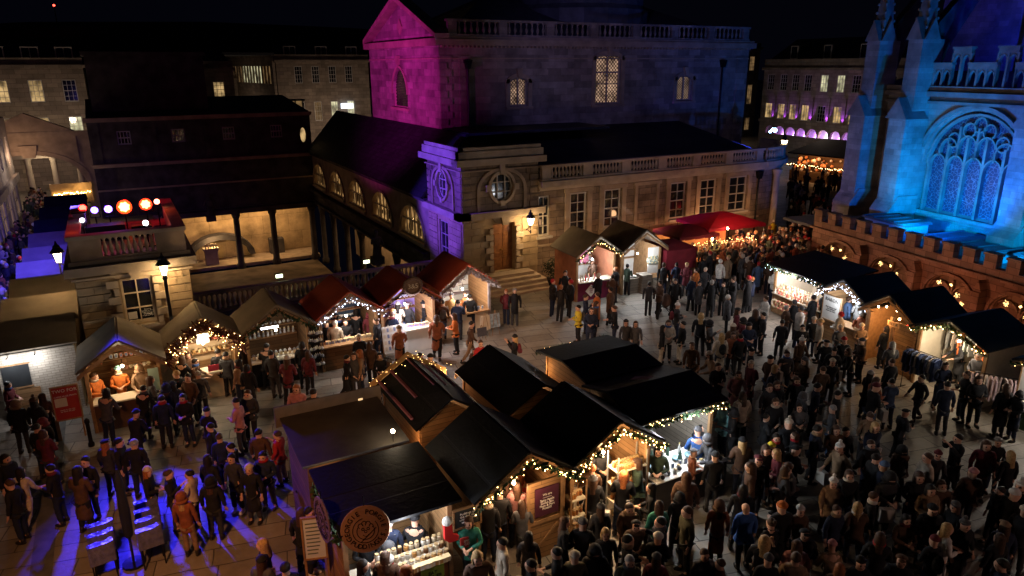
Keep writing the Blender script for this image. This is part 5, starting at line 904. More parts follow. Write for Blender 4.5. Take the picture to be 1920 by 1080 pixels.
def round_sign(lab, M, letters=True, m=SGN):
    t = obj('round_sign', None, None, (0, 0, 0), 0, lab, 'hanging sign'); t.matrix_world = M; R_ = .46
    q = MB(); q.lathe([(R_, -.02), (R_+.01, 0), (R_, .02)], n=40, mt=m); o = q.build('sign_disc', t); o.rotation_euler = (math.pi/2, 0, 0)
    q = MB(); q.cyl((0, 0, R_), (0, 0, R_+.2), .012, n=5, mt=BLACKM); q.build('hanger', t)
    lay = [("GEORGIE PORGIE'S", 205, -25, .345, False), ('PUDDINGS', 222, 318, .345, True)]
    for txt, a0, a1, r, inv in lay:
        for i, ch in enumerate(txt):
            if ch == ' ': continue
            a = rad(a0+(a1-a0)*i/(len(txt)-1)); me = text_mesh(ch, .135, INK, .004); o = bpy.data.objects.new('letter', me); C.objects.link(o); o.parent = t
            o.location = (r*math.cos(a), -.026, r*math.sin(a)); th = (a-math.pi/2) if not inv else (a+math.pi/2)
            o.matrix_local = Matrix.Translation(o.location) @ Matrix.Rotation(-th, 4, 'Y') @ Matrix.Rotation(math.pi/2, 4, 'X')
    q = MB(Matrix.Translation((0, 0, -.02)))   # the plain drawn face emblem: ring, curls, eyes, cheeks, spoon
    def ring(cx, cz, r, t_, a0=0, a1=360, n=18):
        for i in range(n): a, b = rad(a0+(a1-a0)*i/n), rad(a0+(a1-a0)*(i+1)/n); f = lambda v, w: (cx+w*math.cos(v), cz+w*math.sin(v)); q.prism([f(a, r), f(a, r+t_), f(b, r+t_), f(b, r)], -.026, -.021, INK)
    ring(0, 0, .24, .012, 100, 400); ring(0, -.01, .16, .012, 150, 390); ring(-.05, .03, .018, .012); ring(.05, .03, .018, .012); ring(0, -.02, .02, .01); ring(0, -.06, .05, .01, 200, 340); ring(-.09, .1, .04, .012, 0, 250); ring(-.02, .14, .04, .012, 0, 250); ring(.05, .13, .04, .012, -30, 220); ring(.11, .08, .03, .012, -60, 200)
    q.box(-.2, .2, -.026, -.021, -.004, .01, INK, Matrix.Translation((.05, 0, -.1)) @ Matrix.Rotation(-.7, 4, 'Y')); q.build('emblem', t)
round_sign('round tan wooden sign facing front with lettering arched round a drawn face', MK @ Matrix.Translation((-.80, -.42, 2.50)) @ Matrix.Rotation(rad(-14), 4, 'Z') @ Matrix.Rotation(rad(-12), 4, 'X'))
round_sign('dim mauve round sign turned edge on at the pudding stall corner', MK @ Matrix.Translation((-1.42, .40, 2.42)) @ Matrix.Rotation(rad(-86), 4, 'Z'), m=SGM)
b = board('menu_board', 'white menu board on the left side of the pudding stall', 'menu board', MK, -1.5, 1.0, 1.15, .42, .95, mat('menu_white', (.62, .66, .68), .6, .05), rz=rad(-18), frame=TRIM)
for i in range(9): q = MB(); q.box(-.16, rnd.uniform(.03, .16), -.006, -.001, .1+i*.09, .125+i*.09, mat('menu_ink', (.12, .16, .14), .7, 0)); q.build('print_line', b)
q = MB(); q.box(-.25, -.2, .03, .07, -1.2, 0, TRIM); q.box(.2, .25, .03, .07, -1.2, 0, TRIM); q.build('leg', b)
b = board('chalk_board', 'framed chalkboard with handwriting at the right end of the pudding stall', 'chalkboard', MK, 1.52, -.05, 1.55, .6, .42, CHALK, frame=WOODL); text('Puddings of\nthe day  £5\nwith custard\nor cream', .075, WHT, b, (0, -.008, .21))
b = board('green_sign', 'lime green banner hanging down the front of the pudding counter', 'banner', MK, .62, -.2, .12, .52, .8, mat('lime_banner', (.30, .42, .05), .6, .08)); text('EAT\nDINNER\nPUDDINGS', .115, INK, b, (0, -.006, .56)); q = MB(); q.lathe([(.13, 0), (.13, .004)], n=16, mt=mat('lime_dark', (.18, .26, .04), .6)); o = q.build('banner_emblem', b); o.location = (0, -.005, .2); o.rotation_euler = (math.pi/2, 0, 0)
b = board('red_card', 'small red price card with white print below the chalkboard', 'price card', MK, 1.5, -.15, 1.08, .4, .26, RP); text('SPICED\nCIDER', .08, WHT, b, (0, -.006, .13))
def stocking(lab, M):
    t = obj('stocking', None, None, (0, 0, 0), 0, lab, 'stocking'); t.matrix_world = M; q = MB(); q.prism([(-.09, 0), (.09, 0), (.1, -.28), (.24, -.36), (.22, -.46), (.02, -.46), (-.08, -.36)], -.04, .04, mat('stocking_red', (.6, .02, .02), .8, .1)); q.build('sock', t); q = MB(); q.ball((0, 0, .05), .12, mat('white_fur', (.8, .78, .75), .9, .1), 10, 6, (1, .7, 1)); q.build('cuff', t)
stocking('red stocking with white fur cuff hanging at the right of the puddings', MK @ Matrix.Translation((.95, -.3, 1.95))); stocking('red stocking with white fur cuff hanging below the round sign', MK @ Matrix.Translation((-.35, -.3, 1.5)))
garland([(-1.3, -.3, 2.3), (-1.3, 1.7, 2.42)], .14, GREEN, 60).build('fir_garland', tK); q = MB(); q.box(-1.18, -1.1, -.3, -.22, 0, 1.15, TRIM); q.box(-1.22, -1.06, -.34, -.18, 1.15, 1.25, mat('lit_post_cap', (.8, .8, .75), .5, 0)); q.build('post', tK)
cr = thing('display_crate', 'dark timber crate with garland at the left front of the pudding stall', 'crate', (3.25, 11.8, 0)); q = MB(); q.box(-.33, .45, -.25, .15, 0, .9, WOODD); q.build('crate_body', cr); garland([(-.33, -.28, .9), (-.1, -.28, .5)], .1, GREEN, 20).build('fir_garland', cr)
# canvas roofed stall L behind it with tall board
tL, ML_ = stall('canvas_stall', 'flat grey canvas roofed stall with one lamp lit corner and a long board', 3.95, 14.75, 2.25, 2.15, 2.45, 2.6, roof=mat('grey_canvas', (.034, .03, .026), .8, .35, 1.2, .8, 2.5), wall=WOODD, gable=False, closed=True, over=.14, fo=.1)
b = board('long_sign_board', 'long brown sign board standing above the canvas roofed stall', 'sign board', ML_, -.0, 2.25, 2.35, 2.75, .55, mat('board_back', (.10, .08, .06), .8, .2), th=.05)
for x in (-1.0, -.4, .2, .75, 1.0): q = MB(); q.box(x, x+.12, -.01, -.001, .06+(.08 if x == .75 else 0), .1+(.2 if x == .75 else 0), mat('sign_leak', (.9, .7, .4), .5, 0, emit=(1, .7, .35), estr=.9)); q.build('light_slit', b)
lp = thing('corner_lamp', 'bare lamp lighting the near right corner of the canvas roof', 'lamp', (4.85, 14.75, 2.6)); q = MB(); q.cyl((0, 0, -.3), (0, 0, .1), .012, n=5, mt=BLACKM); q.ball((0, 0, .13), .05, mat('naked_bulb', (1, .8, .5), .4, 0, emit=(1, .72, .4), estr=70), 8, 6); q.build('bulb', lp); lamp('POINT', (4.85, 14.7, 2.86), (1, .8, .55), 16, size=.06, name='corner_lamp_light')
b = board('glowing_hatch', 'narrow glowing hatch strip between canvas stall and pudding stall', 'hatch', ML_, -.75, -.25, 2.25, .7, .14, mat('hatch_glow', (.9, .6, .3), .5, 0, emit=(1, .62, .3), estr=3))
# gabled stalls Q1 Q2 facing front
tQ, MQ = stall('chutney_stall', 'dark gabled stall with fairy light garland, barn door side and purple chalkboard', 6.88, 12.15, 2.2, 2.2, 2.25, 3.05, roof=FELT, light=(1, .62, .32), power=40, spill=1.2, garl=GREEN, bulb=BULBW, nb=95, bsz=.017, shelves=2, counter=0, bo=.15)
q = MB(); q.box(.15, 1.05, -.03, .03, 0, 2.05, WOODL); q.box(.13, .2, -.06, -.03, 0, 2.05, TRIM); q.box(1.0, 1.07, -.06, -.03, 0, 2.05, TRIM); q.box(.2, 1.0, -.05, -.03, .95, 1.05, TRIM); q.box(-.5, .5, -.055, -.03, -.04, .04, TRIM, Matrix.Translation((.6, 0, .5)) @ Matrix.Rotation(-.75, 4, 'Y')); q.build('barn_door', tQ)
b = board('purple_chalkboard', 'purple chalkboard with white handwriting fixed to the barn door', 'chalkboard', MQ, .62, -.09, 1.18, .62, .72, mat('purple_board', (.06, .012, .03), .7, .2)); text('We are\n~~~~~\nSpicy Apple\nOnion Jam\nPlum & Port\nPiccalilli', .08, WHT, b, (0, -.006, .36))
goods(MQ, 'jar', 10, -.95, 0, 1.95, 1.28, PUD, 'chutney jar on the lit shelf of the barn door stall', 'jars in the barn door stall')
tQ2, MQ2 = stall('honey_stall', 'dark gabled stall blazing with warm fairy lights and shelves of brown jars', 9.45, 12.3, 2.25, 2.05, 2.25, 3.05, roof=FELT, light=(1, .66, .36), power=120, spill=1.1, bulb=BULBW, nb=98, bsz=.021, garl=GREEN, shelves=0, counter=0, inner=mat('buff_panel', (.55, .42, .28), .7, .1), bo=.15)
sh = MB()
for z in (.6, 1.05, 1.5): sh.box(.15, 1.05, -.1, .35, z, z+.03, CREAMW)
for x in (.15, 1.03): [sh.box(x, x+.03, y, y+.03, 0, 1.95, mat('steel_rack', (.4, .4, .38), .4, .1, metal=.5)) for y in (-.1, .32)]
sh.build('shelf_rack', tQ2)
HON = [(.45, .18, .04), (.3, .1, .03), (.5, .3, .1)]
for z in (.63, 1.08, 1.53): [goods(MQ2, 'jar', 9, .2, 1.0, y, z, HON, 'brown jar on the warm lit steel rack', 'jars on the steel rack') for y in (0, .2)]
goods(MQ2, 'basket', 3, .2, 1.0, .1, .12, [(.3, .2, .1)], 'basket under the steel rack', 'baskets under the rack')
q = MB()
for z in (.35, .8, 1.25): q.box(-1.28, -.86, -.25, .1, z, z+.03, CREAMW)
for x in (-1.3, -.88): [q.box(x, x+.03, y, y+.03, 0, 1.75, TRIM) for y in (-.25, .08)]
q.build('side_rack', tQ2)
for z in (.38, .83, 1.28): goods(MQ2, 'jar', 5, -1.24, -.9, -.1, z, HON, 'brown jar on the narrow side rack by the barn door', 'jars on the side rack', spread=.08)
tP, MP = stall('tableware_stall', 'dark flat roofed stall with crowded white lit table of dishes and bottles', 12.0, 12.9, 2.5, 2.2, 2.45, 2.75, roof=FELT, gable=False, ridge_x=True, light=(.9, .96, 1), power=110, spill=1.0, garl=GREEN, bulb=BULBW, nb=46, bsz=.02, shelves=2, counter=0, wall=WOODG, inner=mat('pale_green_panel', (.4, .5, .45), .7), lz=2.0)
q = MB(); q.box(-1.2, 1.2, -.75, .3, 0, .88, mat('dark_cloth', (.03, .028, .028), .9, .3)); q.box(-1.22, 1.22, -.77, .32, .88, .91, WHITEP); q.build('table', tP)
for k, n, y, c in (('bowl', 5, -.1, [(.8, .78, .75), (.3, .5, .6)]), ('bottle', 7, .15, [(.1, .2, .15), (.3, .05, .04), (.6, .6, .6)]), ('jar', 9, -.55, [(.05, .05, .06), (.7, .7, .7)]), ('card', 10, -.35, [(.1, .1, .12), (.75, .75, .72)]), ('bauble', 9, -.62, [(.05, .05, .06), (.6, .6, .6)]), ('tree', 3, -.25, [(.05, .12, .1)])): goods(MP, k, n, -1.1, 1.1, y, .91, c, '%s crowded on the white lit table under the flat dark roof' % k, '%ss on the white lit table' % k, jitter=.06, spread=.07)
goods(MP, 'bowl', 5, -1, 1, 2.0, 1.28, [(.8, .78, .75)], 'dish on the rear shelf behind the white lit table', 'dishes on the rear shelf')
q = MB(); q.prism([(-.3, -.1), (.15, .1), (.35, .05), (-.1, -.17)], -.01, .01, mat('mauve_board', (.30, .2, .25), .7)); o = q.build('roof_sheet'); o.matrix_world = MP @ Matrix.Translation((-.2, 1.25, 2.79)) @ Matrix.Rotation(math.pi/2, 4, 'X'); tag(o, 'loose mauve board lying on the flat black roof', 'board')
# back halves facing away
tM, MM = stall('candle_stall', 'black roofed stall facing away with golden gable board and mauve roof battens', 6.75, 18.4, 1.75, 2.75, 2.15, 2.75, rz=math.pi, roof=FELT, fo=.25, over=.14, light=(1, .7, .4), power=30, sidewall=WOODL, spill=.8)
GB = mat('gold_gable', (.48, .32, .14), .7, .25, 5); q = MB(); q.prism([(-1.2, 1.85), (-1.2, 2.2), (0, 2.95), (1.2, 2.2), (1.2, 1.85), (0, 2.6)], -.36, -.3, GB); q.build('gable_sign', tM); bulbs([(-1.2, -.2, 2.2), (0, -.0, 2.85), (1.2, -.1, 2.2)], 64, .009, BULBW, .22).build('fairy_lights', tM, kind='stuff')
lamp('POINT', (7.98, 18.5, 1.9), (1, .5, .2), 26, size=.05, name='eave_bulb_light'); lamp('POINT', (10.55, 17.7, 2.0), (1, .55, .22), 20, size=.05, name='eave_bulb_light'); lamp('POINT', (5.55, 15.6, 1.9), (1, .5, .2), 14, size=.05, name='eave_bulb_light')
MAUV = mat('mauve_batten', (.30, .12, .18), .7, .2)
for i, (x, L_) in enumerate(((-.75, 1.3), (-.35, 1.6), (.05, 1.8), (.55, 1.7), (.95, 2.4))): q = MB(); z = 2.76-abs(x)*.58; q.box(x-.035, x+.035, -.45, L_, z, z+.06, MAUV); q.build('roof_batten', tM)
tN, MN = stall('woodcraft_stall', 'black roofed stall facing away, behind the blazing jar stall', 9.2, 18.0, 1.95, 2.9, 2.2, 2.8, rz=math.pi, roof=FELT, light=(1, .65, .35), power=60, sidewall=WOODL, fo=.3, over=.16)
tO, MO = stall('upper_flat_stall', 'flat black roofed stall farthest back in the central island with timber flank', 12.05, 17.6, 2.3, 2.3, 2.5, 2.7, rz=math.pi, roof=FELT, gable=False, ridge_x=True, light=(1, .72, .45), power=60, garl=GREEN, bulb=BULBW, nb=12, sidewall=WOODL)
# --- right row before the castellated wall, facing the square ---
rzr = rad(-90+9.7*-1+6)
tR, MR = stall('gingerbread_stall', 'large black roofed stall glowing white with decorated gingerbread beside the far crowd', 25.6, 20.4, 3.1, 2.3, 2.3, 2.65, rz=rad(-98), roof=FELT, gable=False, light=(1, .92, .88), power=190, wall=CREAMW, shelves=3, trim=WOODL, cfront=TRIM, over=.3, bulb=BULBC, nb=40, bsz=.02, garl=GREEN)
for i in range(3): goods(MR, 'loaf', 14, -1.4, 1.4, 2.05, 1.28+i*.42, [(.8, .7, .6), (.6, .15, .12), (.5, .28, .12)], 'iced gingerbread on the back shelf of the big white lit stall', 'gingerbread on the shelves')
for i in range(4): goods(MR, 'figurine', 16, -1.4, 1.4, -.1+i*.14, 1.0+i*.06, [(.8, .72, .66), (.75, .2, .15), (.6, .35, .2)], 'small iced figure on the sloping counter', 'iced figures on the counter', jitter=.04)
goods(MR, 'wreath', 9, -1.4, 1.4, -.22, .35, [(.7, .6, .5), (.6, .2, .15)], 'hanging decoration below the gingerbread counter', 'decorations below the counter', jitter=.08)
lamp('POINT', tuple(MR @ Vector((-.8, -.9, 2.1))), (1, .9, .85), 60, size=.1, name='stall_light')
tS, MS_ = stall('white_lights_stall', 'black roofed stall outlined by dense cool white fairy lights', 24.75, 17.4, 2.1, 2.2, 2.2, 2.9, rz=rad(-96), roof=FELT, light=(.85, .92, 1), power=80, bulb=BULBC, nb=98, bsz=.02, inner=WHITEP, shelves=3, trim=WOODL)
b = board('letter_poster', 'white poster board with a line of letters on the cool lit stall front', 'poster board', MS_, -.65, -.1, .95, .85, 1.05, WHT, frame=TRIM); text('BARON', .2, INK, b, (0, -.006, .88)); text('Fine cheese and\nhot toasties\nfrom the dairy', .085, INK, b, (0, -.006, .5))
goods(MS_, 'box', 12, -.9, .9, 1.95, 1.28, [(.8, .8, .8), (.3, .5, .7)], 'white box on the cool lit shelf', 'boxes in the cool lit stall'); goods(MS_, 'card', 12, -.9, .9, 1.95, 1.70, [(.75, .8, .85)], 'white card on the cool lit shelf', 'cards in the cool lit stall')
tT, MT = stall('beer_stall', 'orange timber gabled beer stall with open door and small hanging sign', 24.3, 15.15, 2.05, 2.3, 2.2, 2.95, rz=rad(-96), roof=FELT, light=(1, .52, .2), power=60, wall=TRIM, sidewall=TRIM, shelves=3, trim=WOODL, counter=0)
DB = [(.05, .03, .02), (.1, .05, .02), (.02, .04, .02)]
for i in range(3): goods(MT, 'bottle', 10, -.9, .9, 2.05, 1.28+i*.42 if i else .6, DB, 'dark beer bottle inside the orange timber stall', 'bottles in the beer stall')
q = MB(); q.box(.1, 1.0, .1, .16, 0, 1.9, WOODL); q.box(-1.0, -.9, -.05, .1, 0, 2.0, TRIM); q.box(-.05, .05, -.05, .1, 0, 2.1, TRIM); q.build('door_frame', tT)
b = board('beer_sign', 'small wooden sign reading beer hung in the timber stall gable', 'sign', MT, .3, -.3, 1.85, .5, .2, TRIM); text('BEER', .17, INK, b, (0, -.006, .1))
for x in (-.55, -.2, .25, .45): q = MB(); q.ball((x, -.15, 2.2+.3*(1-abs(x))), .035, MATS['naked_bulb'], 6, 4); q.build('spot_bulb', tT)
tU, MU = stall('clothing_stall', 'dark roofed clothing stall with green garland and racks of shirts', 24.0, 12.75, 2.35, 2.3, 2.2, 2.8, rz=rad(-94), roof=FELT, light=(1, .8, .55), power=80, garl=mat('leaf_garland', (.10, .13, .05), .8, .5), bulb=BULBW, nb=26, bsz=.028, counter=0, shelves=0, wall=CREAMW)
def clothes(lab, M, x0, x1, y, z, n, cols, L_=.85, axis='x'):
    t = obj('clothes_rack', None, None, (0, 0, 0), 0, lab, 'clothes rack'); t.matrix_world = M; q = MB(); q.cyl((x0-.05, y, z), (x1+.05, y, z), .014, n=6, mt=BLACKM)
    for x in (x0-.04, x1+.04): q.cyl((x, y, 0), (x, y, z), .014, n=6, mt=BLACKM); q.cyl((x, y-.25, .03), (x, y+.25, .03), .014, n=6, mt=BLACKM)
    q.build('rail', t)
    for i in range(n):
        x = x0+(x1-x0)*(i+.5)/n; c = cols[i % len(cols)]; g = MB(); w = .21; l = L_*rnd.uniform(.9, 1.05)
        g.prism([(-w*.35, -.06), (w*.35, -.06), (w, -.14), (w*1.15, -.55), (w*.8, -.55), (w*.75, -l), (-w*.75, -l), (-w*.8, -.55), (-w*1.15, -.55), (-w, -.14)], -.02, .02, c); o = g.build('garment', t); o.location = (x, y, z); o.rotation_euler = (0, 0, math.pi/2+rnd.uniform(-.25, .25))
DEN = [mat('cloth_%d' % i, c, .9, .3, 14) for i, c in enumerate([(.03, .05, .12), (.05, .08, .2), (.02, .02, .03), (.12, .16, .3), (.03, .04, .07), (.3, .25, .22)])]
PNK = [mat('clothp_%d' % i, c, .9, .2, 10) for i, c in enumerate([(.5, .35, .35), (.55, .4, .42), (.3, .22, .2), (.6, .5, .45)])]
clothes('rack of navy and denim patterned shirts before the clothing stall', MU, -1.05, .15, -.7, 1.55, 14, DEN); clothes('rack of pale pink knitwear at the right of the clothing stall', Matrix.Translation((23.4, 10.9, 0)) @ Matrix.Rotation(rad(-60), 4, 'Z'), -.7, .7, 0, 1.6, 11, PNK)
clothes('rear rail of grey and tan jackets hung inside the clothing stall', MU, -1.0, 1.0, 1.2, 2.0, 9, [mat('jacket_grey', (.25, .25, .24), .9), mat('jacket_tan', (.3, .24, .19), .9), mat('jacket_orange', (.6, .14, .04), .9), mat('jacket_pale', (.45, .5, .42), .9)], .8)
tV, MV = stall('card_stall', 'bright white panelled stall at the far right edge below the low wall', 23.7, 9.1, 2.5, 2.6, 2.3, 2.9, rz=rad(-92), roof=FELT, light=(1, .9, .78), power=150, wall=CREAMW, trim=WOODL, inner=WHITEP, cfront=GREEN, shelves=2, garl=GREEN, bulb=BULBW, nb=30)
b = board('white_lattice', 'white pegboard panels of earrings on the far right stall front', 'display panel', MV, -.8, -.2, 1.1, .8, 1.0, WHITEP, frame=WOODL)
# uplit star motifs in the wall arches
for i, a in enumerate(AC[:5]):
    for j, (dx, z, s) in enumerate(((-.35, 1.5, .14), (.6, 1.2, .17), (.25, 1.55, .07), (.9, .85, .15))):
        q = MB(); 
        for k in range(26): t_ = rnd.random()*6.28; r_ = s*rnd.random(); q.ball((r_*math.cos(t_), .0, r_*math.sin(t_)), .017, mat('star_bulbs', (.9, .7, .4), .4, 0, emit=(1, .62, .22), estr=5), 4, 2)
        for k in range(6): q.cyl((0, .01, 0), (s*math.cos(k*1.047), .01, s*math.sin(k*1.047)), .006, n=3, mt=BLACKM)
        o = q.build('light_star'); o.matrix_world = amat(0) @ Matrix.Translation((a+dx, -.25, z+.05)); tag(o, 'golden light star hung in the %s wall arch' % ['first', 'second', 'third', 'fourth', 'fifth'][i]+' from the lane', 'light decoration', 'light stars in arch %s' % ['one', 'two', 'three', 'four', 'five'][i])
lamp('POINT', tuple(amat(0) @ Vector((1.2, -.9, .8))), (1, .75, .4), 30, size=.1, name='arch_light')
for x_ in (3.2, 7.5, 11.5, 15.5): lamp('SPOT', tuple(amat(0) @ Vector((x_, -2.6, 1.0))), (1, .34, .18), 45, tuple(amat(0) @ Vector((x_+.3, 0, 1.9))), .2, 120, 1, 'wall_fill_spot')  # added spots without fixtures to brighten the low wall
lamp('SPOT', tuple(amat(0) @ Vector((9, -5, 1.2))), (1, .36, .20), 260, tuple(amat(0) @ Vector((9, 0, 1.2))), .3, 125, 1, 'wall_fill_spot')  # wide unseen spot added for the same wall
# black bollard
for px, py, lab in ((172, 836, 'black iron bollard in front of the mug stall'),):
    x, y = G(px, py); q = MB(); q.lathe([(.09, 0), (.09, .1), (.06, .15), (.055, .75), (.08, .8), (.07, .88), (.02, .93)], n=12, mt=BLACKM); o = q.build('bollard', None, True); o.location = (x, y, 0); tag(o, lab, 'bollard')
# plastic wrapped furniture in the corner
cov = mat('clear_cover', (.10, .10, .16), .16, .4, 7, .9, 9, spec=1.0)
ps = thing('parasol_pole', 'dark folded parasol leaning over the stacked wrapped chairs', 'parasol', (-.95, 16.5, 0)); q = MB(); q.lathe([(.03, 0), (.03, .7), (.10, .8), (.12, 1.4), (.08, 2.2), (.02, 2.5)], n=10, mt=NAVC); q.build('folded_cloth', ps); MB().lathe([(.25, 0), (.25, .06), (.05, .1)], n=12, mt=BLACKM).build('base', ps)
k = 0
for sx, cnt in ((-1, 3), (1, 4)):
    for j in range(cnt):
        q = MB(); w = .52; q.box(0, w, 0, .22, .55, .95, cov); q.box(0, w, 0, .36, .5, .55, cov)
        for lx in (.03, w-.05): [q.box(lx, lx+.03, ly, ly+.03, 0, .5, BLACKM) for ly in (.02, .33)]
        q.box(w-.1, w, -.01, .23, .55, .97, cov); o = q.build('wrapped_chair'); o.location = ((-1.75 if sx < 0 else -.78), 16.1+.0+j*.42 - (.1 if sx < 0 else 0), 0); o.rotation_euler = (rad(-8), 0, rad(6)); k += 1
        tag(o, 'chair under clear plastic, %s in the %s row of the wrapped chairs' % (['nearest', 'second', 'third', 'farthest'][j], 'outer' if sx < 0 else 'inner'), 'chair', 'wrapped chairs by the folded parasol')
# ================= PEOPLE =================
SKIN = mat('skin', (.60, .35, .25), .6, .08, 8); SKINM = mat('lips', (.30, .10, .08), .6, 0); EYE = mat('eye', (.03, .02, .02), .3, 0)
POSES = {  # left/right elbow, wrist ; knees, ankles (x right, -y is forward)
 'st': (((.24, .02, 1.14), (.25, -.05, .88)), ((-.24, .02, 1.14), (-.25, -.04, .88)), ((.10, -.01, .50), (.11, .03, .09)), ((-.10, -.01, .50), (-.12, .02, .09)), 0),
 'hf': (((.25, -.02, 1.12), (.07, -.27, 1.12)), ((-.25, -.02, 1.12), (-.07, -.27, 1.10)), ((.10, -.02, .50), (.12, .03, .09)), ((-.10, -.01, .50), (-.11, .02, .09)), .02),
 'wk': (((.24, .10, 1.15), (.25, -.02, .92)), ((-.24, -.08, 1.15), (-.22, -.26, .98)), ((.10, -.16, .52), (.10, -.10, .12)), ((-.10, .08, .50), (-.10, .34, .14)), .05),
 'up': (((.26, -.10, 1.22), (.12, -.30, 1.50)), ((-.26, -.10, 1.22), (-.08, -.30, 1.52)), ((.10, -.01, .50), (.12, .03, .09)), ((-.10, -.01, .50), (-.11, .02, .09)), -.02),
 'ob': (((.25, .03, 1.14), (.20, -.12, .93)), ((-.26, -.04, 1.14), (-.14, -.28, 1.34)), ((.10, -.03, .50), (.12, .03, .09)), ((-.11, -.01, .50), (-.14, .03, .09)), .0),
 'ln': (((.26, -.16, 1.08), (.16, -.40, 1.02)), ((-.26, -.14, 1.08), (-.16, -.38, 1.02)), ((.10, -.02, .50), (.12, .05, .09)), ((-.10, .01, .50), (-.11, .06, .09)), .14)}
def skin_obj(edges_pts, sub=1, mats=None, root=0):
    pts, edges, radii = edges_pts
    me = bpy.data.meshes.new('tmp'); me.from_pydata(pts, edges, []); o = bpy.data.objects.new('tmp', me); C.objects.link(o)
    bpy.context.view_layer.objects.active = o; m = o.modifiers.new('s', 'SKIN'); m.use_smooth_shade = True
    for i, r in enumerate(radii): me.skin_vertices[0].data[i].radius = r if isinstance(r, tuple) else (r, r)
    for v in me.skin_vertices[0].data: v.use_root = False
    me.skin_vertices[0].data[root].use_root = True
    if sub: s = o.modifiers.new('ss', 'SUBSURF'); s.levels = sub; s.render_levels = sub
    bpy.context.view_layer.update(); r = bpy.data.meshes.new_from_object(o.evaluated_get(bpy.context.evaluated_depsgraph_get())); bpy.data.objects.remove(o); return r
class SK:
    def __init__(s): s.p = []; s.e = []; s.r = []
    def a(s, p, r, par=None):
        s.p.append(tuple(p)); s.r.append(r); i = len(s.p)-1
        if par is not None: s.e.append((par, i))
        return i
def lerp(a, b, t): return tuple(x+(y-x)*t for x, y in zip(a, b))
def build_pose(key):
    L, R_, KL, KR, lean = POSES[key]; out = {}
    def tr(p): return (p[0], p[1]-lean*max(0, p[2]-.9)*1.6, p[2])
    def body():
        s = SK(); pel = s.a((0, .01, .94), (.15, .10)); wa = s.a(tr((0, .0, 1.10)), (.13, .09), pel); ch = s.a(tr((0, .02, 1.32)), (.14, .08), wa); nk = s.a(tr((0, .02, 1.46)), .06, ch)
        hd0 = s.a(tr((0, -.012, 1.525)), (.082, .092), nk); hd1 = s.a(tr((0, -.004, 1.61)), (.102, .126), hd0); s.a(tr((0, .005, 1.70)), (.092, .112), hd1)
        ns = s.a(tr((0, -.112, 1.585)), .016, hd1)
        for sg, A in ((1, L), (-1, R_)):
            sh = s.a(tr((sg*.17, .01, 1.40)), .052, ch); el = s.a(tr(A[0]), .042, sh); wr = s.a(tr(A[1]), .028, el)
            d = (Vector(A[1])-Vector(A[0])).normalized(); u = Vector((0, 0, 1)).cross(d); u = (u.normalized() if u.length > .1 else Vector((0, 1, 0))); q = Vector(tr(A[1]))
            pm = s.a(q+d*.06, (.034, .022), wr)
            for k, ln in enumerate((.055, .065, .06, .045)): b = s.a(q+d*.095+u*(k-1.5)*.02, .009, pm); c = s.a(q+d*(.095+ln*.6)+u*(k-1.5)*.021+Vector((0, -.008, -.006)), .008, b); s.a(q+d*(.095+ln)+u*(k-1.5)*.021+Vector((0, -.02, -.014)), .007, c)
            th = s.a(q+d*.045+u*(-.034), .010, pm); s.a(q+d*.085+u*(-.052), .008, th)
        for sg, K in ((1, KL), (-1, KR)):
            hp = s.a((sg*.095, .01, .86), .085, pel); kn = s.a(K[0], .056, hp); cf = s.a(lerp(K[0], K[1], .35), .052, kn); an = s.a(K[1], .036, cf); s.a((K[1][0], K[1][1]-.13, .05), .034, an)
        me = skin_obj((s.p, s.e, s.r), 1); me.materials.clear()
        for m_ in (SKIN, EYE, SKINM): me.materials.append(m_)
        hx = tr((0, 0, 1.6))[1]
        for f in me.polygons:
            c = f.center; f.use_smooth = True
            if c.z > 1.5 and c.y < hx-.045:
                if 1.60 < c.z < 1.64 and .018 < abs(c.x) < .055: f.material_index = 1
                if 1.52 < c.z < 1.55 and abs(c.x) < .03: f.material_index = 2
        return me
    def coat(hem, puff=0.):
        s = SK(); z0 = hem; k = puff; pel = s.a((0, .01, .92), (.175+k, .125+k)); wa = s.a(tr((0, .0, 1.10)), (.155+k, .115+k), pel); ch = s.a(tr((0, .0, 1.32)), (.185+k*.6, .13+k), wa); nk = s.a(tr((0, .01, 1.44)), (.105, .10), ch); s.a(tr((0, .012, 1.50)), (.092, .092), nk)
        a = pel
        for z, r in (((.70, .19), (.46, .205)) if hem < .5 else (((.74, .185),) if hem < .8 else ())): a = s.a((0, .01, z), (r+k, r*.78+k), a)
        s.a((0, .01, hem), ((.215 if hem < .5 else .18)+k, (.17 if hem < .5 else .13)+k), a)
        for sg, A in ((1, L), (-1, R_)):
            sh = s.a(tr((sg*.175, .01, 1.385)), .075+k*.4, ch); m_ = s.a(tr(lerp((sg*.18, .01, 1.38), A[0], .6)), .066+k*.5, sh); el = s.a(tr(A[0]), .060+k*.4, m_); s.a(tr(lerp(A[0], A[1], .93)), .046+k*.2, el)
        me = skin_obj((s.p, s.e, s.r), 1)
        for v in me.vertices:
            v.co += Vector((math.sin(v.co.z*31+v.co.x*17), math.sin(v.co.z*27+v.co.x*23+1), 0))*.006
        if puff > .01:
            for v in me.vertices: v.co.x *= 1+.03*math.sin(v.co.z*70); v.co.y *= 1+.03*math.sin(v.co.z*70)
        return me
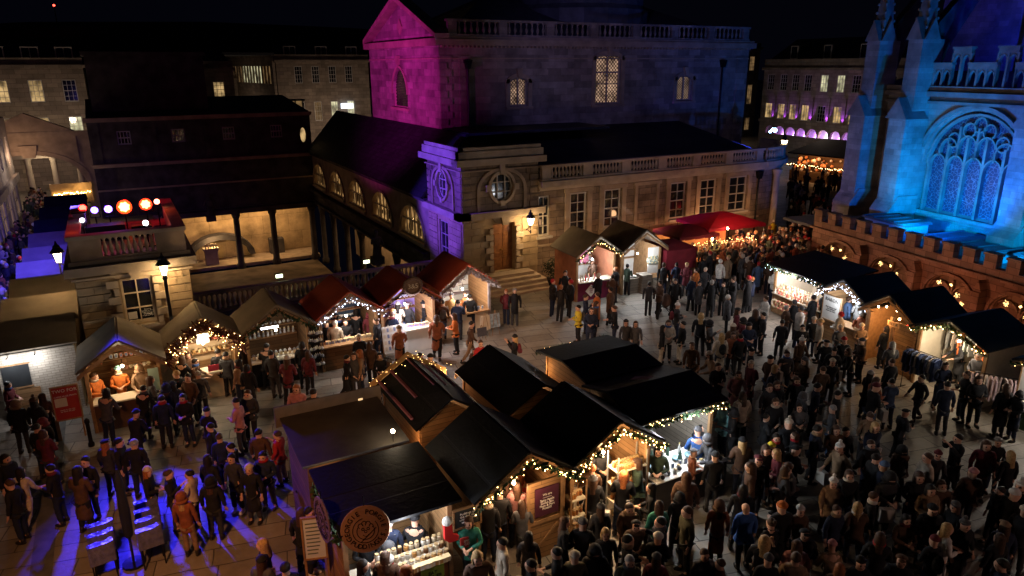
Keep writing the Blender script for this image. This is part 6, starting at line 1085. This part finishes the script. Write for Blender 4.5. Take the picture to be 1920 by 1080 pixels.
    def trousers():
        s = SK(); pel = s.a((0, .01, .93), (.155, .11))
        for sg, K in ((1, KL), (-1, KR)):
            hp = s.a((sg*.095, .01, .82), .098, pel); kn = s.a(K[0], .075, hp); s.a(lerp(K[0], K[1], .9), .066, kn)
        me = skin_obj((s.p, s.e, s.r), 1)
        for v in me.vertices: v.co += Vector((math.sin(v.co.z*45+v.co.x*9), math.sin(v.co.z*38+2), 0))*.004
        return me
    def shoes():
        q = MB()
        for K in (KL, KR): q.ball((K[1][0], K[1][1]-.05, max(.045, K[1][2]-.045)), .13, None, 10, 6, (.42, 1.05, .42)); q.cyl((K[1][0], K[1][1]+.01, max(.04, K[1][2]-.05)), (K[1][0], K[1][1]+.01, K[1][2]+.07), .05, .045, 8)
        return q.mesh('shoes', True)
    hd = Vector(tr((0, -.003, 1.625)))
    def shell(fn, nm):
        q = MB(Matrix.Translation(hd)); fn(q); me = q.mesh(nm, True)
        return me
    def cap(q, r=.104, zc=.0, y=.012, sc=(.92, 1.08, 1.12), lo=-.2, n=14, k=8):   # open skull cap
        vs = []; rows = []
        for j in range(k+1):
            a = lo+(math.pi/2-lo)*j/k
            for i in range(n):
                t = 2*math.pi*i/n; fr = max(0, -math.sin(t)); aa = a+fr*(1-j/k)*.62
                w_ = 1+.05*math.sin(5*t+j); vs.append((r*math.cos(aa)*math.cos(t)*sc[0]*w_, y+r*math.cos(aa)*math.sin(t)*sc[1]*w_, zc+r*math.sin(aa)*sc[2]))
        q.add(vs, [(j*n+i, j*n+(i+1) % n, (j+1)*n+(i+1) % n, (j+1)*n+i) for j in range(k) for i in range(n)])
    out['body'] = body(); out['coatS'] = coat(.80); out['coatP'] = coat(.80, .02); out['coatM'] = coat(.64); out['coatL'] = coat(.36); out['trousers'] = trousers(); out['shoes'] = shoes()
    out['short'] = shell(lambda q: cap(q), 'hair')
    def longh(q):
        cap(q, .108); n = 9; vs = []
        for j in range(7):
            z = .05-.06*j; w = .094+.008*math.sin(j)+.004*j
            for i in range(n): t = math.pi*(-.12+1.24*i/(n-1)); vs.append((w*math.cos(t)*(1.0), .02+(.10+.004*j)*math.sin(t)*(1 if math.sin(t) > 0 else 1), z+.006*math.sin(9*i)))
        q.add(vs, [(j*n+i, j*n+i+1, (j+1)*n+i+1, (j+1)*n+i) for j in range(6) for i in range(n-1)])
        q.add([tuple(Vector(v)*.93+Vector((0, .0, 0))) for v in vs], [(j*n+i, (j+1)*n+i, (j+1)*n+i+1, j*n+i+1) for j in range(6) for i in range(n-1)])
    out['long'] = shell(longh, 'hair')
    def bun(q): cap(q, .105); q.ball((0, .11, .08), .045, None, 8, 6)
    out['bun'] = shell(bun, 'hair')
    def beanie(q): cap(q, .108, .012, .008, (.95, 1.06, 1.18), .12); q.lathe([(.098, .02), (.109, .03), (.109, .065), (.098, .07)], (0, .008, 0), 14)
    out['beanie'] = shell(beanie, 'beanie')
    def bob(q): beanie(q); q.ball((0, .01, .175), .045, None, 8, 6)
    out['bobble'] = shell(bob, 'bobble_hat')
    def flat(q): cap(q, .112, .02, .0, (1.0, 1.1, .8), .25); q.ball((0, -.10, .05), .075, None, 10, 4, (.9, .8, .12))
    out['cap'] = shell(flat, 'cap')
    def fed(q): q.lathe([(.17, .05), (.175, .06), (.11, .065), (.105, .12), (.09, .165), (.02, .16)], (0, 0, 0), 16)
    out['brim'] = shell(fed, 'brimmed_hat')
    def hood(q): cap(q, .135, -.01, .02, (.95, 1.05, 1.1), -.75); q.lathe([(.13, -.14), (.16, -.12), (.15, -.07), (.11, -.06)], (0, .03, 0), 12)
    out['hood'] = shell(hood, 'hood')
    out['scarf'] = shell(lambda q: q.lathe([(.07, -.17), (.115, -.16), (.12, -.12), (.10, -.085), (.07, -.08)], (0, .01, 0), 12), 'scarf')
    q = MB(); q.ball((0, .2, 1.18), .17, None, 10, 8, (.85, .55, 1.2)); q.ball((0, .27, 1.08), .10, None, 8, 6, (.95, .6, 1)); [q.cyl((s_*.1, -.13, 1.2), (s_*.12, .1, 1.43), .016, n=4) for s_ in (-1, 1)]; out['backpack'] = q.mesh('backpack', True)
    w = tr(R_[1]); q = MB(); q.box(w[0]-.16, w[0]+.12, w[1]-.06, w[1]+.06, w[2]-.48, w[2]-.14); [q.cyl((w[0]-.02+d_, w[1]-.02, w[2]-.14), (w[0]-.02, w[1]-.02, w[2]-.01), .006, n=4) for d_ in (-.08, .08)]; out['shopping_bag'] = q.mesh('shopping_bag')
    w = tr(L[1]); q = MB(); q.lathe([(.032, 0), (.042, .11)], (w[0]-.03, w[1]-.09, w[2]-.03), 8); out['cup'] = q.mesh('cup')
    q = MB(); q.box(w[0]-.12, w[0]-.04, w[1]-.075, w[1]-.065, w[2]-.02, w[2]+.13); out['phone'] = q.mesh('phone')
    return out
PM = {k: build_pose(k) for k in POSES}
CL = {'K': ('black', (.012, .012, .015)), 'N': ('navy', (.015, .022, .05)), 'G': ('grey', (.075, .075, .085)), 'B': ('brown', (.085, .045, .028)), 'T': ('tan', (.26, .165, .10)), 'C': ('cream', (.50, .43, .35)),
      'W': ('white', (.62, .60, .58)), 'R': ('red', (.35, .02, .025)), 'O': ('orange', (.50, .14, .03)), 'E': ('green', (.02, .15, .11)), 'D': ('dark green', (.03, .05, .035)), 'P': ('pink', (.45, .20, .20)), 'U': ('blue', (.04, .11, .35)), 'M': ('maroon', (.12, .02, .03)), 'L': ('light blue', (.25, .52, .55)), 'Y': ('yellow', (.6, .45, .03)), 'S': ('rust', (.24, .075, .035)), 'H': ('charcoal', (.035, .035, .04)), 'V': ('olive', (.07, .065, .04)), 'Z': ('denim blue', (.07, .12, .24))}
HAIR = {'k': ('black', (.012, .009, .008)), 'b': ('brown', (.06, .03, .018)), 'g': ('grey', (.28, .27, .26)), 'y': ('blond', (.42, .27, .12)), 'r': ('ginger', (.30, .10, .03))}
CM = {k: mat('fabric_'+v[0].replace(' ', '_'), v[1], .85, .25, 9, .4, 60) for k, v in CL.items()}; HM = {k: mat('hair_'+v[0], v[1], .6, .35, 30, .4, 80) for k, v in HAIR.items()}
DARKB = mat('boot_leather', (.02, .016, .014), .5, .2); PAPER = mat('paper_bag', (.5, .48, .45), .8, .1)
HEADS = {'s': 'short', 'l': 'long', 'u': 'bun', 'n': 'beanie', 'o': 'bobble', 'c': 'cap', 'f': 'brim', 'h': 'hood', 'x': None}
HTXT = {'s': '%s short hair', 'l': '%s long hair', 'u': '%s tied hair', 'n': '%s beanie', 'o': '%s bobble hat', 'c': '%s flat cap', 'f': '%s brimmed hat', 'h': '%s hood up', 'x': 'bald head'}
PEOPLE = []
def add_part(nm, me, m_, root):
    o = bpy.data.objects.new(nm, me); C.objects.link(o); o.parent = root
    if not me.materials: me.materials.append(m_)
    o.material_slots[0].link = 'OBJECT'; o.material_slots[0].material = m_; return o
def person(x, y, coat='K', ln='S', head='s', hc='b', face=0, pose='st', leg='K', extra='', h=None, px=None, z=0.):
    m_ = PM[pose]; h = h or rnd.uniform(.93, 1.07); root = bpy.data.objects.new('person', m_['body']); C.objects.link(root); root.location = (x, y, z); root.rotation_euler = (rad(rnd.uniform(-2.5, 2)), rad(rnd.uniform(-2, 2)), rad(face)); w_ = h*rnd.uniform(.92, 1.12); root.scale = (w_, w_, h)
    add_part('coat' if ln in 'ML' else 'jacket', m_['coat'+ln], CM[coat], root); add_part('trousers', m_['trousers'], CM[leg], root); add_part('shoes', m_['shoes'], DARKB if 'w' not in extra else CM['W'], root)
    hd = HEADS[head]; hm = HM[hc] if hc in HM else CM[hc]
    if hd: add_part({'short': 'hair', 'long': 'hair', 'bun': 'hair', 'brim': 'hat', 'bobble': 'bobble_hat'}.get(hd, hd), m_[hd], hm, root)
    if head in 'nocfh' and rnd.random() < .3: add_part('hair', m_['long'], HM[rnd.choice('kbbyr')], root).scale = (.98, .98, .99)
    if 'b' in extra: add_part('backpack', m_['backpack'], CM[rnd.choice('KNMG')], root)
    if 's' in extra: add_part('scarf', m_['scarf'], CM[rnd.choice('CWMGT')], root)
    if 'g' in extra: add_part('shopping_bag', m_['shopping_bag'], PAPER, root)
    if 'c' in extra: add_part('cup', m_['cup'], CM['W'], root)
    if 'p' in extra: add_part('phone', m_['phone'], BLACKM, root)
    if not extra and head in 'slu' and rnd.random() < .3: add_part('scarf', m_['scarf'], CM[rnd.choice('CWMGTRU')], root); extra = 's'
    cn = CL[coat][0]; hn = HTXT[head] % ((HAIR.get(hc) or CL.get(hc))[0]) if head != 'x' else HTXT['x']
    PEOPLE.append(dict(o=root, x=x, y=y, coat=cn+(' long coat' if ln == 'L' else ' coat' if ln == 'M' else ' puffer jacket' if ln == 'P' else ' jacket'), hair=hn, face=face, pose=pose, extra=extra, leg=CL[leg][0]))
    return root
# facing: a = away from camera, c = toward camera, l / r = to the image left / right
FD = {'a': 180-28.7, 'c': -28.7, 'r': 90-28.7, 'l': -90-28.7}
def crowd(txt):
    """rows of: head x, head y (photo pixels), coat+length, head+colour, facing(+turn), pose, trousers, extras"""
    for row in txt.split(';'):
        t = row.split()
        if not t: continue
        px, py = float(t[0]), float(t[1]); cz = t[2]; hz = t[3] if len(t) > 3 else 'sb'; fz = t[4] if len(t) > 4 else rnd.choice('aclr'); ps = t[5] if len(t) > 5 else 'st'; lg = t[6] if len(t) > 6 else rnd.choice('KKNH'); ex = t[7] if len(t) > 7 else ''
        hh = rnd.uniform(.94, 1.05)
        if 'k' in ex: hh = .68
        z = 1.62*hh; x, y = G(px, py, z)
        person(x, y, cz[0], cz[1], hz[0], hz[1], FD[fz[0]]+(float(fz[1:]) if len(fz) > 1 else rnd.uniform(-14, 14)), ps, lg, ex, hh, (px, py))
crowd('''21 690 TS sg r hf B;3 665 DM sk r st;10 722 MS sk r hf;27 757 KP hT a st;65 751 KS ob a hf;84 742 BM lb a st;77 792 KP hM c hf;172 705 OS sb r hf K;191 740 GS lk a ln;262 732 KS sk a ln;280 712 GP lb r40 hf;
332 700 KS sy l hf K b;310 725 NM hN a st;327 722 NS nN a hf;352 707 BS sk c ob;372 702 GS sg a st K b;360 678 BS sk r ln;337 675 KS lb a ln;410 660 KM sk a st;422 665 HS sk a st;445 680 TM lk l st;465 688 KM lk a st;246 780 KP nN a ln;387 772 KS nN a hf;445 755 PS nK l hf;462 738 HS sb c hf;392 800 KS sk l st;300 748 NS sk a st;345 745 KS lk c hf;
495 652 KS sk a ln;512 662 HS sk a st;535 675 MM nW a hf;565 647 KM lk a st;575 662 MS lb a st K b;612 607 KM nK a st;626 606 CL sg a st;638 597 KM sk a st;665 587 KM lk a ln;692 590 ML hM a st;705 600 KM sb l st;675 632 KP nC c st;695 647 BS lb a wk;647 672 KL sk r wk;665 667 GM lb c st;675 660 TM lr l st N;715 667 KM lk c hf;730 677 KS nG a st;736 590 NS sb a st;745 572 CS ng a hf T;765 572 HS sg a st Z;795 570 KS fK r ob Z;747 617 SL nT a wk;817 597 SL lb a wk;827 567 BS sk a st Z b;847 577 US sy a st N k;855 592 OS lb l hf K;880 607 BM sk r wk T;872 547 KS sr r hf;857 567 NS sk a hf;882 555 KS sk a st N;
949 540 LS nL a st K b;965 548 KM lk a st;902 642 RS sb c st;890 657 BM lb c st K k;790 667 HS sk r st;805 671 KS nK a st;555 727 PM lr c st;590 735 HS sk a st;963 632 KS nK l up K b;
1037 528 KS sk a st;1052 540 GS sk a st G;1070 533 KM lk r up K p;1085 577 YS sk l hf K b;1100 557 NS sb r ob;1120 547 OM lb c hf;1107 582 NP sb c hf N;1117 570 BM lb r st;1145 545 BM lb a st;1154 577 KS sb l hf;1176 605 HM nK c st;1194 607 GM lb c st;1218 530 HM sk a st;1238 535 TS lb r hf;1267 530 KM sk l st;1253 605 CS lb c hf;1242 615 KS lk r st C;1277 607 KS sk l st W;1300 647 BM cB c st;1302 677 TS nK c st K k;1342 665 TM nC l ln;1347 687 KM sb c hf;1382 582 MS cK r st;1375 627 SM lb c st;1387 630 KM sk a st;1407 610 NS nK c hf;1417 585 KM lb a hf;1432 590 HS sk l st;
1312 530 GM sk a st;1335 530 KM lb a st;1357 530 KS sk r wk;1375 527 KM lk a st;1410 525 NM lb l st;1395 742 CM lb a st;1360 760 LP nW l hf N;1320 792 HS nG a ln;1377 770 KM hK l hf;
1235 842 DL lk c hf;1127 838 HM nC c hf K;1110 877 BS sr a hf;1110 899 KP nG a st K g;1167 890 KM lr a hf;1200 865 DP lb l hf;1302 848 SM cG r hf;1290 892 BL lb a st;1272 930 KL hK a st;1222 917 KM lk l hf;1230 945 EM lb a st;1122 952 HP oG a st;1052 975 KP lb r hf;1092 984 KS nG a hf;1140 1000 HM ly c st;1192 982 BS cK c hf;1180 1010 KS sk r hf;1237 977 NS sk l ob;1230 1007 KP nW a hf;1290 960 VM sb l st;1350 945 SL hB a st;1402 952 UP xb a st;1045 1032 KM sk l hf;1077 1045 VS nC a st;1115 1032 KP hK c hf;997 1060 KS sk l hf;992 1005 HM lk a st;982 945 GM lb a hf;985 892 RS lr l ln K;967 910 PM lb a st;1325 1040 GP sb c st;1355 1057 BS sb l hf;1435 1047 KS nG a st;
1420 860 KM cM c st;1395 830 BP nK a hf;1340 855 KM nK a st;1335 820 GM hG l ln;1310 815 UM nG a ln;1390 915 KL lk a st;1412 877 BM lb l st;1435 840 KM lb c hf;562 960 KL lb a st;577 962 NL sk r st K w;727 984 NS sg a st Z b;775 984 KL nK a ln;882 975 EM lb c hf K w;915 940 KM sk a st;727 1045 BM lb a st;757 1068 SM lr l st;680 1060 KP lk r hf;495 1017 NM ly l st;487 1050 GS nK a hf;540 1060 KM sk a st;495 852 NS sk c hf G;520 815 RS sb l ob T;485 812 BM sk a st;565 870 KM nO a ln;935 925 KM sk a st;950 905 PM lb a st;
37 887 CM lk a wk C;97 877 KM sk l hf;143 884 BL lk a hf;155 865 KS sk c st;197 832 HS cK a st;220 828 KS sk r st;250 830 KS sg a st;275 884 KL nC r hf;319 887 KS sb r ob;352 890 CS sk l hf;345 928 SM hS a st T;392 902 KM hK a st;392 862 KM lk a st;435 860 HM sk c st K w;468 880 KL nC c st;415 817 NM sb a st;437 836 KS sk l hf;67 800 KM sk a st;85 812 MS lb a hf;8 860 KS lk r st;20 905 KS sb l st;
1457 820 KS sk c st;1492 817 KM lb l hf;1448 837 KS nY c hf;1462 852 MM ly l hf;1487 842 KS cK r hf;1467 882 HM lb r hf;1485 876 GP sb l hf;1470 950 KL nO a hf;1500 957 BM nW c st;1512 999 KS cK c hf;1497 1024 PM lb a st;1562 1032 TM nP a ln;1570 1064 BM lr a hf;1615 1057 KP nK c st;1637 832 KS sb c st;1640 859 HM sk r hf;1657 872 NS nZ l st;1592 889 KS lb c st Z ws;1665 892 HL hK c hf K g;1737 859 CM sb l st;1720 892 KM lb c hf;1742 916 TM lk c hf;1770 909 BM lb c st K s;1750 952 KM nK c st;1792 947 KM nG l hf;1820 884 BP nP a st;1775 992 WL ly r hf G;1815 984 KS oG c st G;1850 832 MM lb c st;1875 829 KM ng c hf;1900 854 KL ly a st;1872 919 KM sk l st;1902 924 KM nW r st;1887 987 NP cT a st;1870 1009 KM lb a st;1885 1058 NS sk l hf;1800 822 KL sk l up;
1475 577 OM nB r hf;1490 565 KM lb a st;1525 562 OS sk a st K b;1545 555 KM sk a st;1560 552 BM lb r hf;1592 560 ZM sk a hf;1611 567 RP nW a hf;1615 589 KS nS a st;1525 599 KM nC a hf;1506 614 KM sk c hf;1540 602 CL sy l st;1576 594 KM nC c hf;1575 614 GM nC c hf;1587 639 KS nR c st;1617 611 TM nC c hf K;1660 617 KL lk a st;1686 612 BM sy c hf;1702 614 SM hB a hf;1675 647 GM lg a hf;1672 679 KP sb a st;1630 702 KL ng r hf;1644 714 SM lb r hf;1675 716 ZS sk a ob;1727 708 HS sk l wk;1770 684 NM lb c hf N;1780 722 NM sk a st;1807 639 HL sg l ln;1815 702 KM sb l hf;1840 712 KM lb c hf;1887 727 KL lb a st;1912 739 KL hK l hf;1547 642 KM cK a hf;1560 679 KM nC c st;1542 692 BM sb a hf;1495 714 KM lb c st;1457 722 KM lb c hf;1445 724 HS sb c st;1530 724 NM sk r hf;1570 739 KM sk r st;1505 742 GM hG r st;1502 764 GM sk c hf;1452 752 KM lb c st;1477 794 KM oC a st;1570 804 BM lb c hf;1587 807 KM sk c st;1692 772 HS cK r hf K p;1465 604 KM sk a st;
1283 463 KS sk a ln;1299 462 KM sk a st;1315 463 HM lk a st;1326 458 BM sb a st;1340 450 KM lk a hf;1349 454 KS sk a st;1360 453 KM hK a st;1280 478 BM ly a st;1321 468 KM sb a st;1338 468 HM lk a st;1356 469 SM lb a st;1367 465 DM sk a st;1379 469 GM lb a hf;1382 447 SM lr l st;1377 455 KM sk a st;1382 437 TM sg c st;1391 440 CM ly c hf;1393 453 BM sb c st;1402 447 TM sb l hf;1408 431 BM ly c st;1411 444 TM lb l st;1417 436 KM sb c hf;1431 443 BM lk l st;1434 434 TM sb c st;1443 428 BM sr c st;1448 434 SM sb c hf;1450 414 YS nY a st K;1444 446 MM sb l st;1417 465 US sk l hf;1428 471 UM sb l st;1396 472 KM nG c hf;1405 481 WM hW r st;1392 484 GM ly c hf;1407 490 BM lr a st;1423 491 ZM sg a st;1430 485 KS sb l st;1444 495 BM hM c st G;1454 509 PM oW c hf C;1269 490 NL nN r st;1288 495 ML hC a st;1306 506 OM lb r hf;1323 504 HM lb r hf;1351 495 GM oW a hf;1366 485 TL ly a st K g;1331 479 KM lb a st;1321 484 KM sg a hf;1338 522 KM lb c hf;1376 523 HM lb a st;1404 522 KM ly c st;1265 525 KM sb c hf;1060 517 KM sk a st;1122 517 KM lb r st;1149 519 BM sb a hf;1177 494 DL sk a ln;1155 507 KM lk a st;1298 520 NM sk a st;1245 500 KM sb r st''')
rnd.seed(11)
# more shoppers filling the crush in front of the dark central roofs and the right hand stalls
for x0, x1, y0, y1, n in ((10.5, 17.5, 6.5, 11.5, 20), (13.5, 20.5, 10.5, 15.5, 10), (17, 22.5, 12, 18, 7), (4.8, 9.5, 9.2, 11.2, 8), (19, 23.5, 17.5, 22, 8)):
    k = 0
    for _t in range(n*12):
        if k >= n: break
        x, y = rnd.uniform(x0, x1), rnd.uniform(y0, y1)
        if min((p['x']-x)**2+(p['y']-y)**2 for p in PEOPLE) < .30: continue
        person(x, y, rnd.choice('KKKKKHHNNGGBBVTMCP'), rnd.choice('SSMPPL'), *rnd.choice(['sb', 'sk', 'lb', 'ly', 'lk', 'nG', 'nK', 'nC', 'oW', 'cB', 'hK', 'sg', 'ub', 'nM']), FD[rnd.choice('aclr')]+rnd.uniform(-25, 25), rnd.choice(['st', 'hf', 'hf', 'ob', 'wk', 'ln']), rnd.choice('KKNHZ'), rnd.choice(['', '', 'b', 's', 'g', 'c'])); k += 1
# sellers behind the counters
def seller(M, x, y, **k):
    p = M @ Vector((x, y, 0)); return person(p.x, p.y, face=math.degrees(M.to_euler().z)+k.pop('turn', 0), z=.0, **k)
seller(MA, -.15, .75, coat='O', ln='M', head='n', hc='L', pose='hf', extra='s'); seller(MA, .45, .6, coat='T', ln='S', head='h', hc='T', pose='ln')
seller(MB_, -.5, .6, coat='B', ln='S', head='l', hc='b', pose='hf'); seller(MD, .0, .8, coat='K', ln='S', head='s', hc='k', pose='hf'); seller(ME, -.3, .9, coat='C', ln='S', head='l', hc='y', pose='hf')
seller(MG_, .4, .9, coat='D', ln='S', head='l', hc='b', pose='hf'); seller(MK, -.55, .7, coat='K', ln='S', head='s', hc='b', pose='hf'); seller(MU, .7, .5, coat='G', ln='M', head='s', hc='g', pose='hf')
# beyond the nearest 300 the crowd reads as one mass: one object
PEOPLE.sort(key=lambda p: math.hypot(p['x'], p['y']))
FARP = [(p['x'], p['y'], p['o'].children[0].material_slots[0].material) for p in PEOPLE[300:]]
for p in PEOPLE[300:]:
    for ch in list(p['o'].children): bpy.data.objects.remove(ch)
    bpy.data.objects.remove(p['o'])
PEOPLE = PEOPLE[:300]
CMK = [CM[k] for k in 'KKKKHNGBBDMTVSC']; HMK = [HM[k] for k in 'kkbbgyr']+[CM[k] for k in 'CWKRG']
for i in range(120):
    px = 1480+rnd.random()*108; py = 305+rnd.random()*160
    if px > 1555 and py > 390: px -= 75
    x, y = G(px, py, 1.6); FARP.append((x, y, rnd.choice(CMK)))
for i in range(130): y_ = 28+rnd.random()**1.1*42; FARP.append((rnd.uniform(-8.2 if y_ < 49 else -6.2, -4.7), y_, rnd.choice(CMK)))
for i in range(34): x, y = G(1385+rnd.random()*95, 425+rnd.random()*55, 1.6); FARP.append((x, y, rnd.choice(CMK)))
q = MB()
for x, y, m_ in FARP:
    h = rnd.uniform(.93, 1.06); a = rnd.uniform(0, 6.28); q.M = Matrix.Translation((x, y, 0)) @ Matrix.Rotation(a, 4, 'Z') @ Matrix.Scale(h, 4); lo = rnd.choice((.8, .8, .6, .4)); lg = rnd.choice(CMK[:6])
    for s_ in (-1, 1): q.cyl((s_*.1, rnd.uniform(-.12, .12), .02), (s_*.09, 0, .86), .06, .085, 6, lg, False)
    k = len(q.v); q.lathe([(.14, lo-.02), (.17, lo), (.155, 1.05), (.18, 1.32), (.13, 1.44), (.06, 1.5)], (0, 0, 0), 10, m_)
    w = rnd.choice((0, 1)); 
    for s_ in (-1, 1): q.cyl((s_*.2, 0, 1.38), (s_*.26, -.03, 1.12), .065, .055, 6, m_, False); q.cyl((s_*.26, -.03, 1.12), (s_*(.1 if w else .26), -.26 if w else -.05, 1.1 if w else .85), .052, .04, 6, m_)
    q.ball((0, -.01, 1.6), .1, SKIN, 8, 6, (.82, .98, 1.15)); q.ball((0, .015, 1.635), .107, rnd.choice(HMK), 8, 6, (.92, 1.03, 1.06))
q.build('crowd', None, True, kind='stuff', label='packed dark crowd filling the far lane and the left street', cat='crowd')
# ---- labels that single people out ----
LAND = [('pudding stall', 4.0, 12.1), ('barn door stall', 6.9, 12.1), ('blazing jar stall', 9.4, 12.2), ('white lit table', 12, 12.3), ('beer stall', 24.3, 15.2), ('clothing stall', 24, 12.7), ('gingerbread stall', 25.4, 20.8), ('cool lit stall', 24.7, 17.5), ('far right white stall', 23.6, 9.2),
        ('mug stall', -.7, 24), ('fairy light stall', 1.75, 24.9), ('silverware stall', 4.2, 25), ('heart stall', 6.8, 25.2), ('soap stall', 9.3, 25.4), ('print stall', 12.1, 26.1), ('diamond banner stall', 19.7, 27.4), ('ceramics stall', 22.3, 27.2), ('red canopies', 28, 28), ('oak door steps', 16.8, 30), ('wrapped chairs', -1, 16.8), ('chalkboard hatch', -3.2, 26.2), ('canvas roofed stall', 2.8, 15.5), ('golden gable board', 6.9, 19), ('flat black roofs', 13.4, 15.5), ('open square', 18, 20), ('rounded corner of the wing', 38, 33), ('castellated wall end', 33, 27), ('dark lower right corner', 15, 8), ('far lane', 46, 40), ('street arch', -5.5, 62), ('violet roofs of the street', -6, 38), ('blue roofs of the street', -6, 48)]
def pdir(f):
    d = (f+28.7+180) % 360-180
    return 'facing the camera' if abs(d) < 50 else 'seen from behind' if abs(d) > 130 else 'turned right' if d > 0 else 'turned left'
EXT = [('b', 'backpack'), ('g', 'paper bag'), ('p', 'phone'), ('s', 'scarf')]
for p in PEOPLE:
    p['land'] = min(LAND, key=lambda l: (l[1]-p['x'])**2+(l[2]-p['y'])**2)[0]
    ex = [n for k, n in EXT if k in p['extra'] and k != 'k']
    kid = 'child' if 'k' in p['extra'] else 'person'
    p['base'] = '%s in %s, %s%s' % (kid, p['coat'], p['hair'], ' and '+ex[0] if ex else '')
    p['lab'] = p['base']+', by the '+p['land']
from collections import Counter, defaultdict
def dist(p): return math.hypot(p['x'], p['y'])
for rnd_ in range(2):
    c = Counter(p['lab'] for p in PEOPLE)
    for p in PEOPLE:
        if c[p['lab']] > 1: p['lab'] = p['base'].replace('person in', 'person') + ', '+pdir(p['face'])+' by the '+p['land'] if rnd_ == 0 else p['lab']
g = defaultdict(list)
for p in PEOPLE: g[p['lab']].append(p)
ORD = ['nearest the camera', 'second nearest', 'third nearest', 'fourth nearest', 'fifth nearest', 'sixth nearest', 'seventh nearest']
for lab, ps in g.items():
    if len(ps) > 1:
        ps.sort(key=dist); sh = lab.replace(', facing the camera', '').replace(', seen from behind', '').replace(', turned left', '').replace(', turned right', '')
        for i, p in enumerate(ps): p['lab'] = sh.replace(' by the ', ', by ')+', '+(ORD[i] if i < 7 else 'farthest')
c = Counter(p['lab'] for p in PEOPLE)
for lab, n in c.items():
    if n > 1:
        ps = sorted([p for p in PEOPLE if p['lab'] == lab], key=lambda p: math.atan2(p['x'], p['y']))
        for i, p in enumerate(ps): p['lab'] += ', '+('left' if i == 0 else 'right' if i == n-1 else 'middle')+' one'
def grp(p):
    L = p['land']
    if 'street' in L: return 'crowd in the left street'
    if L in ('far lane', 'rounded corner of the wing', 'castellated wall end'): return 'crowd in the far lane'
    return 'shoppers by the '+L
for p in PEOPLE:
    p['lab'] = ' '.join(p['lab'].split()[:16]); tag(p['o'], p['lab'], 'person', grp(p))
# push chair in the square
x, y = G(1247, 590); pc = thing('pushchair', 'dark pushchair with hooded seat among shoppers in the open square', 'pushchair', (x, y, 0), rad(40)); q = MB(); q.lathe([(.05, .35), (.22, .5), (.24, .75), (.16, .98), (.03, 1.02)], (0, 0, 0), 10, mat('pram_cloth', (.10, .05, .035), .8, .3)); q.build('seat', pc)
q = MB(); q.cyl((0, .3, .2), (0, -.3, .95), .018, n=5, mt=BLACKM); q.cyl((-.2, -.3, .98), (.2, -.3, .98), .018, n=5, mt=BLACKM); q.cyl((-.22, -.3, .15), (.22, .3, .5), .015, n=5, mt=BLACKM); q.cyl((.22, -.3, .15), (-.22, .3, .5), .015, n=5, mt=BLACKM); q.build('handle_frame', pc)
for wx, wy in ((-.24, -.3), (.24, -.3), (-.2, .32), (.2, .32)): q = MB(); q.cyl((wx-.02, wy, .13), (wx+.02, wy, .13), .13, n=12, mt=BLACKM); q.build('wheel', pc)
